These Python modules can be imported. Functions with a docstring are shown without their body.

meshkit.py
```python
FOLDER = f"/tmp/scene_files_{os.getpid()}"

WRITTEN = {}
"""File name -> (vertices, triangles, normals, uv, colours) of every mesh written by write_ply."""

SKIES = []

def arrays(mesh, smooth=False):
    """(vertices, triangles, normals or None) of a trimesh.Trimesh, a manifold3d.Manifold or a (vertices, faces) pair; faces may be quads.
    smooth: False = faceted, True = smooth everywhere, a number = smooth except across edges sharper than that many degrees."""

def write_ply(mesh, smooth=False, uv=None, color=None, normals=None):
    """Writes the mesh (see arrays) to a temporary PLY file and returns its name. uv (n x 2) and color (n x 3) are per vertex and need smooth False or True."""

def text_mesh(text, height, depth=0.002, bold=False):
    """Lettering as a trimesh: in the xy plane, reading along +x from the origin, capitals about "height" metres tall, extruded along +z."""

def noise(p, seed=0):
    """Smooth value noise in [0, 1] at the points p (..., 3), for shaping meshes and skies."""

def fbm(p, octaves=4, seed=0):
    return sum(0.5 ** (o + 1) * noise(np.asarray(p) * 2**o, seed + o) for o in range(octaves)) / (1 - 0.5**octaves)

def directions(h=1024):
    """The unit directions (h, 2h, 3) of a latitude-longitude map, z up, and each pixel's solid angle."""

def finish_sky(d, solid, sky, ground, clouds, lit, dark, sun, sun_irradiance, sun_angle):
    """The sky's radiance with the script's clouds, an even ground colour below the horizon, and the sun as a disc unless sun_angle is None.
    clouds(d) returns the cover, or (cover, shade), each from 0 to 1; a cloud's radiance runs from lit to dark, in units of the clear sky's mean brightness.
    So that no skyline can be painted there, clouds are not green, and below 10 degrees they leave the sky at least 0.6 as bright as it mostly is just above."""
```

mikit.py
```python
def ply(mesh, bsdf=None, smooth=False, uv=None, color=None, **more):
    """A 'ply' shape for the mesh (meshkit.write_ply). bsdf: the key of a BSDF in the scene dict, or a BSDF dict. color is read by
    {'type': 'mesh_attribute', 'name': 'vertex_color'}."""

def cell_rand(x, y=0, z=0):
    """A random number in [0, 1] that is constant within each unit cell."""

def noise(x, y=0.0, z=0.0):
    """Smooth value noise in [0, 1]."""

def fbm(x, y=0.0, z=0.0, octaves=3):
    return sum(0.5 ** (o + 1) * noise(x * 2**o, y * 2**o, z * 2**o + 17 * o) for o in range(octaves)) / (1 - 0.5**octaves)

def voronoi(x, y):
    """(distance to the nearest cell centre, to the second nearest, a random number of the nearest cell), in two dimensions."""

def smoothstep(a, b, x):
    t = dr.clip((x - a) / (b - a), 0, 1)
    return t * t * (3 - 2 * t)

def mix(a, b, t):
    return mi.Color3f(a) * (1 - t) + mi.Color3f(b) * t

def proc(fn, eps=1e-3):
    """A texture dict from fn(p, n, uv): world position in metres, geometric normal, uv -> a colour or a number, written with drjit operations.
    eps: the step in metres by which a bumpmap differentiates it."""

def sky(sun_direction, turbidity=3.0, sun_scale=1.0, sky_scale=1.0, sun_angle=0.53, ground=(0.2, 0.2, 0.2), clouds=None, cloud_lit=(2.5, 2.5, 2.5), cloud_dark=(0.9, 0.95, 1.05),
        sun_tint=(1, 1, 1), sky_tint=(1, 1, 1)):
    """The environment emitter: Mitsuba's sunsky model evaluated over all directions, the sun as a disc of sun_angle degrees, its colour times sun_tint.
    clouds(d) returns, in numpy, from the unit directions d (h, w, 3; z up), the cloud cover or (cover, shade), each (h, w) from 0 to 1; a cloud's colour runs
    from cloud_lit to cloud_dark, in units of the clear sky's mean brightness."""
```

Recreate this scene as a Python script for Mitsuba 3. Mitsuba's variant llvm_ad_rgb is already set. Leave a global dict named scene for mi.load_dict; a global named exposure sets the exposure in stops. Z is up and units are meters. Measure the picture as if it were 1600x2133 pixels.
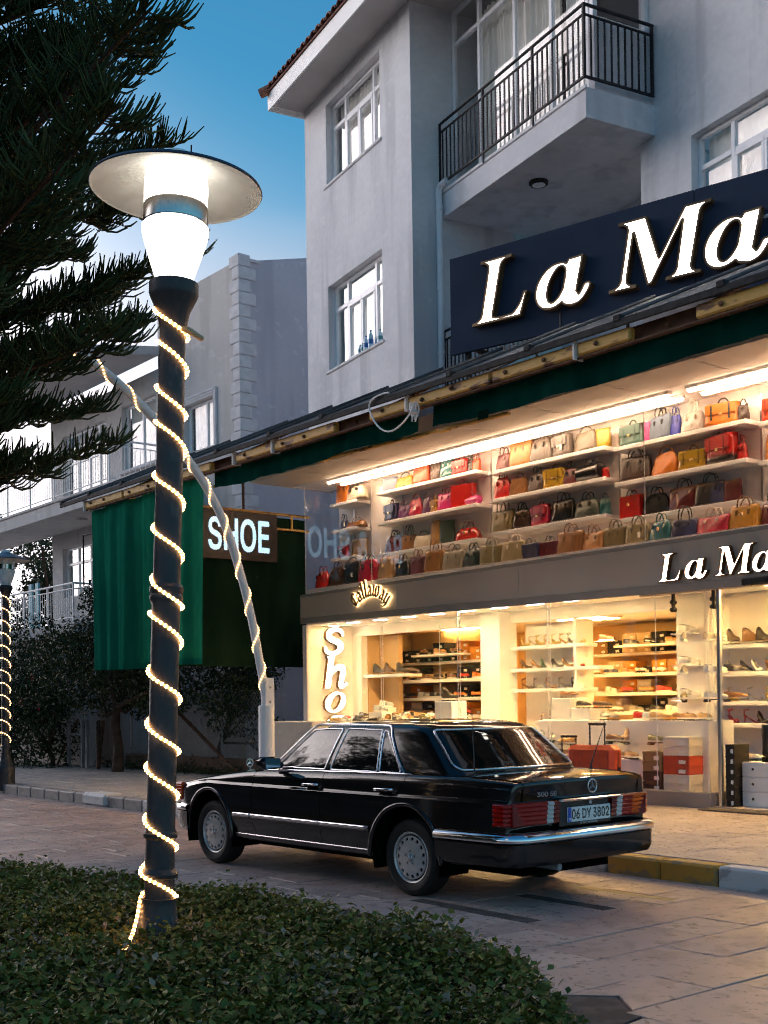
import math, random
import numpy as np, trimesh, mitsuba as mi, drjit as dr, mikit, meshkit
import manifold3d as m3
from shapely.geometry import Polygon, LineString, Point, box as sbox
from shapely import affinity
from shapely.ops import unary_union

T = mi.ScalarTransform4f
scene, labels = {}, {}
PI = math.pi

# ---------------------------------------------------------------- camera, sky, exposure
ROLL = math.radians(0.8)
scene['camera'] = {'type': 'perspective', 'fov_axis': 'x', 'fov': 35.489,
                   'principal_point_offset_y': -0.1866,
                   'near_clip': 0.05, 'far_clip': 3000.0,
                   'to_world': T().look_at(origin=[0, 0, 1.58], target=[0, 1, 1.58], up=[math.sin(ROLL), 0, math.cos(ROLL)])}


def clouds(d):
    """pale evening veil that thins out upwards, with a few soft streaks; brighter towards the sunset"""
    z = d[..., 2]
    el = np.degrees(np.arcsin(np.clip(z, -1, 1)))
    q = np.stack([d[..., 0] / (z + .3) * 1.6, d[..., 1] / (z + .3) * 1.6, z * 9], -1)
    n = meshkit.fbm(q, 5, 3)
    w8 = np.clip(.5 + .5 * (d[..., 0] * -.86 + d[..., 1] * .5) / np.sqrt(np.maximum(1 - z * z, 1e-6)), 0, 1) ** 8      # twilight arch
    t = np.clip((23 + 34 * w8 - el) / (20 + 14 * w8), 0, 1)
    veil = t * t * (3 - 2 * t)
    west = .5 + .5 * (d[..., 0] * -.86 + d[..., 1] * .5)
    streak = np.clip((n - .5) * 4.0, 0, 1) * np.clip((25 - el) / 6, 0, 1)
    cover = np.clip(veil * (.55 + .45 * west) * (.8 + .4 * n) + .25 * streak, 0, .95)
    glow = np.clip(west, 0, 1) ** 12
    return cover, np.clip(1 - glow * (1 - .5 * streak), 0, 1)


scene['sky'] = mikit.sky((-.86, .5, .12), turbidity=2.0, sun_scale=0.0, sky_scale=1.5, clouds=clouds,
                         cloud_lit=(41, 36, 35.5), cloud_dark=(1.9, 1.95, 2.3), sky_tint=(.62, 2.1, 3.0), ground=(.12, .11, .1))
exposure = 1.3

# ---------------------------------------------------------------- helpers


def frame(deg):
    a = math.radians(deg)
    return np.array([[math.cos(a), math.sin(a), 0], [-math.sin(a), math.cos(a), 0], [0, 0, 1.0]])


SH = frame(51.2)      # street and shop: u to the right along the kerb, v into the shop, z up
BL = frame(61.9)      # the upper floors stand turned a little to the street
SG = frame(37.5)      # the big sign board
WO = np.eye(3)


def world(p, fr=SH):
    return np.asarray(p, float) @ fr.T


def key_of(name, parent=None):
    base = f'{parent}__{name}' if parent else name
    k, n = base, 0
    while k in scene or k in labels or k in used:
        n += 1
        k = f'{base}_{n:03d}'
    used.add(k)
    return k


used = set()


ORD = ['first', 'second', 'third', 'fourth', 'fifth', 'sixth', 'seventh', 'eighth', 'ninth', 'tenth', 'eleventh', 'twelfth', 'thirteenth', 'fourteenth', 'fifteenth', 'sixteenth', 'seventeenth', 'eighteenth', 'nineteenth', 'twentieth']


def tag(key, label=None, cat=None, group=None, kind=None):
    d = {k: v for k, v in (('label', label), ('category', cat), ('group', group), ('kind', kind)) if v}
    if d:
        labels[key] = {**labels.get(key, {}), **d}
    return key


def thing(name, label, cat, group=None):
    return tag(key_of(name), label, cat, group)


def arr(mesh):
    if isinstance(mesh, MB):
        return mesh.arrays()
    if hasattr(mesh, 'to_mesh'):
        m = mesh.to_mesh()
        return np.array(m.vert_properties[:, :3], float), np.array(m.tri_verts, int)
    if isinstance(mesh, (tuple, list)):
        v, f = np.asarray(mesh[0], float), np.asarray(mesh[1], int)
        if f.shape[1] == 4:
            f = np.vstack([f[:, [0, 1, 2]], f[:, [0, 2, 3]]])
        return v, f
    return np.asarray(mesh.vertices, float), np.asarray(mesh.faces, int)


def obj(name, mesh, mat, parent=None, fr=SH, smooth=False, color=None, glow=None, loc=None, label=None, kind=None, cat=None, group=None, weight=None):
    """ONE entry of the scene: mesh in the frame fr (loc added first), keyed under its parent"""
    key = key_of(name, parent)
    v, f = arr(mesh)
    if loc is not None:
        v = v + np.asarray(loc)
    v = v @ fr.T
    extra = {}
    if color is not None:
        c = np.asarray(color, float)
        if c.ndim == 1:
            c = np.tile(c, (len(v), 1))
        smooth = bool(smooth)
        extra['color'] = c
    d = mikit.ply((v, f), mat, smooth=smooth, **extra)
    if glow is not None:
        d['emitter'] = {'type': 'area', 'radiance': {'type': 'rgb', 'value': [float(x) for x in glow]}}
        if weight:
            d['emitter']['sampling_weight'] = float(weight)
    scene[key] = d
    tag(key, label, cat, group, kind)
    return key


BOXF = np.array([[0, 2, 1], [1, 2, 3], [4, 5, 6], [5, 7, 6], [0, 1, 4], [1, 5, 4], [2, 6, 3], [3, 6, 7], [0, 4, 2], [2, 4, 6], [1, 3, 5], [3, 7, 5]])
_cb = {}


class MB:
    """collects simple solids into one mesh"""

    def __init__(self):
        self.v, self.f, self.n = [], [], 0

    def add(self, v, f=None):
        if f is None:
            v, f = arr(v)
        v = np.asarray(v, float)
        self.v.append(v)
        self.f.append(np.asarray(f, int) + self.n)
        self.n += len(v)
        return self

    def arrays(self):
        return np.vstack(self.v), np.vstack(self.f)

    def box(self, a, b):
        a, b = np.minimum(a, b), np.maximum(a, b)
        v = np.array([[x, y, z] for z in (a[2], b[2]) for y in (a[1], b[1]) for x in (a[0], b[0])])
        return self.add(v, BOXF)

    def cbox(self, a, b, r=.01):
        """box with chamfered edges"""
        a, b = np.minimum(a, b).astype(float), np.maximum(a, b).astype(float)
        r = min(r, .45 * float((b - a).min()))
        c, h = (a + b) / 2, (b - a) / 2
        s = np.array([[x, y, z] for x in (-1, 1) for y in (-1, 1) for z in (-1, 1)], float)
        pts = np.vstack([s * (h - r * np.array(k)) for k in ((1, 1, 0), (1, 0, 1), (0, 1, 1))])
        if 'f' not in _cb:
            q = np.vstack([s * (1 - .2 * np.array(k)) for k in ((1, 1, 0), (1, 0, 1), (0, 1, 1))])
            m = trimesh.convex.convex_hull(q)
            idx = [int(np.argmin(((q - x) ** 2).sum(1))) for x in m.vertices]
            _cb['f'] = np.array(idx)[m.faces]
        return self.add(pts + c, _cb['f'])

    def tube(self, pts, r, sides=8, closed=False, cap=True):
        p = np.asarray(pts, float)
        n = len(p)
        r = np.broadcast_to(np.asarray(r, float), (n,))
        if closed:
            t = np.roll(p, -1, 0) - np.roll(p, 1, 0)
        else:
            t = np.gradient(p, axis=0)
        t /= np.linalg.norm(t, axis=1, keepdims=True) + 1e-12
        ref = np.array([0, 0, 1.0]) if abs(t[0][2]) < .9 else np.array([1.0, 0, 0])
        a = np.cross(t[0], ref)
        a /= np.linalg.norm(a)
        A = [a]
        for i in range(1, n):
            a = A[-1] - t[i] * (A[-1] @ t[i])
            A.append(a / (np.linalg.norm(a) + 1e-12))
        A = np.array(A)
        B = np.cross(t, A)
        ang = np.arange(sides) * 2 * PI / sides
        v = p[:, None] + r[:, None, None] * (np.cos(ang)[None, :, None] * A[:, None] + np.sin(ang)[None, :, None] * B[:, None])
        m = n if closed else n - 1
        i, j = np.meshgrid(np.arange(m), np.arange(sides), indexing='ij')
        i2, j2 = (i + 1) % n, (j + 1) % sides
        q = np.stack([i * sides + j, i * sides + j2, i2 * sides + j2, i2 * sides + j], -1).reshape(-1, 4)
        f = np.vstack([q[:, [0, 1, 2]], q[:, [0, 2, 3]]])
        v = v.reshape(-1, 3)
        if cap and not closed:
            k = len(v)
            v = np.vstack([v, p[0], p[-1]])
            jj = np.arange(sides)
            f = np.vstack([f, np.stack([jj * 0 + k, (jj + 1) % sides, jj], 1), np.stack([jj * 0 + k + 1, (n - 1) * sides + jj, (n - 1) * sides + (jj + 1) % sides], 1)])
        return self.add(v, f)

    def cyl(self, a, b, r, sides=12):
        return self.tube([a, b], r, sides)

    def grid(self, P, closed_u=False, closed_v=False, flip=False):
        """P (n, m, 3)"""
        P = np.asarray(P, float)
        n, m = P.shape[:2]
        i, j = np.meshgrid(np.arange(n if closed_u else n - 1), np.arange(m if closed_v else m - 1), indexing='ij')
        i2, j2 = (i + 1) % n, (j + 1) % m
        q = np.stack([i * m + j, i2 * m + j, i2 * m + j2, i * m + j2], -1).reshape(-1, 4)
        f = np.vstack([q[:, [0, 1, 2]], q[:, [0, 2, 3]]])
        if flip:
            f = f[:, ::-1]
        return self.add(P.reshape(-1, 3), f)

    def lathe(self, prof, sections=32, axis='z', at=(0, 0, 0)):
        """prof: (r, h) from the bottom up (outer side)"""
        prof = np.asarray(prof, float)
        ang = np.arange(sections) * 2 * PI / sections
        P = np.stack([prof[:, None, 0] * np.cos(ang), prof[:, None, 0] * np.sin(ang), np.broadcast_to(prof[:, None, 1], (len(prof), sections))], -1)
        if axis == 'x':
            P = P[..., [2, 0, 1]]
        elif axis == 'y':
            P = P[..., [1, 2, 0]]
        return self.grid(P + np.asarray(at), closed_v=True, flip=True)

    def prism(self, poly, h0, h1, axis='z'):
        """shapely polygon(s) extruded; axis z: (x, y, h); axis y: poly in (x, z), h along y; axis x: poly in (y, z)"""
        for g in getattr(poly, 'geoms', [poly]):
            if g.is_empty or g.area < 1e-9:
                continue
            m = trimesh.creation.extrude_polygon(g, h1 - h0, engine='earcut')
            v, f = np.array(m.vertices), np.array(m.faces)
            v[:, 2] += h0
            if axis == 'y':
                v, f = v[:, [0, 2, 1]], f[:, ::-1]
            elif axis == 'x':
                v = v[:, [2, 0, 1]]
            self.add(v, f)
        return self


def tf(mesh, M=None, loc=(0, 0, 0)):
    v, f = arr(mesh)
    if M is not None:
        v = v @ np.asarray(M).T
    return v + np.asarray(loc), f


def rot(axis, deg):
    a = math.radians(deg)
    c, s = math.cos(a), math.sin(a)
    return np.array({'x': [[1, 0, 0], [0, c, -s], [0, s, c]], 'y': [[c, 0, s], [0, 1, 0], [-s, 0, c]], 'z': [[c, -s, 0], [s, c, 0], [0, 0, 1]]}[axis])


def bez(*p, n=10):
    p = np.array(p, float)
    t = np.linspace(0, 1, n)[:, None]
    if len(p) == 3:
        return (1 - t) ** 2 * p[0] + 2 * t * (1 - t) * p[1] + t * t * p[2]
    return (1 - t) ** 3 * p[0] + 3 * t * (1 - t) ** 2 * p[1] + 3 * t * t * (1 - t) * p[2] + t ** 3 * p[3]


def interp(x, xs, ys):
    """smooth monotone interpolation"""
    from scipy.interpolate import PchipInterpolator
    return PchipInterpolator(xs, ys)(x)


# ---------------------------------------------------------------- materials


def B(key, color, rough=.5, metal=0.0, spec=.5, two=True, bump=None, bump_scale=1.0, **more):
    c = color if isinstance(color, dict) else {'type': 'rgb', 'value': list(map(float, color))}
    d = {'type': 'principled', 'base_color': c, 'roughness': rough if isinstance(rough, dict) else float(rough), 'metallic': float(metal), 'specular': float(spec), **more}
    if bump is not None:
        d = {'type': 'bumpmap', 'arbitrary': bump, 'scale': float(bump_scale), 'bsdf': d}
    if two:
        d = {'type': 'twosided', 'bsdf': d}
    scene[key] = d
    return key


noise, fbm, mix, sstep, cell = mikit.noise, mikit.fbm, mikit.mix, mikit.smoothstep, mikit.cell_rand


def two_tone(a, b, s, oct=3, lo=.3, hi=.7, sz=None):
    def fn(p, n, uv):
        return mix(a, b, sstep(lo, hi, fbm(p.x * s, p.y * s, p.z * (sz or s), oct)))
    return mikit.proc(fn)


def stucco(key, a, b, grime, grain=55., depth=.004):
    def col(p, n, uv):
        k = fbm(p.x * .9 + 3, p.y * .9, p.z * .6, 4)
        st = sstep(.50, .74, fbm(p.x * 3.4, p.y * 3.4, p.z * .28, 4)) * .7
        fine = fbm(p.x * 14, p.y * 14, p.z * 14, 2)
        scr = sstep(.66, .74, fbm(p.x * 5.5 + p.z * 2.5, p.y * 5.5, p.z * 5.5, 4)) * .5
        c = mix(a, b, sstep(.3, .7, k) * .8 + (fine - .5) * .7)
        return mix(mix(c, grime, st * .8), mi.Color3f(.80, .80, .80), scr * .5)

    def h(p, n, uv):
        return fbm(p.x * grain, p.y * grain, p.z * grain, 2) * depth
    return B(key, mikit.proc(col), .92, spec=.2, bump=mikit.proc(h, 2e-3))


stucco('m_stucco', (.60, .60, .62), (.72, .72, .73), (.42, .42, .44))
stucco('m_stucco_lilac', (.50, .49, .54), (.56, .55, .60), (.42, .41, .46), 40., .005)
stucco('m_stucco_cream', (.55, .52, .50), (.60, .57, .55), (.42, .40, .38), 40., .003)
B('m_quoin', two_tone((.58, .57, .58), (.68, .67, .68), 5), .85, spec=.2)
B('m_soffit_paint', two_tone((.50, .47, .45), (.56, .53, .51), 2), .9, spec=.2)
B('m_white_pvc', two_tone((.74, .75, .77), (.80, .80, .82), 6), .35)
B('m_white_paint', two_tone((.78, .77, .75), (.84, .83, .81), 3), .55)
B('m_white_gloss', (.82, .80, .77), .3)
B('m_black_metal', two_tone((.012, .013, .016), (.03, .03, .034), 9), .6, spec=.2)
B('m_dark_metal', two_tone((.028, .027, .027), (.05, .047, .045), 20), .75, spec=.15)
B('m_chrome', (.86, .86, .88), .08, metal=1.0)
B('m_steel', (.55, .55, .56), .25, metal=1.0)
B('m_curtain', two_tone((.74, .73, .68), (.84, .83, .78), 1.5), .95, spec=.1)
B('m_blind', (.86, .85, .78), .9, spec=.1)
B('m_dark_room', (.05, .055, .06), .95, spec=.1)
scene['m_glass'] = {'type': 'thindielectric', 'int_ior': 1.5}
scene['m_shop_glass'] = {'type': 'thindielectric', 'int_ior': 1.5}
B('m_silicone', (.55, .56, .54), .4)
for nm, r, s in (('m_leather', .42, .5), ('m_patent', .13, .6), ('m_matte', .8, .3), ('m_satin', .28, .5)):
    B(nm, {'type': 'mesh_attribute', 'name': 'vertex_color'}, r, spec=s)
B('m_gold', (.80, .58, .28), .25, metal=1.0)
B('m_bulb', (.8, .8, .8), .4)
# ---------------------------------------------------------------- ground, street, kerb, pavement


def stone(key, a, b, c, rough=(.32, .6), seed=0.0):
    def col(p, n, uv):
        k = fbm(p.x * 1.7 + seed, p.y * 1.7, 0, 4)
        s = fbm(p.x * 9, p.y * 9 + seed, 0, 3)
        pit = sstep(.62, .72, fbm(p.x * 26, p.y * 26, seed, 3))
        out = mix(mix(a, b, sstep(.3, .7, k)), c, sstep(.5, .75, s) * .7)
        return out * (1 - .45 * pit)

    def h(p, n, uv):
        return fbm(p.x * 16, p.y * 16, seed, 4) * .006 + fbm(p.x * 2.2, p.y * 2.2, seed, 2) * .008

    def r(p, n, uv):
        return rough[0] + (rough[1] - rough[0]) * fbm(p.x * 2.3, p.y * 2.3, seed + 5, 3)
    return B(key, mikit.proc(col), mikit.proc(r), spec=.5, bump=mikit.proc(h, 2e-3))


PAVE = [stone('m_slab_a', (.36, .255, .225), (.42, .30, .265), (.28, .20, .18), seed=1.3),
        stone('m_slab_b', (.32, .23, .21), (.38, .28, .25), (.25, .18, .165), seed=7.7),
        stone('m_slab_c', (.40, .29, .25), (.45, .335, .29), (.32, .23, .20), seed=4.1)]
WALK = [stone('m_walk_a', (.33, .29, .26), (.39, .34, .30), (.27, .235, .21), (.42, .7), seed=2.2),
        stone('m_walk_b', (.30, .265, .245), (.36, .315, .285), (.24, .215, .20), (.42, .7), seed=9.4)]
stone('m_bed', (.17, .13, .115), (.20, .155, .135), (.13, .10, .09), (.7, .9))
B('m_granite_dark', two_tone((.055, .048, .046), (.085, .075, .07), 12), .75, spec=.2)
B('m_granite_gold', two_tone((.30, .21, .10), (.36, .26, .14), 8), .45)
B('m_soil', two_tone((.03, .022, .016), (.055, .04, .028), 6), .95, spec=.1)
B('m_asphalt', two_tone((.045, .044, .045), (.06, .058, .058), 3), .85)


def painted(key, a, under):
    def col(p, n, uv):
        w = fbm(p.x * 7, p.y * 7, p.z * 9, 4)
        return mix(a, under, sstep(.52, .66, w) * .85)
    return B(key, mikit.proc(col), .6)


painted('m_kerb_yellow', (.40, .21, .025), (.20, .15, .09))
painted('m_kerb_white', (.50, .49, .48), (.28, .26, .25))
painted('m_kerb_grey', (.22, .20, .19), (.16, .15, .14))

obj('ground', MB().box((-260, -160, -.6), (200, 420, -.05)), 'm_asphalt', fr=WO, kind='structure')

KV, KH = 8.475, .17       # kerb face and height
street = tag(key_of('street'), kind='structure')
obj('bed', MB().box((-48, -9, -.045), (26, KV + .2, -.028)), 'm_bed', street, label='dark mortar bed that shows in the joints of the street')
rng = random.Random(5)
slabs = []
strips = [(-7.45, 5.36, 1.4, .15), (-7.36, 6.14, 1.32, .15), (-6.96, 6.92, .95, .15)]      # dark stone strips: u, v, length, width
golds = [(-6.89, 7.6, .95, .12)]


def slab_mesh(a, b, z0, top, r=.0035, tilt=0.0):
    m = MB().cbox((a[0], a[1], z0), (b[0], b[1], top), r)
    v, f = m.arrays()
    c = v.mean(0)
    v[:, 2] += np.where(v[:, 2] > (z0 + top) / 2, (v[:, 0] - c[0]) * tilt + (v[:, 1] - c[1]) * tilt * .6, 0)
    return v, f


u = -30.0
row = 0
while u < 3.0:
    w = rng.choice((.34, .40, .44, .48))
    v = -3.6 + rng.uniform(-.5, 0)
    while v < KV - .01:
        L = rng.choice((.5, .7, .8, .95, 1.1))
        v1 = min(v + L, KV - .005)
        if KV - v1 < .2:
            v1 = KV - .005
        a, b = (u + .0025, v + .0025), (u + w - .0025, v1 - .0025)
        inside = not (v1 < 4.2 and u > -30 and u < -2.2 and v1 < 3.9)
        if inside and v1 > -3:
            slabs.append((a, b))
        v = v1
    u += w
    row += 1


def eye_dist(a, b):
    w = world([(a[0] + b[0]) / 2, (a[1] + b[1]) / 2, 0])
    return math.hypot(w[0], w[1]), w


def in_view(w, m=1.15):
    return w[1] > .5 and abs(w[0]) < .32 * w[1] * m + .6


def cut_out(a, b, cuts):
    p = sbox(a[0], a[1], b[0], b[1])
    for c in cuts:
        p = p.difference(c)
    return p


cuts = [sbox(s[0] - .004, s[1] - .004, s[0] + s[2] + .004, s[1] + s[3] + .004) for s in strips + golds]
cuts.append(Polygon([(-4.62, 4.60), (-4.22, 4.98), (-3.98, 4.80), (-3.86, 4.78), (-3.80, 4.3), (-4.3, 4.2)]))
near, far = [], []
for a, b in slabs:
    d, w = eye_dist(a, b)
    (near if in_view(w) else far).append((d, a, b))
near.sort()
far += near[296:]
k = 0
for d, a, b in near[:296]:
    top = rng.uniform(-.004, .003)
    p = cut_out(a, b, [c for c in cuts if c.intersects(sbox(a[0], a[1], b[0], b[1]))])
    if p.is_empty or p.area < .01:
        continue
    if p.area < .98 * (b[0] - a[0]) * (b[1] - a[1]):
        m = MB().prism(p, -.03, top)
    else:
        m = slab_mesh(a, b, -.03, top, .0035, rng.uniform(-.006, .006))
    obj('paving_slab', m, rng.choice(PAVE), street)
bins = [MB(), MB(), MB()]
for d, a, b in far:
    bins[rng.randrange(3)].add(*slab_mesh(a, b, -.03, rng.uniform(-.004, .003)))
for i, m in enumerate(bins):
    if m.n:
        obj('far_paving', m, PAVE[i], street, kind='stuff', label='the rest of the stone slabs of the street')
for s in strips:
    obj('dark_strip', MB().cbox((s[0], s[1], -.03), (s[0] + s[2], s[1] + s[3], -.001), .004), 'm_granite_dark', street, label='dark granite strip let into the paving')
for s in golds:
    obj('yellow_strip', MB().cbox((s[0], s[1], -.03), (s[0] + s[2], s[1] + s[3], .0), .004), 'm_granite_gold', street, label='yellow stone strip let into the paving')
obj('dark_patch', MB().prism(Polygon([(-4.6, 4.60), (-4.22, 4.95), (-3.99, 4.79), (-3.88, 4.75), (-3.82, 4.32), (-4.3, 4.22)]), -.03, -.003), 'm_granite_dark', street, label='dark stone patch with pointed corners in the paving')

# kerb stones
kerb = tag(key_of('kerb'), kind='structure')
u = -7.93 - .605 * 66
i = -66
while u < 1.5:
    colr = 'm_kerb_grey'
    if i >= 0:
        colr = ['m_kerb_white', 'm_kerb_yellow', 'm_kerb_yellow', 'm_kerb_white', 'm_kerb_white', 'm_kerb_yellow'][i % 6]
    elif -15 < i < 0:
        colr = ['m_kerb_yellow', 'm_kerb_yellow', 'm_kerb_white', 'm_kerb_white'][i % 4]
    v = MB().cbox((u + .005, KV, -.1), (u + .6, KV + .21, KH + rng.uniform(-.004, .004)), .022)
    obj('kerb_stone', v, colr, kerb)
    u += .605
    i += 1
obj('backing', MB().box((-48, KV + .215, -.1), (1.6, KV + .24, KH - .02)), 'm_bed', kerb)

pavement = tag(key_of('pavement'), kind='structure')
obj('bed', MB().box((-48, KV + .22, -.1), (4, 19.5, KH - .022)), 'm_bed', pavement, label='mortar bed under the pavement slabs')
walk = []
v = KV + .245
while v < 12.9:
    d = .40
    u = -44 + rng.uniform(0, .6)
    while u < 2:
        L = rng.choice((.6, .6, .8))
        a, b = (u + .003, v + .003), (u + L - .003, v + d - .003)
        dd, w = eye_dist(a, b)
        walk.append((dd if in_view(w) else 99 + dd, a, b))
        u += L
    v += d
walk.sort()
for d, a, b in walk[:296]:
    obj('pavement_slab', slab_mesh(a, b, KH - .025, KH + rng.uniform(-.003, .002), .005, rng.uniform(-.004, .004)), rng.choice(WALK), pavement)
bins = [MB(), MB()]
for d, a, b in walk[296:]:
    bins[rng.randrange(2)].add(*slab_mesh(a, b, KH - .025, KH + rng.uniform(-.003, .002), .005))
for i, m in enumerate(bins):
    obj('far_slabs', m, WALK[i], pavement, kind='stuff', label='the rest of the pavement slabs')
# broken whitewashed stone on the kerb further off, where the pavement dips
obj('ramp_stone', MB().cbox((-18.4, KV - .06, -.02), (-17.55, KV + .3, KH + .03), .05), 'm_kerb_white', kerb, label='whitewashed dropped stone at the kerb')

# planted island with its own low kerb
ISL = [(-30, 3.2), (-12, 3.9), (-9.3, 4.08), (-7.6, 4.2), (-5.9, 4.32), (-4.9, 4.36), (-4.2, 4.26), (-3.7, 4.05), (-3.2, 3.75), (-2.85, 3.4), (-2.58, 2.7), (-2.5, 1.4), (-2.9, .2), (-4.2, -.6), (-30, -1)]
isl = Polygon(ISL).buffer(-.3).buffer(.3)
planter = tag(key_of('planting_bed'), kind='structure')
obj('soil', MB().prism(isl.buffer(-.14), -.05, .09), 'm_soil', planter)
ring = isl.difference(isl.buffer(-.13))
obj('edging', MB().prism(ring, -.05, .12), 'm_granite_dark', planter, label='dark stone edging round the planting bed')
# ---------------------------------------------------------------- the upper floors (frame BL)


def wall_y(mb, u0, u1, z0, z1, v, depth, holes=()):
    """wall slab facing -v with rectangular holes (u0, u1, z0, z1)"""
    p = sbox(u0, z0, u1, z1)
    for h in holes:
        p = p.difference(sbox(h[0], h[2], h[1], h[3]))
    return mb.prism(p, v, v + depth, 'y')


def window(parent, u0, u1, z0, z1, v, panes, mull, trans, curtain='flat', sashes=(), fw=.055, label=None, sill=True):
    """white plastic window in the plane v: frame, mullions, panes each a part; mull: u of the uprights, trans: z of the crossbar or None"""
    w = obj('window', frame_mesh(u0, u1, z0, z1, v, mull, trans, fw), 'm_white_pvc', parent, BL, label=label)
    for s in sashes:
        a, b, c, d = s
        m = MB()
        for x0, x1, y0, y1 in ((a, b, c, c + .05), (a, b, d - .05, d), (a, a + .05, c + .05, d - .05), (b - .05, b, c + .05, d - .05)):
            m.cbox((x0, v - .012, y0), (x1, v + .03, y1), .006)
        obj('sash', m, 'm_white_pvc', w, BL)
    for a, b, c, d in panes:
        obj('pane', MB().add(np.array([[a, v + .03, c], [b, v + .03, c], [b, v + .03, d], [a, v + .03, d]]), [[0, 1, 2], [0, 2, 3]]), 'm_glass', w, BL)
    if curtain:
        n = 120
        us = np.linspace(u0 + .04, u1 - .04, n)
        amp = .018 if curtain == 'wavy' else .004
        wav = amp * np.sin(us * 42 + 2 * np.sin(us * 7)) + v + .16
        P = np.stack([np.stack([us, wav, us * 0 + z], 1) for z in (z0, z1)])
        obj('curtain', MB().grid(P), 'm_curtain' if curtain == 'wavy' else 'm_blind', w, BL)
    if sill:
        obj('sill', MB().cbox((u0 - .09, v - .16, z0 - .045), (u1 + .05, v + .02, z0 - .002), .006), 'm_quoin', w, BL)
    return w


def frame_mesh(u0, u1, z0, z1, v, mull, trans, fw=.055):
    m = MB()
    m.cbox((u0, v, z0), (u0 + fw, v + .06, z1), .006).cbox((u1 - fw, v, z0), (u1, v + .06, z1), .006)
    m.cbox((u0 + fw, v, z0), (u1 - fw, v + .06, z0 + fw), .006).cbox((u0 + fw, v, z1 - fw), (u1 - fw, v + .06, z1), .006)
    for x in mull:
        m.cbox((x - .035, v - .003, z0 + fw), (x + .035, v + .057, z1 - fw), .006)
    if trans:
        xs = [u0 + fw] + [q for x in mull for q in (x - .035, x + .035)] + [u1 - fw]
        for a, b in zip(xs[::2], xs[1::2]):
            m.cbox((a, v - .001, trans - .035), (b, v + .058, trans + .035), .006)
    return m


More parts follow.
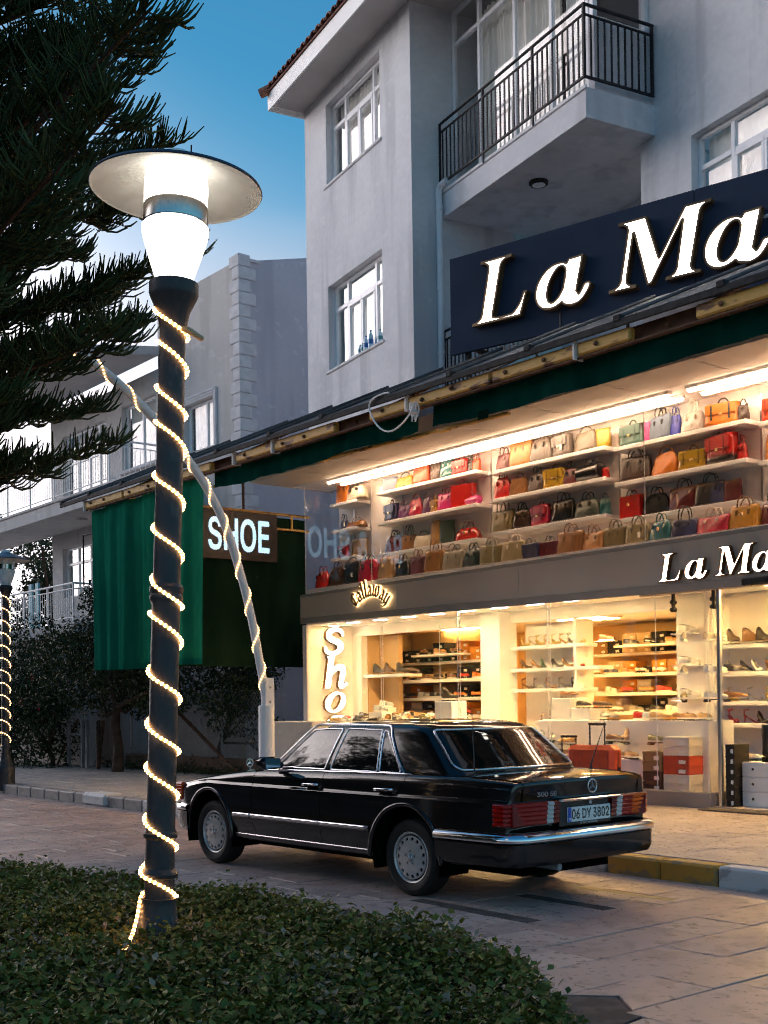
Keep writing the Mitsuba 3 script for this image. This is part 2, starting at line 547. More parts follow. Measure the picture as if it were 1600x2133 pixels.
tower = thing('apartment_building', 'pale stuccoed apartment block with iron railed balcony above the lit shop', 'building')
TU0, TU1, TV = -19.96, -16.05, 9.18
W2 = (-19.07, -17.05, 7.44, 8.92)
W1 = (-19.07, -17.05, 10.70, 12.12)
m = MB()
wall_y(m, TU0, TU1, 5.95, 12.42, TV, .25, [W1, W2])
m.box((TU0, TV + .25, 5.95), (TU0 + .25, TV + 9, 12.42)).box((TU1 - .25, TV + .25, 5.95), (TU1, 11.05, 12.42))
obj('wall', m, 'm_stucco', tower, BL)
for (a, b, c, d), cur in ((W1, 'wavy'), (W2, 'flat')):
    t = d - .42
    ms = (-18.54, -17.50)
    mid = -18.02
    v = TV + .13
    w = window(tower, a, b, c, d, v, [(a + .05, ms[0], t, d - .05), (ms[0], ms[1], t, d - .05), (ms[1], b - .05, t, d - .05), (a + .05, ms[0], c + .05, t), (ms[0] + .08, mid - .06, c + .1, t - .08), (mid + .06, ms[1] - .08, c + .1, t - .08), (ms[1], b - .05, c + .05, t)],
               ms, t, cur, [(ms[0] + .035, mid, c + .055, t - .036), (mid, ms[1] - .035, c + .055, t - .036)],
               label='white four part window of the upper floor' if c > 9 else 'white four part window with bottles on its sill')
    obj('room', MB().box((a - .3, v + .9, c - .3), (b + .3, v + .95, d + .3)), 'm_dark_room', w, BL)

# eaves: soffit slab, white fascia, a row of clay tile ends
EV = 8.52
eave = obj('eave', MB().box((TU0 - .05, EV, 12.40), (-10.0, TV + 9, 12.56)), 'm_soffit_paint', tower, BL, label='overhanging eave with painted soffit')
obj('fascia_board', MB().cbox((TU0 - .08, EV - .03, 12.30), (-10.0, EV, 12.60), .004), 'm_white_paint', eave, BL)
obj('fascia_board', MB().cbox((TU0 - .08, EV, 12.30), (TU0 - .05, TV + 6, 12.60), .004), 'm_white_paint', eave, BL)
B('m_clay', two_tone((.22, .085, .055), (.32, .14, .09), 5), .8)
B('m_clay_dark', two_tone((.12, .05, .04), (.19, .085, .06), 5), .85)
roof = obj('roof', (np.array([[TU0 - .1, EV - .06, 12.63], [-10, EV - .06, 12.63], [-10, TV + 6, 14.8], [TU0 - .1, TV + 6, 14.8], [TU0 - .1, EV - .06, 12.60], [-10, EV - .06, 12.60], [-10, TV + 6, 14.75], [TU0 - .1, TV + 6, 14.75]]), [[0, 1, 2], [0, 2, 3], [4, 6, 5], [4, 7, 6], [0, 4, 5], [0, 5, 1], [3, 2, 6], [3, 6, 7], [0, 3, 7], [0, 7, 4]]), 'm_clay_dark', tower, BL)
uu = TU0 - .02
while uu < -14.2:
    a = np.linspace(0, PI, 7)
    prof = np.stack([uu + .085 * np.cos(a), 12.63 + .075 * np.sin(a)], 1)
    ring0 = np.column_stack([prof[:, 0], np.full(7, EV - .10), prof[:, 1]])
    ring1 = ring0 + [0, .55, .22]
    inn = lambda r: np.column_stack([uu + (r[:, 0] - uu) * .8, r[:, 1], 12.63 + (r[:, 2] - r[:, 2].min()) * .78 + r[:, 2].min() - 12.63])
    P = np.stack([inn(ring1), inn(ring0), ring0, ring1])
    obj('roof_tile', MB().grid(P), random.Random(int(uu * 100)).choice(['m_clay', 'm_clay_dark']), roof, BL)
    uu += .20
obj('hip_tile', MB().tube([(TU0 - .12, EV - .16, 12.60), (TU0 + .3, EV + .3, 12.8)], .085, 10), 'm_clay', roof, BL)

# recess with the balconies
RU1, RV = -12.72, 10.87
m = MB()
wall_y(m, RU1, -6.0, 6.0, 12.42, RV, .25, [(-11.74, -9.6, 7.35, 8.84)])
m.box((RU1, RV + .25, 6.0), (RU1 + .25, 12.3, 9.15))
obj('wall', m, 'm_stucco', tower, BL)
obj('wall', MB().box((TU1, 12.0, 6.0), (RU1, 12.25, 9.15)), 'm_stucco', tower, BL, label='back wall of the lower balcony in shade')
w = window(tower, -11.74, -9.6, 7.35, 8.84, RV + .12, [(-11.69, -11.12, 8.42, 8.79), (-11.12, -10.1, 8.42, 8.79), (-11.69, -11.12, 7.4, 8.42), (-11.04, -10.66, 7.45, 8.34), (-10.54, -10.18, 7.45, 8.34), (-10.1, -9.65, 7.4, 8.79)],
           (-11.12, -10.1), 8.42, 'flat', [(-11.085, -10.6, 7.405, 8.384), (-10.6, -10.135, 7.405, 8.384)], label='white window half hidden by the big sign board')
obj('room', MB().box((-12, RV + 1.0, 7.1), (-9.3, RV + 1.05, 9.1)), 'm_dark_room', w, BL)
BV, BU1 = 9.72, -12.42
bal = obj('balcony', MB().cbox((TU1 + .002, BV, 9.13), (BU1, RV + 1.2, 9.53), .006), 'm_stucco', tower, BL, label='upper balcony with black iron railing and glazed screen')
obj('drip_edge', MB().cbox((TU1 + .002, BV - .025, 9.50), (BU1 + .025, BV - .001, 9.545), .004), 'm_quoin', bal, BL)
obj('ceiling_lamp', MB().lathe([(0, -.05), (.12, -.05), (.14, -.03), (.14, 0)], 20, at=(-14.29, 10.3, 9.13)), 'm_dark_metal', bal, BL, label='round lamp under the balcony', smooth=40)
obj('lens', MB().lathe([(0, -.065), (.09, -.055), (.1, -.049)], 20, at=(-14.29, 10.3, 9.13)), 'm_white_paint', bal, BL, smooth=40)


def railing(parent, u0, u1, v0, v1, zb, zt, label, side=True, pitch=.112):
    """front railing along u at v0, side return along v at u1"""
    R = obj('railing', MB().cbox((u0, v0 - .02, zt - .03), (u1 + .02, v0 + .02, zt), .006).cbox((u0, v0 - .015, zt - .16), (u1 + .015, v0 + .015, zt - .135), .004).cbox((u0, v0 - .015, zb), (u1 + .015, v0 + .015, zb + .035), .004), 'm_black_metal', parent, BL, label=label)
    n = int((u1 - u0) / pitch)
    for i in range(1, n):
        x = u0 + (u1 - u0) * i / n
        if i % 11 == 0:
            obj('post', MB().box((x - .016, v0 - .016, zb + .035), (x + .016, v0 + .016, zt - .16)).box((x - .016, v0 - .016, zt - .135), (x + .016, v0 + .016, zt - .03)).box((x - .012, v0 - .012, zb - .13), (x + .012, v0 + .012, zb)), 'm_black_metal', R, BL)
        else:
            obj('baluster', MB().box((x - .013, v0 - .007, zb + .035), (x + .013, v0 + .007, zt - .16)), 'm_black_metal', R, BL)
    if side:
        for a, b, c in ((zt - .03, zt, .02), (zt - .16, zt - .135, .015), (zb, zb + .035, .015)):
            obj('side_rail', MB().cbox((u1 - c, v0 + c, a), (u1 + c, v1, b), .004), 'm_black_metal', R, BL)
        k = int((v1 - v0) / pitch)
        for i in range(1, k + 1):
            y = v0 + (v1 - v0 - .03) * i / k
            obj('baluster', MB().box((u1 - .007, y - .013, zb + .035), (u1 + .007, y + .013, zt - .16)), 'm_black_metal', R, BL)
    for x, y in ((u0 + .02, v0), (u1, v0), (u1, v1 - .03)):
        obj('corner_post', MB().box((x - .018, y - .018, zb + .035), (x + .018, y + .018, zt - .16)).box((x - .018, y - .018, zt - .135), (x + .018, y + .018, zt - .03)), 'm_black_metal', R, BL)
    return R


railing(bal, TU1 - .02, BU1 + .01, BV - .03, RV - .02, 9.63, 10.60, 'black iron railing of the upper balcony')
gz = 9.93
gl = obj('balcony_glazing', frame_mesh(TU1 + .01, -12.62, 9.53, 12.40, gz, (-15.27, -14.33, -13.45), 11.85, .07), 'm_white_pvc', bal, BL, label='white framed glass screen that closes the balcony')
for a, b in ((TU1 + .08, -15.3), (-15.24, -14.36), (-14.30, -13.48), (-13.42, -12.69)):
    for c, d in ((9.6, 11.82), (11.88, 12.33)):
        obj('pane', MB().add(np.array([[a, gz + .03, c], [b, gz + .03, c], [b, gz + .03, d], [a, gz + .03, d]]), [[0, 1, 2], [0, 2, 3]]), 'm_glass', gl, BL)
n = 300
for a, b in ((-15.62, -13.5), (-13.4, -12.95)):
    us = np.linspace(a, b, n)
    wav = gz + .22 + .035 * np.sin(us * 46 + 3 * np.sin(us * 5)) + .02 * np.sin(us * 17)
    obj('curtain', MB().grid(np.stack([np.stack([us, wav + .03 * (1 - q), us * 0 + 9.56 + 2.6 * q], 1) for q in (0, .5, 1)])), 'm_curtain', gl, BL, smooth=True)
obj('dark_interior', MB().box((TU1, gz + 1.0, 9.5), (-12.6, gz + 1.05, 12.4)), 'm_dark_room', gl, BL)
obj('side_wall', MB().box((-12.62, gz, 9.53), (-12.50, RV, 10.5)), 'm_stucco', bal, BL)
obj('side_window', MB().cbox((-12.6, gz, 10.5), (-12.52, gz + .07, 12.4), .005).cbox((-12.6, RV - .07, 10.5), (-12.52, RV, 12.4), .005).cbox((-12.6, gz + .07, 10.5), (-12.52, RV - .07, 10.57), .005), 'm_white_pvc', bal, BL)
obj('side_pane', MB().add(np.array([[-12.56, gz, 10.5], [-12.56, RV, 10.5], [-12.56, RV, 12.4], [-12.56, gz, 12.4]]), [[0, 1, 2], [0, 2, 3]]), 'm_glass', bal, BL)
# lower balcony
lb = obj('lower_balcony', MB().cbox((TU1 + .002, BV, 5.95), (-12.75, 12.0, 6.25), .006), 'm_stucco', tower, BL, label='lower balcony mostly hidden behind the sign board')
railing(lb, TU1 + .02, -13.0, BV - .02, RV, 6.4, 7.36, 'black iron railing of the lower balcony', False)
# downpipe
obj('downpipe', MB().tube([(-15.80, BV - .06, 9.62), (-15.96, BV - .08, 9.6), (-16.0, BV - .09, 9.5), (-15.99, BV - .09, 9.3), (-15.98, BV - .09, 8), (-15.98, BV - .09, 6.3)], .05, 12), 'm_white_pvc', tower, BL, smooth=50, label='white rainwater pipe at the inner corner')
for z in (9.25, 8.0, 7.0):
    obj('pipe_clip', MB().lathe([(.058, -.025), (.06, -.02), (.06, .02), (.058, .025)], 14, at=(-15.98, BV - .09, z)), 'm_white_pvc', tower, BL)
obj('wall_tap', MB().tube([(TU0 - .0, TV + .1, 8.6 + 1.33), (TU0 - .12, TV + .1, 9.93), (TU0 - .12, TV + .1, 9.85)], .02, 8), 'm_clay_dark', tower, BL, label='short rusty pipe on the corner of the wall')

# water bottles on the sill: things of their own
scene['m_bottle'] = {'type': 'principled', 'base_color': {'type': 'rgb', 'value': [.45, .62, .70]}, 'roughness': .12, 'specular': .6}
B('m_bottle_blue', (.02, .12, .38), .3)
B('m_bottle_teal', (.05, .22, .25), .3)
for i, (x, h, cap, lab) in enumerate(((-17.96, .17, 'm_bottle_teal', 'small teal bottle at the left end of the window sill'), (-17.86, .18, 'm_bottle_teal', 'small teal bottle second from the left on the window sill'), (-17.74, .26, 'm_bottle_blue', 'clear water bottle in the middle of the window sill'), (-17.57, .31, 'm_bottle_blue', 'tallest water bottle with a blue band on the window sill'), (-17.24, .23, 'm_bottle_teal', 'water bottle at the right end of the window sill'))):
    b = thing('water_bottle', lab, 'bottle', 'bottles on the window sill')
    r = .045 if h > .2 else .035
    at = (x, TV + .05, 7.44)
    obj('body', MB().lathe([(0, 0), (r, .005), (r, h * .62), (r * .8, h * .74), (r * .35, h * .88), (r * .35, h * .92), (0, h * .92)], 16, at=at), 'm_bottle', b, BL, smooth=40)
    obj('band', MB().lathe([(r + .001, h * .25), (r + .002, h * .26), (r + .002, h * .5), (r + .001, h * .51)], 16, at=at), cap, b, BL)
    obj('cap', MB().lathe([(r * .4, h * .92), (r * .42, h * .93), (r * .42, h), (0, h)], 12, at=at), cap, b, BL)
# ---------------------------------------------------------------- lettering


def bold_italic():
    """outlines with capitals 1 tall (baseline 0), x already widened and slanted"""
    L = Polygon(np.vstack([[(0, 1), (.46, 1), (.46, .955)], bez((.46, .955), (.33, .95), (.32, .86), n=5), bez((.30, .09), (.34, .055), (.44, .06), (.56, .07), n=5), bez((.58, .07), (.68, .14), (.71, .37), n=7), [(.765, .37), (.72, 0), (0, 0), (0, .045)],
                           bez((0, .045), (.11, .05), (.12, .14), n=5), bez((.13, .86), (.12, .95), (0, .955), n=5)]))
    M = Polygon(np.vstack([[(-.02, 1), (.33, 1), (.575, .36), (.80, 1), (1.12, 1), (1.12, .955)], bez((1.12, .955), (1.02, .95), (1.01, .87), n=4), bez((1.0, .13), (1.01, .05), (1.12, .045), n=4), [(1.12, 0), (.70, 0), (.70, .045)],
                           bez((.70, .045), (.80, .05), (.81, .14), n=4), [(.80, .80), (.53, 0), (.47, 0), (.20, .79)], bez((.20, .14), (.21, .05), (.33, .045), n=4), [(.33, 0), (-.02, 0), (-.02, .045)],
                           bez((-.02, .045), (.10, .05), (.11, .14), n=4), bez((.11, .86), (.10, .95), (-.02, .955), n=4)]))
    el = lambda cx, cy, rx, ry, r=0: affinity.rotate(affinity.scale(Point(cx, cy).buffer(1, 24), rx, ry), r, origin=(cx, cy))
    bowl = el(.27, .325, .265, .345, -6).difference(el(.30, .34, .105, .255, -8))
    stem = Polygon([(.40, .64), (.42, .69), (.62, .70), (.60, .16), (.39, .08)])
    tail = LineString(np.vstack([bez((.50, .17), (.48, -.02), (.62, .03), n=8), bez((.62, .03), (.69, .07), (.73, .22), n=6)])).buffer(.055)
    foot = el(.52, .09, .12, .11)
    a = unary_union([bowl, stem, tail, foot]).difference(el(.30, .34, .095, .24, -8))
    S = pen(np.vstack([bez((.60, .78), (.55, 1.02), (.30, 1.0), n=8), bez((.30, 1.0), (.02, .97), (.10, .70), n=8), bez((.10, .70), (.16, .58), (.36, .52), n=6), bez((.36, .52), (.66, .40), (.58, .19), n=8), bez((.58, .19), (.48, -.03), (.26, .0), n=8), bez((.26, .0), (.06, .02), (.03, .24), n=6)]), lambda t: .05 + .075 * math.sin(PI * t) ** .6)
    h = unary_union([Polygon([(.02, 1), (.26, 1), (.26, 0), (.06, 0), (.06, .93), (.0, .95)]), pen(np.vstack([bez((.24, .48), (.34, .68), (.50, .66), n=8), bez((.50, .66), (.62, .62), (.58, .36), n=8), [(.57, .12)], bez((.57, .10), (.60, .0), (.74, .14), n=6)]), lambda t: .055 + .05 * math.sin(PI * min(1, t * 1.1)) ** .7)])
    o = el(.32, .34, .31, .36, -8).difference(el(.33, .34, .12, .27, -12))
    e = el(.32, .34, .31, .36, -8).difference(el(.34, .42, .12, .20, -10)).difference(Polygon([(.34, .30), (.9, .36), (.9, .22), (.40, .22)])).union(sbox(.2, .29, .60, .36))
    sl = lambda g, wx=1.25, k=.18: affinity.affine_transform(g, [wx, k, 0, 1, 0, 0])
    return {c: sl(g) for c, g in dict(L=L, M=M, a=a, S=S, h=h, o=o, e=e).items()}


def pen(pts, w):
    n = len(pts)
    return unary_union([LineString(pts[i:i + 2]).buffer(w((i + .5) / (n - 1)), 6) for i in range(n - 1) if np.linalg.norm(pts[i + 1] - pts[i]) > 1e-6])


def nib(pts, w=.16, ang=42, t=.035):
    """broad nib pen stroke for black letter"""
    d = np.array([math.cos(math.radians(ang)), math.sin(math.radians(ang))]) * w / 2
    out = []
    for p, q in zip(pts[:-1], pts[1:]):
        p, q = np.asarray(p), np.asarray(q)
        out.append(Polygon(np.array([p - d, p + d, q + d, q - d])).convex_hull.buffer(t, 2))
    return unary_union(out)


GL = bold_italic()


def place_poly(g, s, x, y):
    return affinity.affine_transform(g, [s, 0, 0, s, x, y])


def channel_letter(parent, g, v, depth, rim, fr, glow, mat_side, name='letter', face_in=.006, label=None):
    """lit channel letter standing in front of v: dark returns with a rim, glowing face"""
    g = g.simplify(.0015)
    inner = g.buffer(-rim)
    k = obj(name, MB().prism(g, v - depth + .012, v - .01, 'y'), mat_side, parent, fr, label=label)
    obj('rim', MB().prism(g.difference(inner), v - depth - .006, v - depth + .012, 'y'), mat_side, k, fr)
    obj('lit_face', MB().prism(inner.buffer(-.001), v - depth, v - depth + .0115, 'y'), 'm_white_gloss', k, fr, glow=glow, weight=.5)
    return k


B('m_bronze', two_tone((.14, .075, .035), (.24, .14, .07), 6), .35, metal=.6)
B('m_sign_blue', two_tone((.026, .038, .066), (.034, .048, .080), 1.3), .85, spec=.12)
B('m_fascia', two_tone((.50, .44, .385), (.54, .48, .425), 1.2), .38, spec=.5)
B('m_fascia_trim', (.30, .27, .25), .4)
B('m_soffit_panel', two_tone((.46, .39, .32), (.50, .43, .355), 2.0), .65)
B('m_wall_shop', two_tone((.80, .76, .73), (.84, .80, .77), 1.0), .7)
B('m_tan_wall', two_tone((.52, .36, .19), (.58, .41, .22), 1.2), .7)
B('m_floor_shop', two_tone((.50, .42, .33), (.56, .47, .37), 2.0), .25)
B('m_shelf', (.80, .78, .75), .45)
B('m_downlight', (.9, .9, .9), .3)

# ---------------------------------------------------------------- the shop
VG = 12.93
WARM, TUBE = (1.0, .63, .24), (1.0, .67, .42)
shop = thing('shop', 'brightly lit two storey bag and shoe shop behind glass', 'shop')
UR = -4.0
fl, ft = lambda u: 3.08 - .01105 * (u + 18.45), lambda u: 3.62 + .00705 * (u + 18.42)
us = [-18.45, -15.6, -12.75, -9.9, -7.05, UR]
for a, b in zip(us[:-1], us[1:]):
    P = Polygon([(a + .003, fl(a) + .11), (b - .003, fl(b) + .11), (b - .003, ft(b) - .05), (a + .003, ft(a) - .05)])
    obj('fascia_panel', MB().prism(P, VG - .06, VG - .01, 'y'), 'm_fascia', shop)
    P = Polygon([(a, fl(a)), (b, fl(b)), (b, fl(b) + .107), (a, fl(a) + .107)])
    obj('fascia_trim', MB().prism(P, VG - .075, VG - .012, 'y'), 'm_fascia_trim', shop)
    P = Polygon([(a, ft(a) - .048), (b, ft(b) - .048), (b, ft(b)), (a, ft(a))])
    obj('fascia_trim', MB().prism(P, VG - .07, VG + .02, 'y'), 'm_fascia_trim', shop)
obj('fascia_end', MB().box((-18.47, VG - .06, 3.1), (-18.452, 14.3, 3.6)), 'm_fascia', shop)
# floor between the storeys, walls, back
obj('upper_floor', MB().box((-18.44, VG - .008, 3.2), (UR, 14.35, 3.60)).box((-18.40, VG + .03, 3.60), (UR, 13.95, 3.72)), 'm_wall_shop', shop)
obj('upper_back_wall', MB().box((-18.40, 13.76, 3.72), (UR, 13.95, 5.70)), 'm_wall_shop', shop)
obj('outer_wall', MB().box((-18.6, 13.96, 3.6), (UR, 20, 6.6)).box((-18.6, 14.36, .1), (-18.42, 20, 3.6)), 'm_stucco', shop)
# soffit of panels with joints, its front edge
sof = obj('soffit', MB().box((-18.72, 12.03, 5.715), (UR, 13.95, 5.93)), 'm_dark_metal', shop)
u = -18.74
while u < UR:
    obj('soffit_panel', MB().cbox((u + .011, 12.0, 5.68), (u + 1.389, 12.9, 5.714), .003), 'm_soffit_panel', sof)
    obj('front_panel', MB().cbox((u + .011, 11.985, 5.672), (u + 1.389, 11.999, 5.95), .002), 'm_soffit_panel', sof)
    obj('ceiling_panel', MB().cbox((u + .006, 12.906, 5.68), (u + 1.394, 13.755, 5.714), .003), 'm_wall_shop', sof)
    u += 1.4
obj('end_panel', MB().box((-18.76, 11.985, 5.672), (-18.745, 13.9, 5.95)), 'm_soffit_panel', sof)
# tube lights
for a, b in ((-17.75, -10.02), (-9.76, UR)):
    for v in (13.02, 13.32):
        h = obj('tube_light', MB().cbox((a, v - .05, 5.635), (b, v + .05, 5.679), .01), 'm_white_gloss', shop)
        obj('diffuser', MB().cbox((a + .03, v - .035, 5.60), (b - .03, v + .035, 5.634), .012), 'm_downlight', h, glow=np.array(TUBE) * 12, weight=2.0)
# upper glass
joints = [-18.36, -16.37, -13.35, -10.4, -7.4, UR]
for a, b in zip(joints[:-1], joints[1:]):
    obj('upper_pane', MB().add(np.array([[a + .004, VG, 3.66], [b - .004, VG, 3.68], [b - .004, VG, 5.67], [a + .004, VG, 5.67]]), [[0, 1, 2], [0, 2, 3]]), 'm_shop_glass', shop)
obj('upper_pane', MB().add(np.array([[-18.36, VG, 3.66], [-18.36, 13.76, 3.66], [-18.36, 13.76, 5.67], [-18.36, VG, 5.67]]), [[0, 1, 2], [0, 2, 3]]), 'm_shop_glass', shop)
for x in joints[:-1]:
    obj('glass_joint', MB().box((x - .004, VG - .006, 3.66), (x + .004, VG + .006, 5.67)), 'm_silicone', shop)
# shelves with their bays
BAGS = [
    ('1t', 'tote', 'orange', -17.98, 0.32, 0.34, 'bright orange tote bag'),
    ('1t', 'bowler', 'cream', -17.54, 0.62, 0.23, 'cream dome bag with black handles'),
    ('1m', 'tote', 'blue', -17.96, 0.19, 0.16, 'small blue tote bag with a tag'),
    ('1m', 'slouch', 'brown', -17.58, 0.6, 0.12, 'wide tan brown slouch bag'),
    ('1l', 'satchel', 'crimson', -17.98, 0.29, 0.21, 'crimson flap bag'),
    ('1l', 'clutch', 'tan', -17.5, 0.4, 0.27, 'beige envelope clutch'),
    ('2t', 'clutch', 'bluegrey', -16.57, 0.34, 0.22, 'blue grey clutch'),
    ('2t', 'slouch', 'mustard', -16.17, 0.5, 0.19, 'mustard slouch bag with dark edge'),
    ('2t', 'tote', 'coral', -15.71, 0.44, 0.31, 'coral red tote with handles'),
    ('2t', 'tote', 'darkbrown', -15.35, 0.25, 0.29, 'dark woven tote bag'),
    ('2t', 'tote', 'teal', -15.06, 0.3, 0.28, 'shiny teal tote bag'),
    ('2t', 'satchel', 'red', -14.72, 0.36, 0.22, 'red quilted flap bag'),
    ('2t', 'tote', 'black', -14.48, 0.11, 0.17, 'narrow black bag'),
    ('2t', 'tote', 'orangered', -14.34, 0.17, 0.18, 'orange red tote with black edges'),
    ('2m', 'satchel', 'navy', -16.54, 0.38, 0.27, 'navy flap bag with arched handle'),
    ('2m', 'slouch', 'plum', -16.2, 0.28, 0.23, 'plum slouch bag with thin handle'),
    ('2m', 'hobo', 'crimson', -15.88, 0.37, 0.3, 'crimson gathered bag with a tag'),
    ('2m', 'slouch', 'purple', -15.6, 0.2, 0.27, 'purple pouch bag'),
    ('2m', 'satchel', 'mustard', -15.38, 0.21, 0.19, 'small mustard satchel'),
    ('2m', 'tote', 'magenta', -15.08, 0.36, 0.26, 'magenta tote bag'),
    ('2m', 'box', 'red', -14.66, 0.45, 0.33, 'tall red gift bag with cord handle'),
    ('2m', 'barrel', 'pink', -14.46, 0.42, 0.13, 'pink barrel bag'),
    ('2l', 'bowler', 'maroon', -16.45, 0.43, 0.26, 'wine red dome bag'),
    ('2l', 'tote', 'brown', -16.07, 0.3, 0.24, 'brown tote with long dark handles'),
    ('2l', 'slouch', 'cream', -15.69, 0.44, 0.21, 'cream slouch bag with dark strap'),
    ('2l', 'clutch', 'mustard', -15.36, 0.23, 0.38, 'upright mustard clutch'),
    ('2l', 'clutch', 'darkgreen', -15.08, 0.32, 0.35, 'upright dark green clutch'),
    ('2l', 'bowler', 'red', -14.56, 0.52, 0.18, 'glossy red dome bag with gold clasp'),
    ('3t', 'tote', 'maroon', -13.7, 0.33, 0.23, 'red brown small tote'),
    ('3t', 'tote', 'camel', -13.31, 0.43, 0.34, 'camel tote with thin handles'),
    ('3t', 'bowler', 'grey', -12.87, 0.44, 0.32, 'taupe structured bag with double handles'),
    ('3t', 'satchel', 'grey', -12.44, 0.4, 0.29, 'grey satchel with buckles and a tag'),
    ('3t', 'slouch', 'taupe', -11.98, 0.49, 0.28, 'large grey slouchy shoulder bag'),
    ('3t', 'clutch', 'yellow', -11.65, 0.27, 0.25, 'upright orange yellow clutch'),
    ('3m', 'bowler', 'red', -13.73, 0.34, 0.3, 'small red quilted dome bag'),
    ('3m', 'slouch', 'brown', -13.37, 0.38, 0.26, 'brown suede bag'),
    ('3m', 'bowler', 'darkbrown', -12.98, 0.37, 0.26, 'dark brown dome bag with handle'),
    ('3m', 'satchel', 'yellow', -12.59, 0.41, 0.26, 'yellow croc print satchel'),
    ('3m', 'bowler', 'maroon', -12.27, 0.29, 0.22, 'dark maroon dome bag'),
    ('3m', 'barrel', 'black', -11.89, 0.46, 0.22, 'black patent barrel bag'),
    ('3m', 'clutch', 'red', -11.6, 0.1, 0.14, 'narrow red clutch at the end'),
    ('3l', 'tote', 'olive', -13.74, 0.48, 0.31, 'olive tan tote with ring handles'),
    ('3l', 'bowler', 'darkbrown', -13.31, 0.36, 0.28, 'dark croc print bag'),
    ('3l', 'satchel', 'crimson', -12.9, 0.41, 0.28, 'crimson flap satchel'),
    ('3l', 'tote', 'black', -12.44, 0.46, 0.3, 'black patent tote'),
    ('3l', 'bowler', 'darkgreen', -11.95, 0.5, 0.25, 'dark olive bag with looped handles'),
    ('3l', 'slouch', 'teal', -11.62, 0.18, 0.23, 'dark teal bag at the end'),
    ('4t', 'satchel', 'green', -11.09, 0.42, 0.26, 'green flap bag with black top'),
    ('4t', 'clutch', 'pink', -10.83, 0.1, 0.26, 'small pink bag tucked behind'),
    ('4t', 'tote', 'denim', -10.6, 0.38, 0.3, 'denim blue tote with dark cord handles'),
    ('4t', 'tote', 'royal', -10.34, 0.17, 0.26, 'royal blue tote'),
    ('4t', 'bowler', 'pale', -10.04, 0.41, 0.25, 'pale grey bag with tall white handles'),
    ('4t', 'satchel', 'orange', -9.57, 0.47, 0.26, 'orange structured bag with dark buckles'),
    ('4t', 'slouch', 'darkbrown', -9.26, 0.16, 0.21, 'dark brown bag at the end'),
    ('4m', 'tote', 'darkbrown', -11.04, 0.49, 0.31, 'dark brown leather tote'),
    ('4m', 'hobo', 'orange', -10.52, 0.5, 0.31, 'orange gathered hobo bag'),
    ('4m', 'satchel', 'yellow', -10.05, 0.41, 0.23, 'yellow woven satchel with buckle'),
    ('4m', 'satchel', 'red', -9.59, 0.49, 0.34, 'red briefcase bag with black base'),
    ('4m', 'bowler', 'red', -9.28, 0.14, 0.2, 'small red bag at the end'),
    ('4l', 'box', 'red', -11.13, 0.4, 0.29, 'bright red structured bag with chain'),
    ('4l', 'bowler', 'black', -10.68, 0.47, 0.25, 'black denim bag with handles'),
    ('4l', 'tote', 'maroon', -10.21, 0.45, 0.28, 'red brown tote with handles'),
    ('4l', 'tote', 'black', -9.78, 0.43, 0.29, 'black tote with navy side'),
    ('4l', 'clutch', 'maroon', -9.43, 0.26, 0.26, 'dark red upright bag'),
    ('5t', 'satchel', 'orangered', -8.81, 0.3, 0.27, 'orange and red satchel'),
    ('5m', 'tote', 'orange', -8.76, 0.3, 0.3, 'plain orange tote'),
    ('5l', 'tote', 'black', -8.74, 0.34, 0.35, 'tall black tote'),
    ('L', 'bowler', 'red', -18.14, 0.48, 0.29, 'glossy red backpack style bag'),
    ('L', 'bowler', 'darkbrown', -17.67, 0.45, 0.33, 'brown and black patent bag'),
    ('L', 'slouch', 'black', -17.23, 0.46, 0.39, 'black slouch bag with white tag'),
    ('L', 'bowler', 'crimson', -16.73, 0.49, 0.36, 'large dark red dome bag'),
    ('L', 'slouch', 'tan', -16.27, 0.43, 0.36, 'tan bag with a gold chain'),
    ('L', 'bowler', 'black', -15.81, 0.42, 0.28, 'small black bag with silver clasp'),
    ('L', 'tote', 'maroon', -15.41, 0.39, 0.3, 'red brown tote'),
    ('L', 'tote', 'brown', -14.96, 0.45, 0.34, 'brown tote with ring handles'),
    ('L', 'tote', 'taupe', -14.5, 0.47, 0.29, 'grey taupe tote with arched handles'),
    ('L', 'bowler', 'black', -14.04, 0.43, 0.27, 'black structured bag'),
    ('L', 'tote', 'olive', -13.61, 0.44, 0.29, 'olive taupe tote with looped handles'),
    ('L', 'tote', 'khaki', -13.13, 0.45, 0.3, 'khaki brown tote with pale handles'),
    ('L', 'box', 'navy', -12.77, 0.4, 0.22, 'navy blue structured bag'),
    ('L', 'box', 'maroon', -12.38, 0.38, 0.21, 'dark red structured bag'),
    ('L', 'tote', 'brown', -11.96, 0.46, 0.3, 'brown tote with arched handle'),
    ('L', 'tote', 'camel', -11.52, 0.42, 0.24, 'orange tan tote with thin handles'),
    ('L', 'tote', 'olive', -11.12, 0.39, 0.26, 'olive tan tote bag'),
    ('L', 'tote', 'khaki', -10.72, 0.38, 0.26, 'olive tan tote with white tag'),
    ('L', 'bowler', 'teal', -10.32, 0.39, 0.25, 'turquoise tote with silver zip'),
    ('L', 'tote', 'navy', -9.93, 0.39, 0.23, 'navy and black tote with tall black handles'),
    ('L', 'tote', 'crimson', -9.47, 0.5, 0.21, 'crimson tote with cream cord strap'),
    ('L', 'tote', 'mustard', -9.0, 0.45, 0.28, 'tan orange tote with gold fittings'),
    ('L', 'tote', 'maroon', -8.55, 0.4, 0.25, 'burgundy tote at the right edge'),
]
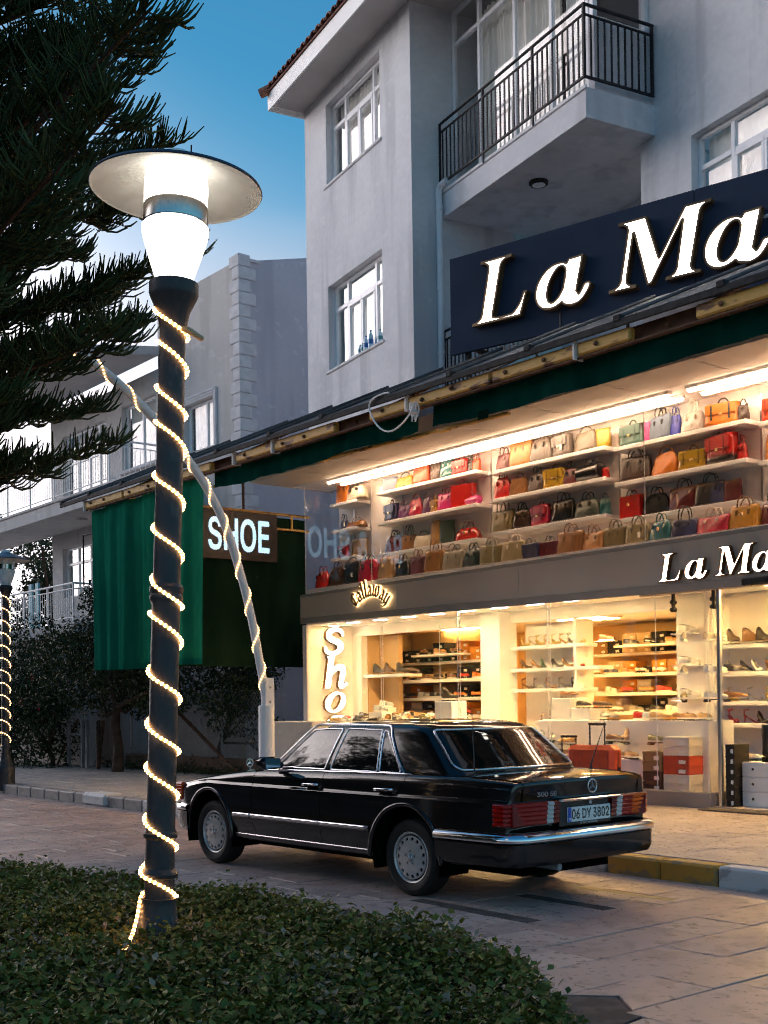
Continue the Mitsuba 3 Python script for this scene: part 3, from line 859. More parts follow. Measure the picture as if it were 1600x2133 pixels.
BAGCOL = {'orange': (0.75, 0.24, 0.02), 'cream': (0.72, 0.62, 0.47), 'blue': (0.06, 0.1, 0.22), 'brown': (0.27, 0.12, 0.035), 'black': (0.012, 0.012, 0.014), 'crimson': (0.42, 0.015, 0.05), 'bluegrey': (0.22, 0.27, 0.36), 'mustard': (0.52, 0.26, 0.03), 'coral': (0.72, 0.12, 0.05), 'darkbrown': (0.07, 0.04, 0.03), 'teal': (0.04, 0.16, 0.17), 'red': (0.55, 0.02, 0.015), 'orangered': (0.68, 0.1, 0.02), 'navy': (0.025, 0.025, 0.08), 'purple': (0.1, 0.03, 0.1), 'plum': (0.13, 0.045, 0.15), 'magenta': (0.5, 0.02, 0.16), 'pink': (0.62, 0.06, 0.25), 'maroon': (0.14, 0.02, 0.025), 'camel': (0.5, 0.25, 0.09), 'olive': (0.19, 0.145, 0.06), 'darkgreen': (0.05, 0.07, 0.05), 'taupe': (0.24, 0.2, 0.15), 'khaki': (0.3, 0.24, 0.13), 'grey': (0.2, 0.17, 0.15), 'yellow': (0.58, 0.36, 0.04), 'green': (0.1, 0.2, 0.17), 'royal': (0.04, 0.06, 0.42), 'pale': (0.55, 0.5, 0.45), 'denim': (0.2, 0.25, 0.33), 'tan': (0.42, 0.27, 0.13), 'gold': (0.45, 0.3, 0.12)}
SHELFZ = {'1t': 5.3, '1m': 4.8, '1l': 4.275, '2t': 5.32, '2m': 4.78, '2l': 4.215, '3t': 5.235, '3m': 4.785, '3l': 4.25, '4t': 5.165, '4m': 4.66, '4l': 4.135, '5t': 5.08, '5m': 4.58, '5l': 4.05}
BAY = {'1': (-18.22, -17.40), '2': (-16.80, -14.20), '3': (-13.92, -11.50), '4': (-11.33, -9.12), '5': (-8.95, -6.6)}
for r, z in SHELFZ.items():
    a, b = BAY[r[0]]
    s = obj('bag_shelf', MB().cbox((a, 13.40, z - .03), (b, 13.755, z + .03), .006), 'm_shelf', shop)
for b in '12345':
    for x in (BAY[b][0] + .3, BAY[b][1] - .02):
        obj('shelf_track', MB().box((x, 13.742, 3.75), (x + .025, 13.759, 5.6)), 'm_steel', shop)

# ---- ground floor: display windows, inside room
LC = 3.05
obj('display_ceiling', MB().box((-18.30, VG - .02, LC), (UR, 14.35, LC + .14)), 'm_wall_shop', shop)
obj('left_panel', MB().box((-18.42, VG - .05, .17), (-18.30, 14.0, LC)), 'm_wall_shop', shop, label='white end wall that carries the big upright letters')
obj('header', MB().box((-18.30, 13.95, 2.86), (-10.34, 14.10, LC - .002)), 'm_wall_shop', shop)
obj('side_strip', MB().box((-18.30, 13.95, .2), (-18.02, 14.10, 2.858)), 'm_wall_shop', shop)
obj('column', MB().cbox((-14.48, 13.70, .2), (-14.02, 14.10, LC - .003), .008), 'm_wall_shop', shop)
obj('pillar', MB().cbox((-10.66, 13.90, .2), (-10.16, 14.36, LC - .003), .008), 'm_wall_shop', shop)
obj('display_floor', MB().box((-18.30, VG + .05, .2), (-14.5, 13.95, 1.22)).box((-14.5, VG + .05, .2), (-12.85, 13.95, 1.10)), 'm_wall_shop', shop, label='white stand that carries the shoes')
obj('display_steps', MB().cbox((-12.84, 13.32, .2), (-9.72, 13.90, 1.285), .006).cbox((-12.84, 13.09, .2), (-10.6, 13.318, .755), .006), 'm_wall_shop', shop, label='stepped white stand behind the glass')
obj('base_skirt', MB().cbox((-18.30, VG - .08, .165), (-9.36, VG + .04, .37), .01), 'm_fascia_trim', shop)
obj('base_skirt', MB().cbox((-9.44, VG + .042, .165), (-9.36, 13.95, .37), .01), 'm_fascia_trim', shop)
low = [-18.28, -16.12, -14.62, -14.16, -12.2, -10.25, -9.42]
for a, b in zip(low[:-1], low[1:]):
    obj('lower_pane', MB().add(np.array([[a + .004, VG, .372], [b - .004, VG, .372], [b - .004, VG, LC - .002], [a + .004, VG, LC - .002]]), [[0, 1, 2], [0, 2, 3]]), 'm_shop_glass', shop)
for x in low[1:]:
    for d in ((-.028, .028) if x in (-16.12, -14.16, -12.2) else (0,)):
        obj('glass_joint', MB().box((x + d - .004, VG - .006, .372), (x + d + .004, VG + .006, LC - .002)), 'm_white_gloss', shop)
obj('side_pane', MB().add(np.array([[-9.42, VG, .372], [-9.42, 13.9, .372], [-9.42, 13.9, LC - .002], [-9.42, VG, LC - .002]]), [[0, 1, 2], [0, 2, 3]]), 'm_shop_glass', shop)
for i, z in enumerate((2.33, 1.90, 1.55)):
    obj('glass_shelf', MB().cbox((-10.1, VG + .12, z - .008), (-9.45, 13.6, z + .008), .003), 'm_shop_shelf_glass', shop)
scene['m_shop_shelf_glass'] = {'type': 'roughplastic', 'diffuse_reflectance': {'type': 'rgb', 'value': [.45, .52, .48]}, 'alpha': .08}
scene['m_shop_shelf_glass'] = {'type': 'thindielectric', 'int_ior': 1.5}
obj('door_rail', MB().cbox((-10.5, VG - .03, 2.97), (-8.3, VG + .1, 3.045), .006), 'm_fascia', shop)
for x in (-9.98, -9.35):
    h = obj('door_hanger', MB().cbox((x - .02, VG + .02, 2.78), (x + .02, VG + .06, 2.97), .006).cyl((x, VG + .0, 2.76), (x, VG + .08, 2.76), .03, 12).cyl((x, VG + .0, 2.86), (x, VG + .08, 2.86), .03, 12), 'm_dark_metal', shop)
obj('door_frame', MB().cbox((-9.30, VG + .02, .2), (-9.25, VG + .07, LC - .004), .006), 'm_steel', shop)
obj('door_sensor', MB().cbox((-8.80, VG - .16, fl(-8.7) - .0), (-8.42, VG - .077, fl(-8.7) + .085), .015), 'm_black_metal', shop)
# room
obj('room_floor', MB().box((-18.28, 14.11, .12), (UR, 19.8, .2)).box((-9.35, VG - .05, .12), (UR, 14.108, .198)), 'm_floor_shop', shop)
obj('threshold', MB().cbox((-9.35, VG - .35, .16), (UR, VG - .055, .19), .006), 'm_granite_dark', shop)
obj('room_ceiling', MB().box((-18.41, 14.36, 3.0), (UR, 19.8, 3.15)), 'm_wall_shop', shop)
obj('room_wall', MB().box((-18.41, 17.75, .2), (UR, 17.9, 3.0)).box((-18.41, 14.37, .2), (-18.29, 17.75, 3.0)).box((UR, VG, .2), (UR + .2, 19, 3.0)), 'm_tan_wall', shop)
obj('display_side', MB().box((-18.29, 14.11, 1.2), (-18.02, 14.5, 2.86)).box((-18.02, 14.40, 1.2), (-17.45, 14.5, 2.86)), 'm_tan_wall', shop)
obj('display_back', MB().box((-14.0, 14.28, 1.1), (-12.62, 14.36, 2.85)).cbox((-12.66, 13.96, 1.1), (-12.60, 14.36, 2.85), .004), 'm_wall_shop', shop)
for z, a, b in ((2.44, -14.02, -12.44), (2.08, -14.02, -12.12), (1.75, -14.02, -12.44), (2.09, -18.0, -16.76)):
    obj('shoe_shelf', MB().cbox((a, 13.95 if a > -17 else 13.98, z - .028), (b, 14.279 if a > -17 else 14.39, z + .028), .005), 'm_shelf', shop)
RACKS = (('left', -18.26, -15.45, 15.05, (2.33, 1.98, 1.64, 1.32)), ('middle', -14.95, -12.0, 17.0, (2.40, 2.02, 1.68, 1.34)))
for _, a, b, v, zs0 in RACKS:
    for z in zs0:
        obj('back_shelf', MB().cbox((a, v, z - .025), (b, v + .35, z + .025), .005), 'm_shelf', shop)
    obj('back_cabinet', MB().box((a, v + .355, .2), (b, v + .5, 2.95)), 'm_tan_wall', shop)
# right of the door: white shelving that faces the street
obj('shelving_back', MB().box((-10.14, 14.37, .2), (-6.5, 14.45, 3.0)), 'm_wall_shop', shop)
obj('shelving_side', MB().box((-10.158, 13.98, .2), (-10.10, 14.368, 2.98)), 'm_wall_shop', shop)
for z in (2.29, 1.91, 1.51, 1.21):
    obj('shoe_shelf', MB().cbox((-10.098, 14.0, z - .032), (-6.5, 14.368, z + .028), .005), 'm_shelf', shop)
# lights: strip of downlights behind the glass, panels inside
for i, x in enumerate((-17.09, -16.31, -15.54, -14.82, -14.10, -13.36, -12.60, -11.89, -11.17)):
    k = obj('downlight', MB().cbox((x - .16, 12.99, LC - .018), (x + .16, 13.13, LC - .001), .004), 'm_white_gloss', shop)
    obj('lamp', MB().cbox((x - .13, 13.01, LC - .026), (x + .13, 13.11, LC - .0185), .003), 'm_downlight', k, glow=np.array(WARM) * 185, weight=.6)
k = obj('spot_lamp', MB().lathe([(.10, LC - .02), (.11, LC - .015), (.11, LC - .001)], 20, at=(-18.0, 13.3, 0)), 'm_white_gloss', shop)
for i, (x, y) in enumerate(((-16.8, 15.6), (-13.8, 15.6), (-11.0, 15.6), (-8.4, 13.4), (-8.4, 15.8))):
    k = obj('ceiling_light', MB().cbox((x - .5, y - .32, 2.97 if y > 14.2 else 3.02), (x + .5, y + .32, 2.998 if y > 14.2 else 3.048), .004), 'm_white_gloss', shop)
    z = 2.966 if y > 14.2 else 3.016
    obj('lamp', MB().cbox((x - .46, y - .28, z - .01), (x + .46, y + .28, z), .003), 'm_downlight', k, glow=np.array((1.0, .58, .18)) * (26.0 if y > 14.2 else 38.0), weight=1.2)
obj('lamp', MB().lathe([(0, LC - .03), (.085, LC - .03), (.09, LC - .021)], 20, at=(-18.0, 13.3, 0)), 'm_downlight', 'shop__spot_lamp', glow=np.array(WARM) * 40, weight=.4)
# low plinth at the left corner of the front
obj('corner_plinth', MB().cbox((-18.95, 12.2, .12), (-17.2, VG - .09, 1.27), .012), 'm_stucco_cream', shop, label='low pale plinth beside the shop front')

# ---- signs
big = thing('sign_board', 'large dark blue sign board with glowing white italic letters above the awning', 'sign')
c3 = 14.22 * .998
obj('panel', MB().cbox((-9.60, c3, 6.52), (-5.94, c3 + .06, 7.89), .004).cbox((-5.93, c3, 6.52), (-2.2, c3 + .06, 7.89), .004), 'm_sign_blue', big, SG)
obj('bracket', MB().box((-9.4, c3 + .061, 6.6), (-9.34, c3 + 1.0, 6.66)).box((-7.4, c3 + .061, 6.6), (-7.34, c3 + .6, 6.66)).box((-9.4, c3 + .061, 6.2), (-9.34, c3 + .14, 6.599)), 'm_dark_metal', big, SG)
cap = .87
for ch, x in (('L', -9.16), ('a', -8.20), ('M', -7.04), ('a', -5.83)):
    channel_letter(big, place_poly(GL[ch], cap, x, 6.81), c3, .11, .026, SG, (5.2, 4.7, 4.0), 'm_bronze')
fs = thing('fascia_sign', 'small glowing white italic shop letters on the grey fascia', 'sign')
cap = .37
for ch, x in (('L', -10.10), ('a', -9.69), ('M', -9.20), ('a', -8.68)):
    channel_letter(fs, place_poly(GL[ch], cap, x, 3.125), VG - .06, .07, .008, SH, (3.6, 2.9, 2.1), 'm_bronze')
# upright letters on the end wall: drawn in (v, z), facing +u
up = thing('upright_sign', 'stacked glowing white letters on the white end wall', 'sign')
FU = SH @ np.array([[0, -1, 0], [1, 0, 0], [0, 0, 1.0]])      # x -> v, y -> -u
for ch, x, y, s, wx in (('S', 13.23, 2.53, .45, .50), ('h', 13.19, 1.87, .61, .58), ('o', 13.19, 1.42, .56, .64), ('e', 13.19, .98, .56, .64)):
    g = affinity.affine_transform(GL[ch], [wx, 0, 0, s, x, y])
    channel_letter(up, g, 18.30, .07, .003, FU, (3.0, 2.5, 1.7), 'm_bronze')
arc = thing('arched_sign', 'black letter name in a glowing arch on the fascia', 'sign')


def black_letters():
    st = lambda *p: nib(np.array(p, float), .11, 40, .012)
    C = st((.42, .82), (.28, .92), (.12, .72), (.08, .40), (.20, .10), (.42, .16)).union(st((.26, .86), (.26, .2))).union(st((.40, .84), (.46, .74)))
    a = st((.08, .54), (.24, .62), (.34, .50), (.34, .08), (.40, .04)).union(st((.34, .36), (.12, .26), (.10, .12), (.20, .04), (.33, .14)))
    l = st((.02, .92), (.14, 1.0), (.14, .10), (.24, .02))
    w = st((.06, .58), (.14, .64), (.14, .10), (.26, .03), (.36, .12), (.36, .62)).union(st((.36, .12), (.48, .03), (.60, .14), (.60, .60), (.54, .66)))
    y = st((.06, .58), (.14, .64), (.14, .14), (.26, .04), (.38, .12)).union(st((.38, .64), (.38, .0), (.26, -.22), (.08, -.26)))
    return [(C, .50), (a, .44), (l, .26), (l, .26), (a, .44), (w, .72), (a, .44), (y, .46)]


gl = black_letters()
tot = sum(w for _, w in gl)
s, R, cu, cz = .30, .62, -16.27, 2.86
ang = -tot * s / R / 2 * .98
for g, w in gl:
    th = ang + w * s / R / 2 * .98
    q = affinity.translate(affinity.scale(g, s, s, origin=(0, 0)), -w * s / 2, R - .06)
    q = affinity.translate(affinity.rotate(q, -math.degrees(th), origin=(0, 0)), cu, cz)
    ang += w * s / R * .98
    k = obj('letter', MB().prism(q.simplify(.003), VG - .13, VG - .115, 'y'), 'm_bronze', arc)
    obj('halo_body', MB().prism(q.buffer(.010).simplify(.003), VG - .1149, VG - .075, 'y'), 'm_downlight', k, glow=(.9, .55, .22), weight=.2)
# ---------------------------------------------------------------- bags


def blob(w, d, h, wf, df, nz=7, nr=20, sq=4.0, top_dip=0.0, noise_amp=0.0, seed=0, zf=None):
    """soft body: superellipse rings, wf(t), df(t) scale factors along the height t"""
    P = []
    for i, t in enumerate(np.linspace(0, 1, nz)):
        a = np.arange(nr) * 2 * PI / nr
        ca, sa = np.cos(a), np.sin(a)
        r = (np.abs(ca) ** sq + np.abs(sa) ** sq) ** (-1 / sq)
        x, y = r * ca * w / 2 * wf(t), r * sa * d / 2 * df(t)
        z = np.full(nr, h * (zf(t) if zf else t)) - top_dip * t * (1 - (2 * x / max(w, 1e-6)) ** 2)
        P.append(np.stack([x, y, z], 1))
    P = np.array(P)
    if noise_amp:
        q = (meshkit.noise(P * 14 + seed * 7.3, seed) - .5) * 2 * noise_amp
        P[..., 1] += q * np.sign(P[..., 1])
        P[1:, :, 2] += (meshkit.noise(P[1:] * 9 + seed, seed + 3) - .5) * noise_amp
    m = MB().grid(P, closed_v=True, flip=True)
    k = len(P)
    v, f = m.arrays()
    n0 = len(v)
    v = np.vstack([v, P[0].mean(0), P[-1].mean(0)])
    j = np.arange(nr)
    f = np.vstack([f, np.stack([j * 0 + n0, (j + 1) % nr, j], 1), np.stack([j * 0 + n0 + 1, (k - 1) * nr + j, (k - 1) * nr + (j + 1) % nr], 1)])
    return v, f


def arch(w, h, y, z, r=.008, n=11, lean=0.0):
    a = np.linspace(0, PI, n)
    pts = np.stack([-np.cos(a) * w / 2, y + lean * np.sin(a), z + np.sin(a) ** .8 * h], 1)
    return MB().tube(np.vstack([[pts[0] - [0, 0, .05]], pts, [pts[-1] - [0, 0, .05]]]), r, 6)


def make_bag(kind, col, u, v, z, w, h, label, group, seed):
    rg = random.Random(seed)
    b = thing('handbag', label, 'handbag', group)
    base = np.array(BAGCOL[col]) ** 1.12 * .62
    hc = base * .45 if base.sum() > .25 else base * .8
    if 'black handle' in label or 'dark' in label:
        hc = np.array([.012, .012, .012])
    if 'white handle' in label or 'cream cord' in label or 'pale handle' in label:
        hc = np.array([.6, .52, .42])
    d = min(.24, max(.10, w * .42))
    yaw = rot('z', rg.uniform(-12, 12))
    mat = 'm_patent' if any(q in label for q in ('patent', 'glossy', 'shiny', 'croc')) else 'm_matte' if 'suede' in label or 'denim' in label else rg.choice(['m_leather', 'm_leather', 'm_satin'])
    put = lambda nm, mesh, c, mt=mat, sm=True: obj(nm, tf(mesh, yaw, (u, v, z)), mt, b, smooth=sm, color=c)
    k = 1.0
    if kind == 'tote':
        body = blob(w, d, h, lambda t: 1.0 + (.06 if seed % 2 else -.10) * t - .05 * (t > .95), lambda t: 1 - .68 * t ** 1.5, 8, 20, 5, .012, .008, seed)
        hh = .14 if 'tall' not in label and 'long' not in label and 'ring' not in label else .20
        hs = [arch(w * .42, hh, s * d * .17, h - .03, .008, lean=s * .02) for s in (-1, 1)]
    elif kind == 'bowler':
        body = blob(w, d, h, lambda t: 1 - .38 * t ** 3, lambda t: 1 - .75 * t ** 2.2, 9, 22, 3.2, 0, .006, seed)
        hs = [arch(w * .34, .13 if 'tall' not in label else .19, s * d * .16, h * .9, .0085, lean=s * .012) for s in (-1, 1)]
    elif kind == 'hobo':
        body = blob(w, d, h, lambda t: 1 - .45 * abs(t - .25) ** 1.6 - .12 * t, lambda t: 1 - .7 * t ** 1.4, 9, 26, 2.6, .05, .022, seed)
        hs = [arch(w * .5, .10, 0, h - .05, .012)]
    elif kind == 'slouch':
        body = blob(w, d, h, lambda t: 1 - .20 * t ** 2, lambda t: 1 - .62 * t ** 1.2, 8, 24, 2.8, .035, .018, seed)
        hs = [arch(w * .55, .11, 0, h - .05, .007)]
    elif kind == 'satchel':
        body = blob(w, d, h, lambda t: 1 - .06 * t, lambda t: 1 - .30 * t, 6, 20, 7, 0, .004, seed)
        hs = [arch(w * .30, .09, 0, h - .015, .010)]
    elif kind == 'barrel':
        m = MB().lathe([(0, -w / 2), (h * .42, -w / 2), (h * .5, -w / 2 + .02), (h * .5, w / 2 - .02), (h * .42, w / 2), (0, w / 2)], 20, 'x', (0, 0, h / 2))
        body = m.arrays()
        hs = [arch(w * .30, .09, s * h * .2, h * .92, .008) for s in (-1, 1)]
    elif kind == 'box':
        body = MB().cbox((-w / 2, -d * .35, 0), (w / 2, d * .35, h), .012).arrays()
        hs = [arch(w * .32, .10, -d * .2, h - .02, .006), arch(w * .32, .10, d * .2, h - .02, .006)]
        k = 0
    else:   # clutch, upright
        body = blob(w, .09, h, lambda t: 1 - .04 * t, lambda t: 1 - .5 * t, 5, 18, 6, 0, .006, seed)
        hs = []
    shade = 1 + .12 * (meshkit.noise(body[0] * 11 + seed, seed)[:, None] - .5)
    cc = base * shade
    if 'black base' in label or 'black top' in label:
        cc = np.where(((body[0][:, 2] < h * .22) if 'base' in label else (body[0][:, 2] > h * .72))[:, None], [.012, .012, .012], cc)
    if 'navy side' in label or 'navy and black' in label:
        cc = np.where((body[0][:, 0] > 0)[:, None], [.02, .025, .07], cc)
    if 'orange and red' in label:
        cc = np.where((body[0][:, 0] < -.05)[:, None], [.45, .04, .02], cc)
    put('body', body, cc, sm=bool(k))
    for m in hs:
        put('handle', m, hc)
    if kind == 'satchel':
        put('flap', MB().cbox((-w * .455, -d * .5 - .006, h * .48), (w * .455, -d * .40, h * .97), .012), base * .86, sm=False)
        obj('clasp', tf(MB().cbox((-.025, -d * .5 - .014, h * .44), (.025, -d * .5 - .004, h * .54), .004), yaw, (u, v, z)), 'm_gold', b)
        for s in (-1, 1):
            put('strap', MB().cbox((s * w * .26 - .012, -d * .5 - .012, h * .25), (s * w * .26 + .012, -d * .5 - .005, h * .92), .003), hc, sm=False)
    elif kind in ('tote', 'bowler'):
        for s in (-1, 1):
            put('handle_tab', MB().cbox((s * w * .2 - .016, -d * .5 - .004 if kind == 'bowler' else -d * .36, h * .60), (s * w * .2 + .016, -d * .22, h * .80), .004), hc, sm=False)
        if kind == 'bowler':
            put('zip', MB().tube(np.stack([np.linspace(-w * .32, w * .32, 9), np.zeros(9), h * (1.003 - .10 * np.linspace(-1, 1, 9) ** 4)], 1), .006, 5), (.25, .22, .18), 'm_satin')
    if 'gold' in label or 'silver' in label or 'chain' in label:
        obj('clasp', tf(MB().lathe([(0, -.008), (.024, -.008), (.028, 0), (.024, .006)], 14, 'y', (0, -d * .46, h * .6)), yaw, (u, v, z)), 'm_gold', b)
    if 'tag' in label:
        put('tag', MB().box((w * .12, -d * .5 - .012, h * .3), (w * .12 + .045, -d * .5 - .009, h * .3 + .075)), (.78, .76, .7), 'm_matte', False)
    return b


WHERE = {'1': 'corner bay', '2': 'second bay', '3': 'third bay', '4': 'fourth bay', '5': 'right edge bay', 't': 'top', 'm': 'middle', 'l': 'lowest'}
for i, (row, kind, col, u, w, h, txt) in enumerate(BAGS):
    if row == 'L':
        make_bag(kind, col, u, 13.18, 3.722, w * 1.02, h * 1.12, f'{txt}, front row on the ledge', 'bags in the front row on the ledge', i)
    else:
        make_bag(kind, col, u, 13.55, SHELFZ[row] + .031, w * 1.02, h * 1.14, f'{txt}, {WHERE[row[1]]} shelf of {WHERE[row[0]]}', 'bags on the white wall shelves', i)

# ---------------------------------------------------------------- shoes
SHOECOL = dict(black=(.014, .013, .012), brown=(.16, .075, .03), tan=(.42, .22, .08), camel=(.55, .33, .14), white=(.74, .71, .66), cream=(.66, .55, .38), grey=(.22, .2, .18), navy=(.03, .04, .08), red=(.50, .03, .02), orange=(.65, .18, .03), gold=(.58, .42, .16), silver=(.42, .40, .36), olive=(.16, .14, .07), nude=(.62, .42, .28), green=(.05, .12, .09), darkbrown=(.06, .032, .02))


def make_shoe(kind, col, u, v, z, deg, label, group=None, s=1.0, tilt=0.0):
    """shoe with its heel at the origin, toe along +x before turning"""
    t = thing('shoe', label, 'shoe', group)
    base = np.array(SHOECOL[col])
    M = rot('z', deg) @ rot('y', tilt) * s
    loc = (u, v, z)
    L = .28 if kind in ('sneaker', 'dress', 'loafer', 'boot') else .23
    lift = .085 if kind in ('pump', 'sandal') else .10 if kind == 'tallboot' else 0.0
    if kind == 'tallboot':
        lift, L = .04, .27
    x = np.linspace(0, 1, 11)
    foot = lift * np.clip(1 - (x / .62), 0, 1) ** .9 * (1 - .1 * x)
    wid = interp(x, [0, .12, .35, .65, .88, 1], np.array([.022, .032, .029, .044, .034, .012]) * (1.0 if L > .25 else .82))
    put = lambda nm, mesh, c, mt='m_leather', sm=True: obj(nm, tf(mesh, M, loc), mt, t, smooth=sm, color=c)
    th = .026 if kind == 'sneaker' else .012 if kind in ('dress', 'loafer', 'boot') else .008
    if kind == 'tallboot':
        th = .016
    # sole
    a = np.array([0, 1])
    top = np.stack([np.stack([x * L, sgn * wid * 1.06, foot + th], 1) for sgn in (1, -1)])
    bot = top - [0, 0, th]
    put('sole', MB().grid(np.stack([bot[0], top[0], top[1], bot[1]]), closed_u=True), (.72, .68, .6) if kind == 'sneaker' else np.minimum(base * .5, .05) if kind != 'sandal' else base * .6, 'm_matte', False)
    if kind in ('dress', 'loafer', 'boot', 'tallboot'):
        put('heel', MB().cbox((-.004, -.03, -.024), (.07, .03, .001 + foot[0]), .004).arrays(), (.015, .012, .01), 'm_matte', False)
        loc = (u, v, z + .024 * s)
    if kind in ('pump', 'sandal'):
        put('heel', MB().tube([(.012, 0, 0), (.016, 0, lift * .5), (.022, 0, lift + .004)], [.006, .008, .02], 7), base * .8, 'm_leather')
    hts = {'sneaker': [.085, .088, .082, .058, .050, .03], 'dress': [.062, .066, .060, .050, .036, .020], 'loafer': [.056, .060, .048, .052, .036, .018], 'boot': [.15, .155, .12, .062, .048, .026], 'tallboot': [.10, .11, .11, .07, .05, .025], 'pump': [.048, .050, .026, .022, .034, .016], 'sandal': None}[kind]
    if hts is not None:
        h = interp(x, [0, .12, .32, .62, .86, 1], hts)
        ph = np.linspace(0, PI, 9)
        P = np.stack([np.stack([x * L, wid * np.cos(p), foot + th + h * np.sin(p) ** .55], 1) for p in ph], 1)
        m = MB().grid(P)
        c = np.tile(base, (P.shape[0] * P.shape[1], 1))
        zz = P[..., 2].reshape(-1)
        inner = ((np.abs(np.tile(np.cos(ph), 11)) < .55) & (np.repeat(x, 9) < (.36 if kind != 'pump' else .62)) & (np.repeat(x, 9) > .04))
        if kind != 'tallboot':
            c[inner] = base * .12 + .004
        if kind == 'sneaker':
            c[(np.repeat(x, 9) > .45) & (np.repeat(x, 9) < .62)] = base * .5 + .2 * (base.sum() < .5)
        put('upper', m, c, 'm_patent' if col == 'black' and kind in ('dress', 'pump') else 'm_leather')
        if kind == 'tallboot':
            put('shaft', MB().lathe([(.046, .10), (.05, .2), (.058, .36), (.056, .42), (.05, .42), (.045, .38)], 14, 'z', (.06, 0, 0)), base, 'm_satin')
        if kind in ('sneaker', 'dress'):
            put('laces', MB().tube([(L * .42, -.018, .085), (L * .42, .018, .085), (L * .5, -.018, .074), (L * .5, .018, .074), (L * .57, -.016, .064), (L * .57, .016, .064)], .003, 4), (.7, .67, .6) if base.sum() < 1 else (.3, .3, .3), 'm_matte', False)
    else:
        for fx in (.93, .72):
            ph = np.linspace(0, PI, 7)
            i = fx * 10
            w0 = np.interp(fx, x, wid)
            put('strap', MB().tube(np.stack([fx * L + 0 * ph, w0 * 1.05 * np.cos(ph), np.interp(fx, x, foot) + th + .035 * np.sin(ph)], 1), .007, 5), base)
        ph = np.linspace(0, 2 * PI, 13)[:-1]
        put('ankle_strap', MB().tube(np.stack([.035 + .030 * np.cos(ph), .030 * np.sin(ph), lift + .065 + .01 * np.cos(ph)], 1), .005, 5, closed=True), base)
        put('back_strap', MB().tube([(.012, 0, lift), (.004, 0, lift + .035), (.006, 0, lift + .066)], .008, 5), base)
    return t


def shoe_box(u, v, z, w, d, h, col, label, group, card=True, parent_thing='shoe_box'):
    b = thing(parent_thing, label, 'box', group)
    col = np.array(col)
    obj('carton', MB().cbox((u, v, z), (u + w, v + d, z + h * .72), .003), 'm_matte', b, color=col)
    obj('lid', MB().cbox((u - .003, v - .003, z + h * .70), (u + w + .003, v + d + .003, z + h), .003), 'm_matte', b, color=col * .94)
    if card:
        obj('size_label', MB().box((u + w * .60, v - .005, z + h * .15), (u + w * .86, v - .001, z + h * .55)), 'm_matte', b, color=(.75, .73, .68))
    return b


rg = random.Random(31)
BOXC = {'black': (.016, .015, .015), 'orange': (.62, .24, .03), 'cream': (.62, .48, .28), 'white': (.70, .66, .58), 'brown': (.30, .17, .07)}
SHN = ['top', 'second', 'third', 'lowest']
for side, ra, rb, rv, zs0 in RACKS:
    for zi, z in enumerate(zs0):
        u, i = ra + .02, 0
        while u < rb - .3:
            c = rg.choices(list(BOXC), [6, 4, 3, 2, 1] if zi < 2 else [3, 4, 5, 3, 1])[0]
            n = rg.choice((2, 2, 2, 1)) if zi else rg.choice((2, 3, 3))
            if rg.random() < .9:
                for k in range(n):
                    shoe_box(u, rv + .03, z + .026 + k * .118, .31, .30, .115, BOXC[c], f'{c} shoe box, {side} back rack, {SHN[zi]} shelf, {ORD[i]} from left, {["bottom", "second", "third"][k]} in pile', 'shoe boxes on the racks at the back of the shop')
            u += .335
            i += 1
        if zi:
            obj('front_ledge', MB().cbox((ra, rv - .34, z - .03), (rb, rv - .002, z + .03), .005), 'm_shelf', shop)
        else:
            obj('front_ledge', MB().cbox((ra + .8, rv - .34, z + .11), (rb - .7, rv - .002, z + .15), .005), 'm_shelf', shop)
        u, i = ra + (.1 if zi else .9), 0
        while u < rb - (.35 if zi else 1.05):
            kc = rg.choice(['white', 'black', 'black', 'brown', 'grey', 'red', 'navy', 'white', 'orange', 'tan'])
            make_shoe(rg.choice(['sneaker', 'sneaker', 'dress', 'loafer']), kc, u, rv - .17, z + (.032 if zi else .152), rg.choice([10, -10, 5]), f'{kc} shoe, {side} rack at shop back, {SHN[zi]} ledge, {ORD[i]} from left', 'shoes before the boxes at the back', 1.05)
            u += rg.choice([.34, .38, .46])
            i += 1
# two loose white trainers shown higher up
for u, z, c in ((-13.9, 2.60, 'red'),):
    obj('pin_shelf', MB().cbox((u - .05, 15.9, z - .012), (u + .33, 16.1, z), .004), 'm_shelf', shop)
    make_shoe('sneaker', c, u, 16.0, z, 6, f'{c} trainer on its own small ledge inside the shop', None, 1.1)

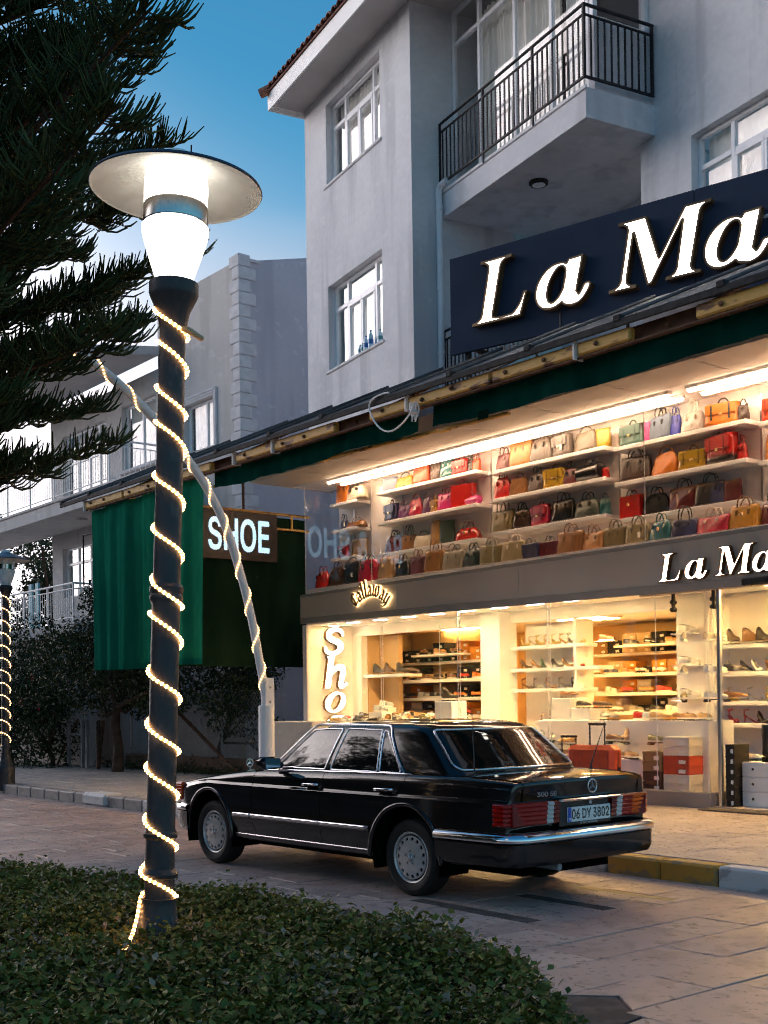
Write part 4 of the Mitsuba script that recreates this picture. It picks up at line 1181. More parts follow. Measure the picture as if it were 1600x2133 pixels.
# left window: boots on the shelf, shoes along the ledge
for i, (u, k, c, dg) in enumerate(((-17.9, 'boot', 'black', 8), (-17.55, 'boot', 'darkbrown', -8), (-17.2, 'boot', 'black', 5), (-17.0, 'dress', 'darkbrown', 20))):
    make_shoe(k, c, u, 14.16, 2.118, dg, f'{c} {"ankle boot" if k == "boot" else "lace up shoe"}, {ORD[i]} from the left on the single shelf of the left window', 'boots on the shelf of the left window', 1.15)
kinds = ['sneaker', 'dress', 'loafer', 'sneaker', 'dress']
cols = ['black', 'tan', 'white', 'brown', 'olive', 'orange', 'black', 'white', 'grey', 'red', 'camel', 'black']
for j, v in enumerate((13.18, 13.45, 13.72)):
    u = -18.0 + .1 * j
    n = 0
    while u < -14.9:
        k, c = rg.choice(kinds), rg.choice(cols)
        n += 1
        nice = {'sneaker': 'trainer', 'dress': 'lace up shoe', 'loafer': 'loafer'}[k]
        zz = 1.222 + .045 * j
        if j:
            obj('riser', MB().cbox((u - .03, v - .09, 1.221), (u + .31, v + .09, zz - .001), .004), 'm_shelf', shop)
        make_shoe(k, c, u + (.28 if (n % 4 == 0) else 0), v, zz, 184 if n % 4 == 0 else rg.uniform(-25, 25), f'{c} {nice} in the {["front", "middle", "back"][j]} row on left window ledge, {ORD[n - 1]} from left', 'shoes on the ledge of the left window', 1.05)
        u += rg.choice([.33, .36, .40])
# white cubes and what stands on them
cube = thing('display_cube', 'white display cube at the right end of the left window', 'display cube')
obj('block', MB().cbox((-14.98, 13.12, 1.222), (-14.56, 13.46, 1.60), .008), 'm_wall_shop', cube)
make_shoe('boot', 'black', -14.95, 13.28, 1.602, 5, 'black laced boot on the white display cube', None, 1.2)
for i, (u, v, z, c) in enumerate(((-17.2, 13.75, 1.50, 'white'), (-17.0, 13.45, 1.42, 'white'))):
    obj('riser', MB().cbox((u - .04, v - .1, 1.221), (u + .34, v + .1, z), .004), 'm_shelf', shop)
    make_shoe('sneaker', c, u, v, z + .001, 6, f'{"high" if i else "low"} white trainer on a riser at the left of the left window', None, 1.2)

# second window: shelves of sandals and heels
rows = [(2.468, 'sandal', ['gold', 'cream', 'gold', 'nude', 'gold', 'camel', 'silver', 'gold'], 'top'), (2.108, 'pump', ['darkbrown', 'tan', 'green', 'black', 'brown', 'red'], 'middle'), (1.778, 'sandal', ['brown', 'silver', 'tan', 'grey', 'black'], 'lowest')]
for z, k, cs, nm in rows:
    for i, c in enumerate(cs):
        n = len(cs)
        nice = 'high heeled sandal' if k == 'sandal' else 'high heeled shoe'
        make_shoe(k, c, -13.92 + 1.36 * i / n, 14.10, z, rg.uniform(-35, 20), f'{c} {nice}, {ORD[i]} from left, {nm} shelf of middle window', 'heels on the shelves of the middle window', 1.08)
for i, (u, v, z, c, k, dg) in enumerate(((-13.75, 13.35, 1.11, 'black', 'dress', 10), (-13.30, 13.45, 1.11, 'brown', 'dress', -30), (-13.1, 13.7, 1.2, 'tan', 'sandal', -20), (-12.95, 13.7, 1.3, 'grey', 'boot', 10))):
    make_shoe(k, c, u, v, z if z > 1.15 else 1.102, dg, f'{c} shoe on the low stand of the middle window, {ORD[i]} from left', 'shoes on the low stand of the middle window', 1.1)
    if z > 1.15:
        obj('riser', MB().cbox((u - .04, v - .1, 1.101), (u + .34, v + .1, z - .001), .004), 'm_shelf', shop)
cube = thing('display_cube', 'stepped white display cubes in the middle window', 'display cube')
obj('block', MB().cbox((-12.62, 13.40, 1.287), (-12.22, 13.80, 1.62), .008), 'm_wall_shop', cube)
obj('block', MB().cbox((-12.215, 13.40, 1.287), (-11.85, 13.80, 1.46), .008), 'm_wall_shop', cube)
shoes2 = [(-12.18, 13.5, 1.462, 'dress', 'black', -8), (-12.0, 13.66, 1.462, 'loafer', 'darkbrown', 10), (-12.55, 13.55, 1.622, 'loafer', 'brown', 6), (-11.75, 13.55, 1.287, 'dress', 'silver', -35), (-11.55, 13.45, 1.287, 'dress', 'grey', -20), (-11.2, 13.62, 1.287, 'sneaker', 'red', 5), (-10.98, 13.55, 1.287, 'sneaker', 'white', 12), (-10.75, 13.42, 1.287, 'dress', 'camel', 8), (-10.5, 13.60, 1.287, 'loafer', 'tan', 10), (-10.2, 13.5, 1.287, 'loafer', 'tan', -30), (-10.02, 13.55, 1.287, 'loafer', 'camel', -25), (-12.3, 13.17, .757, 'loafer', 'tan', 8), (-11.3, 13.17, .757, 'loafer', 'tan', 4), (-10.98, 13.17, .757, 'dress', 'tan', -20)]
for i, (u, v, z, k, c, dg) in enumerate(shoes2):
    make_shoe(k, c, u, v, z, dg, f'{c} {dict(dress="lace up shoe", loafer="loafer", sneaker="trainer")[k]} on the white steps, {ORD[i]} counted from upper left', 'shoes on the white steps', 1.12)
# shoes on little clear brackets on the front of the steps
for i, (u, z, k, c, dg) in enumerate(((-12.62, 1.02, 'dress', 'silver', -50), (-12.42, .98, 'dress', 'silver', -45), (-11.95, .93, 'loafer', 'tan', 182), (-11.35, .98, 'dress', 'brown', 4), (-10.98, .98, 'boot', 'brown', -60), (-10.6, .98, 'dress', 'olive', -10))):
    obj('peg', MB().cyl((u + .05, 13.10, z - .008), (u + .05, 13.319, z - .008), .008, 8), 'm_steel', shop)
    make_shoe(k, c, u, 13.20, z, dg, f'{c} shoe on a peg at the front of the white steps, {ORD[i]} from the left', 'shoes on pegs', 1.15)
# glass shelves at the corner of the second window
for zi, (z, cs) in enumerate(((2.34, ('silver', 'cream')), (1.91, ('grey', 'white', 'black')), (1.56, ('olive', 'white', 'brown')))):
    for i, c in enumerate(cs):
        make_shoe('sneaker' if zi < 2 else 'dress', c, -9.98 + .22 * i, 13.18 + .13 * i, z - .001, -55 if i == 0 else 20, f'{c} shoe on the {["top", "middle", "lowest"][zi]} glass shelf by the door, {ORD[i]} from left', 'shoes on the glass shelves by the door', 1.12, tilt=0)
for i, (z, a, b, c) in enumerate(((2.05, -10.6, -10.2, 'white'), (2.5, -10.62, -10.3, 'white'), (1.6, -10.6, -10.2, 'white'))):
    obj('pin_shelf', MB().cbox((a, 13.72, z - .02), (b + .05, 13.899, z), .004), 'm_shelf', shop)
    make_shoe('sneaker', c, a + .06, 13.82, z + .001, 5, f'white trainer on the {["middle", "highest", "lowest"][i]} ledge of the pillar', None, 1.15)
# shelving right of the door
rows = [(2.318, [('boot', 'darkbrown'), ('boot', 'brown'), ('boot', 'black'), ('pump', 'black'), ('boot', 'olive')], 'top'), (1.938, [('pump', 'cream'), ('pump', 'black'), ('pump', 'white'), ('pump', 'brown'), ('pump', 'black'), ('pump', 'tan')], 'second'), (1.538, [('sandal', 'gold'), ('sandal', 'silver'), ('sandal', 'gold'), ('sandal', 'tan')], 'third'), (1.238, [('sandal', 'red'), ('sandal', 'red'), ('pump', 'black'), ('pump', 'black'), ('sandal', 'red')], 'lowest')]
for z, lst, nm in rows:
    for i, (k, c) in enumerate(lst):
        make_shoe(k, c, -9.98 + i * (.95 / len(lst)) * 1.25, 14.16, z, -30 + 50 * (i % 2), f'{c} {dict(boot="ankle boot", pump="high heeled shoe", sandal="strappy sandal")[k]}, {ORD[i]} from left, {nm} shelf right of door', 'shoes on the shelves right of the door', 1.2)
# box stacks on the floor near the door
for k in range(6):
    shoe_box(-9.22, 13.00, .2 + .132 * k, .13, .32, .13, (.018, .017, .016), f'{ORD[k]} black shoe box from the floor in the stack beside the door frame', 'black shoe boxes by the door')
for k in range(7):
    c, nm = ((.72, .66, .55), 'white') if k in (0, 1, 2, 5, 6) else ((.42, .06, .03), 'red')
    shoe_box(-10.22, 13.02, .2 + .125 * k, .42, .30, .122, c, f'{nm} shoe box, {ORD[k]} from the floor inside the glass corner', 'boxes stacked inside the glass corner')
for k in range(5):
    c, nm = ((.16, .13, .07), 'olive') if k > 2 else ((.02, .02, .018), 'black')
    shoe_box(-10.57, 13.02, .2 + .135 * k, .32, .29, .132, c, f'{nm} box, {ORD[k]} from the floor left of the glass corner', 'boxes left of the glass corner')
for k in range(3):
    d = thing('drawer_box', f'white drawer box with a round hole, {["lowest", "middle", "topmost"][k]} of the stack right of the door', 'box', 'white drawer boxes right of the door')
    obj('carton', MB().cbox((-9.06, 13.12, .2 + .19 * k), (-8.30, 13.62, .2 + .19 * k + .186), .006), 'm_wall_shop', d)
    obj('pull', MB().cyl((-8.9, 13.11, .3 + .19 * k), (-8.9, 13.121, .3 + .19 * k), .016, 14), 'm_dark_metal', d)
make_shoe('tallboot', 'black', -8.86, 13.3, .772, -20, 'tall black quilted boot on the white drawer boxes', None, 1.05)
for i in range(7):
    c = ['camel', 'tan', 'white', 'cream', 'brown', 'tan', 'black'][i]
    make_shoe('loafer', c, -9.95 + .2 * i, 14.0, .74, -20 + 30 * (i % 2), f'{c} flat shoe on the low boxes right of the door, {ORD[i]} from the left', 'flat shoes on the low boxes', 1.05)
lowb = thing('box_row', 'row of low white boxes under the flat shoes right of the door', 'boxes')
for i in range(5):
    obj('carton', MB().cbox((-10.0 + .34 * i, 13.85, .2), (-10.0 + .34 * i + .33, 14.2, .735), .005), 'm_wall_shop', lowb)

# ---------------------------------------------------------------- suitcases on the pavement before the window
B('m_case', two_tone((.36, .045, .02), (.42, .06, .025), 5), .35)
for nm, u, v, w, d, h, lab in (('a', -11.05, 12.0, .70, .30, .98, 'larger red hard shell suitcase with raised handle before the shop window'), ('b', -11.62, 12.25, .46, .26, .80, 'smaller red suitcase half hidden by the car'),):
    s = thing('suitcase', lab, 'suitcase')
    Mr = rot('z', 14)
    loc = (u, v, KH)
    P = lambda m: tf(m, Mr, loc)
    obj('shell', P(MB().cbox((0, 0, .06), (w, d, h - KH), .06)), 'm_case', s)
    for k in range(5):
        obj('rib', P(MB().cbox((.1 + (w - .2) * k / 4 - .015, -.007, .14), (.1 + (w - .2) * k / 4 + .015, .01, h - KH - .1), .006)), 'm_case', s)
    obj('zip', P(MB().box((-.003, d * .5 - .01, .14), (w + .003, d * .5 + .01, h - KH - .08))), 'm_dark_metal', s)
    hx = w * .5
    obj('trolley_handle', P(MB().tube([(hx - .11, d - .05, h - KH - .02), (hx - .11, d - .05, h - KH + .27), (hx + .11, d - .05, h - KH + .27), (hx + .11, d - .05, h - KH - .02)], .011, 8)), 'm_dark_metal', s)
    obj('grip', P(MB().cbox((hx - .13, d - .068, h - KH + .262), (hx + .13, d - .032, h - KH + .295), .01)), 'm_black_metal', s)
    obj('side_grip', P(MB().cbox((w - .005, d * .5 - .03, .30), (w + .025, d * .5 + .03, .52), .012)), 'm_black_metal', s)
    for x in (.06, w - .06):
        for y in (.06, d - .06):
            obj('castor', P(MB().cyl((x - .015, y, .03), (x + .015, y, .03), .03, 12)), 'm_black_metal', s)
# ---------------------------------------------------------------- awning over the pavement
AV0, AZ0, AV1, AZ1 = 9.60, 5.45, 11.78, 6.46
B('m_sheet', two_tone((.085, .08, .082), (.13, .12, .12), 3.5), .65, spec=.3)
B('m_rusty_yellow', mikit.proc(lambda p, n, uv: mix(mix((.58, .31, .06), (.66, .39, .10), fbm(p.x * 3, p.y * 3, p.z * 9, 3)), (.14, .06, .025), sstep(.58, .72, fbm(p.x * 4.5 + 2, p.y * 4.5, p.z * 12, 4)))), .6)
B('m_rust', two_tone((.07, .03, .016), (.13, .06, .03), 8), .8)


def cloth(key, a, b, tr):
    def h(p, n, uv):
        return fbm(p.x * 90, p.y * 90, p.z * 90, 2) * .0015 + fbm(p.x * 6, p.y * 6, p.z * 2, 3) * .012
    scene[key] = {'type': 'bumpmap', 'arbitrary': mikit.proc(h, 2e-3), 'bsdf': {'type': 'principledthin', 'base_color': two_tone(a, b, 3.5, 3, sz=1.2), 'roughness': .85, 'spec_trans': 0.0, 'diff_trans': tr, 'eta': 1.3}}
    return key


cloth('m_green_cloth', (.008, .135, .085), (.012, .17, .105), .6)
cloth('m_valance_cloth', (.002, .027, .021), (.003, .038, .029), .15)
cloth('m_dark_cloth', (.005, .015, .009), (.008, .021, .013), .2)
aw = thing('awning', 'long sheet metal awning with rusty yellow beam and green valance above the pavement', 'awning')
ribs = [-21.6, -20.4, -19.1, -17.2, -15.91, -14.44, -13.16, -11.92, -10.57, -9.28, -8.01, -6.76, -5.5, -4.2, -2.9]
rg = random.Random(8)
for a, b in zip(ribs[:-1], ribs[1:]):
    n = max(2, int((b - a) / .06))
    us = np.linspace(a, b, n)
    sag = .012 * np.abs(np.sin(us * 40))
    P = np.stack([np.stack([us, np.full(n, float(v)), z + sag - .03 * math.sin(PI * t) * np.sin(PI * (us - a) / (b - a))], 1) for t, v, z in ((t, AV0 - .03 + (AV1 - AV0 + .03) * t, AZ0 + (AZ1 - AZ0) * t) for t in (0, .33, .66, 1))])
    lowP = P - [0, 0, .006]
    obj('roof_sheet', MB().grid(P, flip=True).grid(lowP), 'm_sheet', aw)
for x in ribs:
    obj('rib', MB().tube([(x, AV0 - .04, AZ0 + .03), (x, AV1, AZ1 + .03)], .022, 6), 'm_sheet', aw)
    obj('rib_foot', MB().cbox((x - .05, AV0 - .06, AZ0 - .02), (x + .05, AV0 + .03, AZ0 + .055), .012), 'm_dark_metal', aw)
obj('front_trim', MB().cbox((-21.65, AV0 - .05, AZ0 - .07), (-2.9, AV0 - .02, AZ0 + .005), .006), 'm_dark_metal', aw)
for a, b in ((-20.7, -19.2), (-19.15, -17.6), (-17.55, -16.2), (-15.45, -14.46), (-14.42, -12.95), (-12.2, -11.45), (-11.41, -9.95), (-9.92, -8.66), (-8.62, -7.9), (-7.1, -5.2), (-5.15, -2.9)):
    obj('beam', MB().cbox((a, AV0 + .02, 5.235), (b, AV0 + .12, 5.375), .02), 'm_rusty_yellow', aw, label='rusty yellow front beam of the awning')
    for k in range(int((b - a) / .55)):
        x = a + .3 + k * .55 + rg.uniform(-.08, .08)
        obj('bolt', MB().cyl((x, AV0 + .0, 5.30 + rg.uniform(-.03, .03)), (x, AV0 + .021, 5.30), .025, 8), 'm_rust', aw)
obj('back_beam', MB().cbox((-20.7, AV0 + .13, 5.225), (-2.9, AV0 + .17, 5.40), .006), 'm_rust', aw)
obj('lower_rail', MB().cyl((-20.7, AV0 + .05, 5.215), (-2.9, AV0 + .05, 5.215), .014, 8), 'm_rust', aw)
for x in (-20.71, -15.5, -14.44, -11.43, -8.64, -5.17):
    obj('bracket_plate', MB().cbox((x - .012, AV0 - .01, 5.20), (x + .012, AV0 + .14, 5.40), .004), 'm_white_paint', aw)
for x in (-20.2, -16.2, -12.6, -7.5, -3.5):
    obj('strut', MB().cyl((x, AV0 + .1, 5.30), (x, AV1 - .02, AZ1 - .12), .022, 8), 'm_rust', aw)
# green valance that hangs behind the beam, in two lengths
for a, b in ((-16.35, -11.40), (-11.12, -2.95)):
    n = int((b - a) * 26)
    us = np.linspace(a, b, n)
    rowz = []
    for t in (0, .3, .6, .85, 1):
        fold = .022 * np.sin(us * 5.1 + 1.5 * np.sin(us * 1.3)) * t + .010 * np.sin(us * 17 + 3) * t
        bot = 4.955 + 0 * us + .022 * np.sin(us * .9) + .012 * np.sin(us * 3.3) + .06 * np.clip((-14.6 - us) / 1.7, 0, 1)
        rowz.append(np.stack([us, AV0 + .19 + fold, 5.245 - (5.245 - bot) * t], 1))
    obj('valance', MB().grid(np.array(rowz)), 'm_valance_cloth', aw, smooth=True, label='green cloth valance')
obj('valance_tab', MB().cbox((-10.32, AV0 + .17, 4.90), (-10.14, AV0 + .18, 5.0), .003), 'm_dark_cloth', aw)
obj('valance_rail', MB().cyl((-16.6, AV0 + .33, 5.075), (-11.2, AV0 + .33, 4.965), .024, 10), 'm_rusty_yellow', aw)
obj('valance_rail', MB().cyl((-11.1, AV0 + .33, 4.962), (-9.95, AV0 + .33, 4.938), .024, 10), 'm_rusty_yellow', aw)
for x, z in ((-16.1, 5.06), (-13.6, 5.01), (-11.6, 4.97), (-11.05, 4.955)):
    obj('clip', MB().cbox((x - .09, AV0 + .26, z - .035), (x + .09, AV0 + .34, z - .012), .008), 'm_rusty_yellow', aw)
obj('flat_lamp', MB().cbox((-8.2, 11.2, 5.60), (-7.4, 11.5, 5.66), .01), 'm_soffit_panel', aw, label='flat lamp box under the awning')
# white cable looped over the front edge and tied in a bundle
cb = thing('cable', 'white cable looping down from the awning edge to a knotted bundle', 'cable')
pts = np.array([(-11.67, 5.47), (-11.99, 5.46), (-12.06, 5.41), (-12.02, 5.26), (-11.87, 5.08), (-11.68, 4.99), (-11.52, 5.0), (-11.35, 5.07), (-11.21, 5.18), (-11.16, 5.25)])
from scipy.interpolate import splprep, splev
tck, _ = splprep(pts.T, s=0)
q = np.array(splev(np.linspace(0, 1, 50), tck)).T
obj('loop', MB().tube(np.column_stack([q[:, 0], np.full(50, AV0 - .075), q[:, 1]]), .011, 6), 'm_white_paint', cb)
for i in range(7):
    t = np.linspace(0, 1, 10)
    ph = i * .9
    obj('strand', MB().tube(np.column_stack([-11.24 + .05 * np.sin(ph) * np.sin(PI * t) + .02 * np.cos(ph) + .02 * np.sin(5 * t + ph), AV0 - .03 + .03 * np.cos(ph) + .02 * np.sin(PI * t), 5.27 - (.20 + .04 * math.sin(i * 2.1)) * t]), .010, 5), 'm_white_paint', cb)
obj('knot', MB().lathe([(.02, -.03), (.045, -.015), (.045, .015), (.02, .03)], 10, at=(-11.24, AV0 - .03, 5.16)), 'm_white_paint', cb)
# big green curtain at the far end, and the dark one round the corner
us = np.linspace(-20.73, -16.57, 220)
fold = lambda t: (.075 * np.sin(us * 4.2 + 1.3 * np.sin(us * 1.7)) + .05 * np.sin(us * 9.3 + 2) + .018 * np.sin(us * 21 + 1)) * (.35 + .65 * t)
rows = []
for t in np.linspace(0, 1, 12):
    rows.append(np.stack([us, AV0 + .16 + fold(t), 0 * us + 5.22 - (5.22 - 2.25 + .012 * np.sin(us * 2.2)) * t], 1))
cur = thing('curtain', 'tall green cloth curtain hanging from the far end of the awning', 'curtain')
obj('cloth', MB().grid(np.array(rows)), 'm_green_cloth', cur, smooth=True)
obj('hem', MB().grid(np.array([r - np.array([0, .004, 0]) for r in (rows[-1] + np.array([0, 0, .10]), rows[-1])])), 'm_green_cloth', cur, smooth=True)
vs = np.linspace(9.78, 13.55, 160)
rows = [np.stack([-19.24 + (.03 * np.sin(vs * 5) + .018 * np.sin(vs * 12 + 1)) * (.4 + .6 * t), vs, 0 * vs + 5.17 - (5.17 - 2.30) * t], 1) for t in np.linspace(0, 1, 8)]
cur2 = thing('curtain', 'dark green side curtain below the lit sign at the end of the awning', 'curtain')
obj('cloth', MB().grid(np.array(rows)), 'm_dark_cloth', cur2, smooth=True)
fr = thing('steel_frame', 'rusty steel frame that carries the side curtain beside the shop', 'frame')
obj('top_bar', MB().cbox((-19.22, 9.75, 5.205), (-19.17, 13.6, 5.255), .005), 'm_rusty_yellow', fr)
obj('lower_bar', MB().cbox((-19.22, 12.84, 4.93), (-19.17, 13.6, 4.97), .005), 'm_rusty_yellow', fr)
obj('post', MB().cbox((-19.215, 12.09, 5.256), (-19.175, 12.13, 5.93), .004), 'm_rust', fr)
obj('post', MB().cbox((-19.215, 13.18, 4.971), (-19.175, 13.22, 5.204), .004), 'm_rusty_yellow', fr)
obj('foot', MB().cbox((-19.25, 9.72, 5.256), (-19.14, 9.80, 5.40), .004), 'm_rust', fr)
bs = thing('hanging_sign', 'dark board with pale blue capitals facing down the pavement beside the shop', 'sign')
B('m_board', two_tone((.020, .014, .012), (.032, .022, .018), 3), .5)
obj('board', MB().cbox((-19.165, 9.88, 4.29), (-19.13, 12.82, 5.20), .004), 'm_board', bs)
for word, a, b in (('BAG &', 9.96, 11.12), ('SHOE', 11.30, 12.63)):
    v, f = arr(meshkit.text_mesh(word, .57, .012, bold=True))
    sx = (b - a) / (v[:, 0].max() - v[:, 0].min())
    v = np.column_stack([-19.13 + v[:, 2] + .001, a + (v[:, 0] - v[:, 0].min()) * sx, 4.47 + v[:, 1]])
    obj('lettering', (v, f), 'm_downlight', bs, glow=(.15, .31, .42), weight=.6, label='pale blue lit capitals')
# ---------------------------------------------------------------- the neighbouring house, fence, gate
nb = thing('neighbour_house', 'lilac grey house with corner quoins and white railed balconies behind the green curtain', 'house')
NV, NU = 13.6, -21.6
hol = [(-27.1, -25.35, 7.38, 8.97), (-24.02, -22.72, 7.28, 8.36), (-30.6, -27.95, 6.66, 8.86), (-30.7, -27.2, 4.52, 5.86)]
m = MB()
wall_y(m, -31.35, NU, 0, 9.5, NV, .25, hol)
wall_y(m, -25.2, NU, 9.5, 11.0, NV, .25)
m.box((-31.35, NV + .25, 0), (-31.1, 22, 9.5))
obj('front_wall', m, 'm_stucco_cream', nb)
obj('side_wall', MB().prism(Polygon([(NV + .25, 0), (21, 0), (21, 12.9), (NV + .25, 11.02)]), NU - .25, NU, 'x'), 'm_stucco_lilac', nb, label='tall lilac side wall with sloping top')
obj('coping', MB().prism(Polygon([(NV - .02, 11.0), (NV + .5, 11.0), (NV + .5, 11.06), (NV - .02, 11.06)]), NU - .3, NU + .04, 'x'), 'm_quoin', nb)
z, i = .95, 0
while z < 10.9:
    a, b = (.36, .26) if i % 2 else (.24, .40)
    obj('quoin', MB().cbox((NU - a, NV - .035, z + .006), (NU + .035, NV + b, z + .262), .012), 'm_quoin', nb)
    z += .268
    i += 1


def house_window(u0, u1, z0, z1, mull, trans, panes, curtain='wavy', frame_col='m_white_pvc', label=None):
    v = NV + .12
    w = obj('window', frame_mesh(u0, u1, z0, z1, v, mull, trans), frame_col, nb, label=label)
    for a, b, c, d in panes:
        obj('pane', MB().add(np.array([[a, v + .03, c], [b, v + .03, c], [b, v + .03, d], [a, v + .03, d]]), [[0, 1, 2], [0, 2, 3]]), 'm_glass', w)
    if curtain:
        us = np.linspace(u0, u1, 90)
        obj('curtain', MB().grid(np.array([np.stack([us, v + .16 + .02 * np.sin(us * 40), us * 0 + zz], 1) for zz in (z0, z1)])), 'm_curtain', w)
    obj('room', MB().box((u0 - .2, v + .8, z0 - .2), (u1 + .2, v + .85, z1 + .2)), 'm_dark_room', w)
    return w


w = house_window(-27.1, -25.35, 7.38, 8.97, (-26.2,), None, [(-27.05, -26.23, 7.43, 8.92), (-26.17, -25.4, 7.43, 8.92)], label='wide white window behind the balcony end')
obj('sill', MB().cbox((-27.2, NV - .08, 7.30), (-25.25, NV + .1, 7.375), .01), 'm_quoin', w)
w = house_window(-24.02, -22.72, 7.28, 8.36, (-23.2,), None, [(-23.97, -23.23, 7.33, 8.31), (-23.17, -22.77, 7.33, 8.31)], 'flat', label='small white window with moulded surround')
mb = MB()
for k, (o, t) in enumerate(((.16, .05), (.11, .035), (.06, .02))):
    for x0, x1, y0, y1 in ((-24.02 - o, -24.02 - o + .05, 7.2, 8.36 + o), (-22.72 + o - .05, -22.72 + o, 7.2, 8.36 + o), (-24.02 - o + .05, -22.72 + o - .05, 8.36 + o - .05, 8.36 + o)):
        mb.cbox((x0, NV - t, y0), (x1, NV + .01, y1), .006)
obj('surround', mb, 'm_quoin', w)
w = house_window(-30.6, -27.95, 6.66, 8.86, (-29.9, -29.2, -28.6), 8.1, [(a, b, c, d) for a, b in ((-30.55, -29.93), (-29.87, -29.23), (-29.17, -28.63), (-28.57, -28.0)) for c, d in ((6.72, 8.06), (8.14, 8.8))], label='white balcony doors with curtains')
w = house_window(-30.7, -27.2, 4.52, 5.86, (-29.95, -29.2, -28.3), 5.42, [(a, b, c, d) for a, b in ((-30.65, -29.98), (-29.92, -29.23), (-29.17, -28.33), (-28.27, -27.25)) for c, d in ((4.57, 5.38), (5.46, 5.8))], label='white ground floor windows behind the shrub')
obj('eave', MB().prism(Polygon([(11.7, 9.55), (NV - .005, 9.80), (NV - .005, 10.0), (11.7, 9.72)]), -36, -25.1, 'x'), 'm_soffit_paint', nb, label='pale sloping eave above the balcony')
bal2 = obj('balcony', MB().cbox((-40, 12.2, 6.28), (-23.5, NV - .005, 6.60), .01).cbox((-40, 12.16, 6.60), (-23.45, NV - .005, 6.66), .008), 'm_stucco_cream', nb, label='long upper balcony with thin white railing')
obj('ceiling_lamp', MB().lathe([(0, -.09), (.12, -.06), (.15, 0)], 16, at=(-27.9, 12.9, 6.28)), 'm_stucco_cream', bal2, smooth=40)


def white_rail(parent, u0, u1, v0, v1, zb, zt):
    R = obj('railing', MB().cyl((u0, v0, zt), (u1, v0, zt), .025, 8).cyl((u1, v0, zt), (u1, v1, zt), .025, 8), 'm_white_paint', parent, label='thin white metal railing')
    for z in (zt - .13, zb):
        obj('rail', MB().cyl((u0, v0, z), (u1, v0, z), .014, 6), 'm_white_paint', R)
        obj('rail', MB().cyl((u1, v0, z), (u1, v1, z), .014, 6), 'm_white_paint', R)
    b = MB()
    for x in np.arange(u0, u1, .13):
        b.box((x - .006, v0 - .006, zb), (x + .006, v0 + .006, zt - .13))
    for y in np.arange(v0, v1, .13):
        b.box((u1 - .006, y - .006, zb), (u1 + .006, y + .006, zt - .13))
    obj('bars', b, 'm_white_paint', R, kind='stuff', label='thin white bars of the railing')
    for x in np.arange(u1, u0, -1.5):
        obj('post', MB().box((x - .018, v0 - .018, zb - .1), (x + .018, v0 + .018, zt - .02)), 'm_white_paint', R)


white_rail(bal2, -40, -25.0, 12.22, NV, 6.76, 7.64)
ter = obj('terrace', MB().cbox((-40, 12.2, 3.3), (-26.9, NV - .005, 3.62), .01).box((-40, 12.6, 0), (-26.9, 12.8, 3.29)), 'm_stucco_cream', nb, label='raised terrace with white railing behind the shrubs')
white_rail(ter, -40, -27.0, 12.22, NV, 3.74, 4.56)
obj('hanging_frame', MB().cyl((-26.9, 12.45, 5.70), (-26.9, 12.45, 4.32), .02, 6).cyl((-26.9, 12.45, 5.70), (-25.4, 12.45, 5.66), .02, 6), 'm_black_metal', nb, label='thin black bracket hanging under the balcony')
for x, d in ((-31.6, .0), (-31.15, .12)):
    k = thing('plank', 'upright pale blue plank leaning on the far terrace, ' + ('left one' if d == 0 else 'right one'), 'plank')
    obj('board', MB().cbox((x, 13.0, 3.63), (x + .22, 13.06, 4.95), .01), 'm_plank_blue', k)
B('m_plank_blue', (.16, .42, .50), .6)

# low wall, chain link fence, gate
B('m_low_wall', two_tone((.10, .055, .035), (.16, .09, .06), 5), .85)
lw = thing('low_wall', 'low reddish brown wall below the chain link fence', 'wall')
obj('wall', MB().cbox((-25.4, 12.72, .1), (-19.2, 12.95, .50), .012), 'm_low_wall', lw)
fe = thing('chain_link_fence', 'wire mesh fence with grey posts beside the shop', 'fence')
for x in (-25.3, -23.2, -21.3, -19.4):
    obj('post', MB().cyl((x, 12.84, .5), (x, 12.84, 1.9), .025, 8), 'm_steel_dull', fe)
B('m_steel_dull', two_tone((.24, .24, .25), (.32, .32, .32), 6), .5, metal=.3)
wires = MB()
for s in (-1, 1):
    for x in np.arange(-27, -17.5, .11):
        a, b = np.array([x, .52]), np.array([x + s * 1.35, 1.87])
        if min(a[0], b[0]) < -25.3 or max(a[0], b[0]) > -19.4:
            t0, t1 = 0.0, 1.0
            lo, hi = (-25.3 - a[0]) / (b[0] - a[0]), (-19.4 - a[0]) / (b[0] - a[0])
            t0, t1 = max(0, min(lo, hi)), min(1, max(lo, hi))
            if t1 - t0 < .05:
                continue
            a, b = a + (b - a) * t0, a + (b - a) * t1
        wires.tube([(a[0], 12.84 + .003 * s, a[1]), (b[0], 12.84 + .003 * s, b[1])], .0035, 3, cap=False)
obj('wire_mesh', wires, 'm_steel_dull', fe, kind='stuff', label='diamond mesh of the fence')
obj('top_wire', MB().tube([(-25.3, 12.84, 1.87), (-23.2, 12.84, 1.85), (-21.3, 12.84, 1.88), (-19.4, 12.84, 1.86)], .006, 5), 'm_steel_dull', fe)
ga = thing('gate_frame', 'pale square metal frame standing before the dark shrubs', 'frame')
for x in (-26.95, -26.2, -25.95):
    obj('upright', MB().cbox((x - .035, 12.0, .17), (x + .035, 12.07, 1.62 if x < -26.5 else 1.3), .006), 'm_steel_dull', ga)
obj('bar', MB().cbox((-26.915, 12.01, .92), (-26.235, 12.06, .97), .006), 'm_steel_dull', ga)
obj('bar', MB().cbox((-26.985, 12.0, 1.621), (-26.6, 12.07, 1.69), .006), 'm_steel_dull', ga)
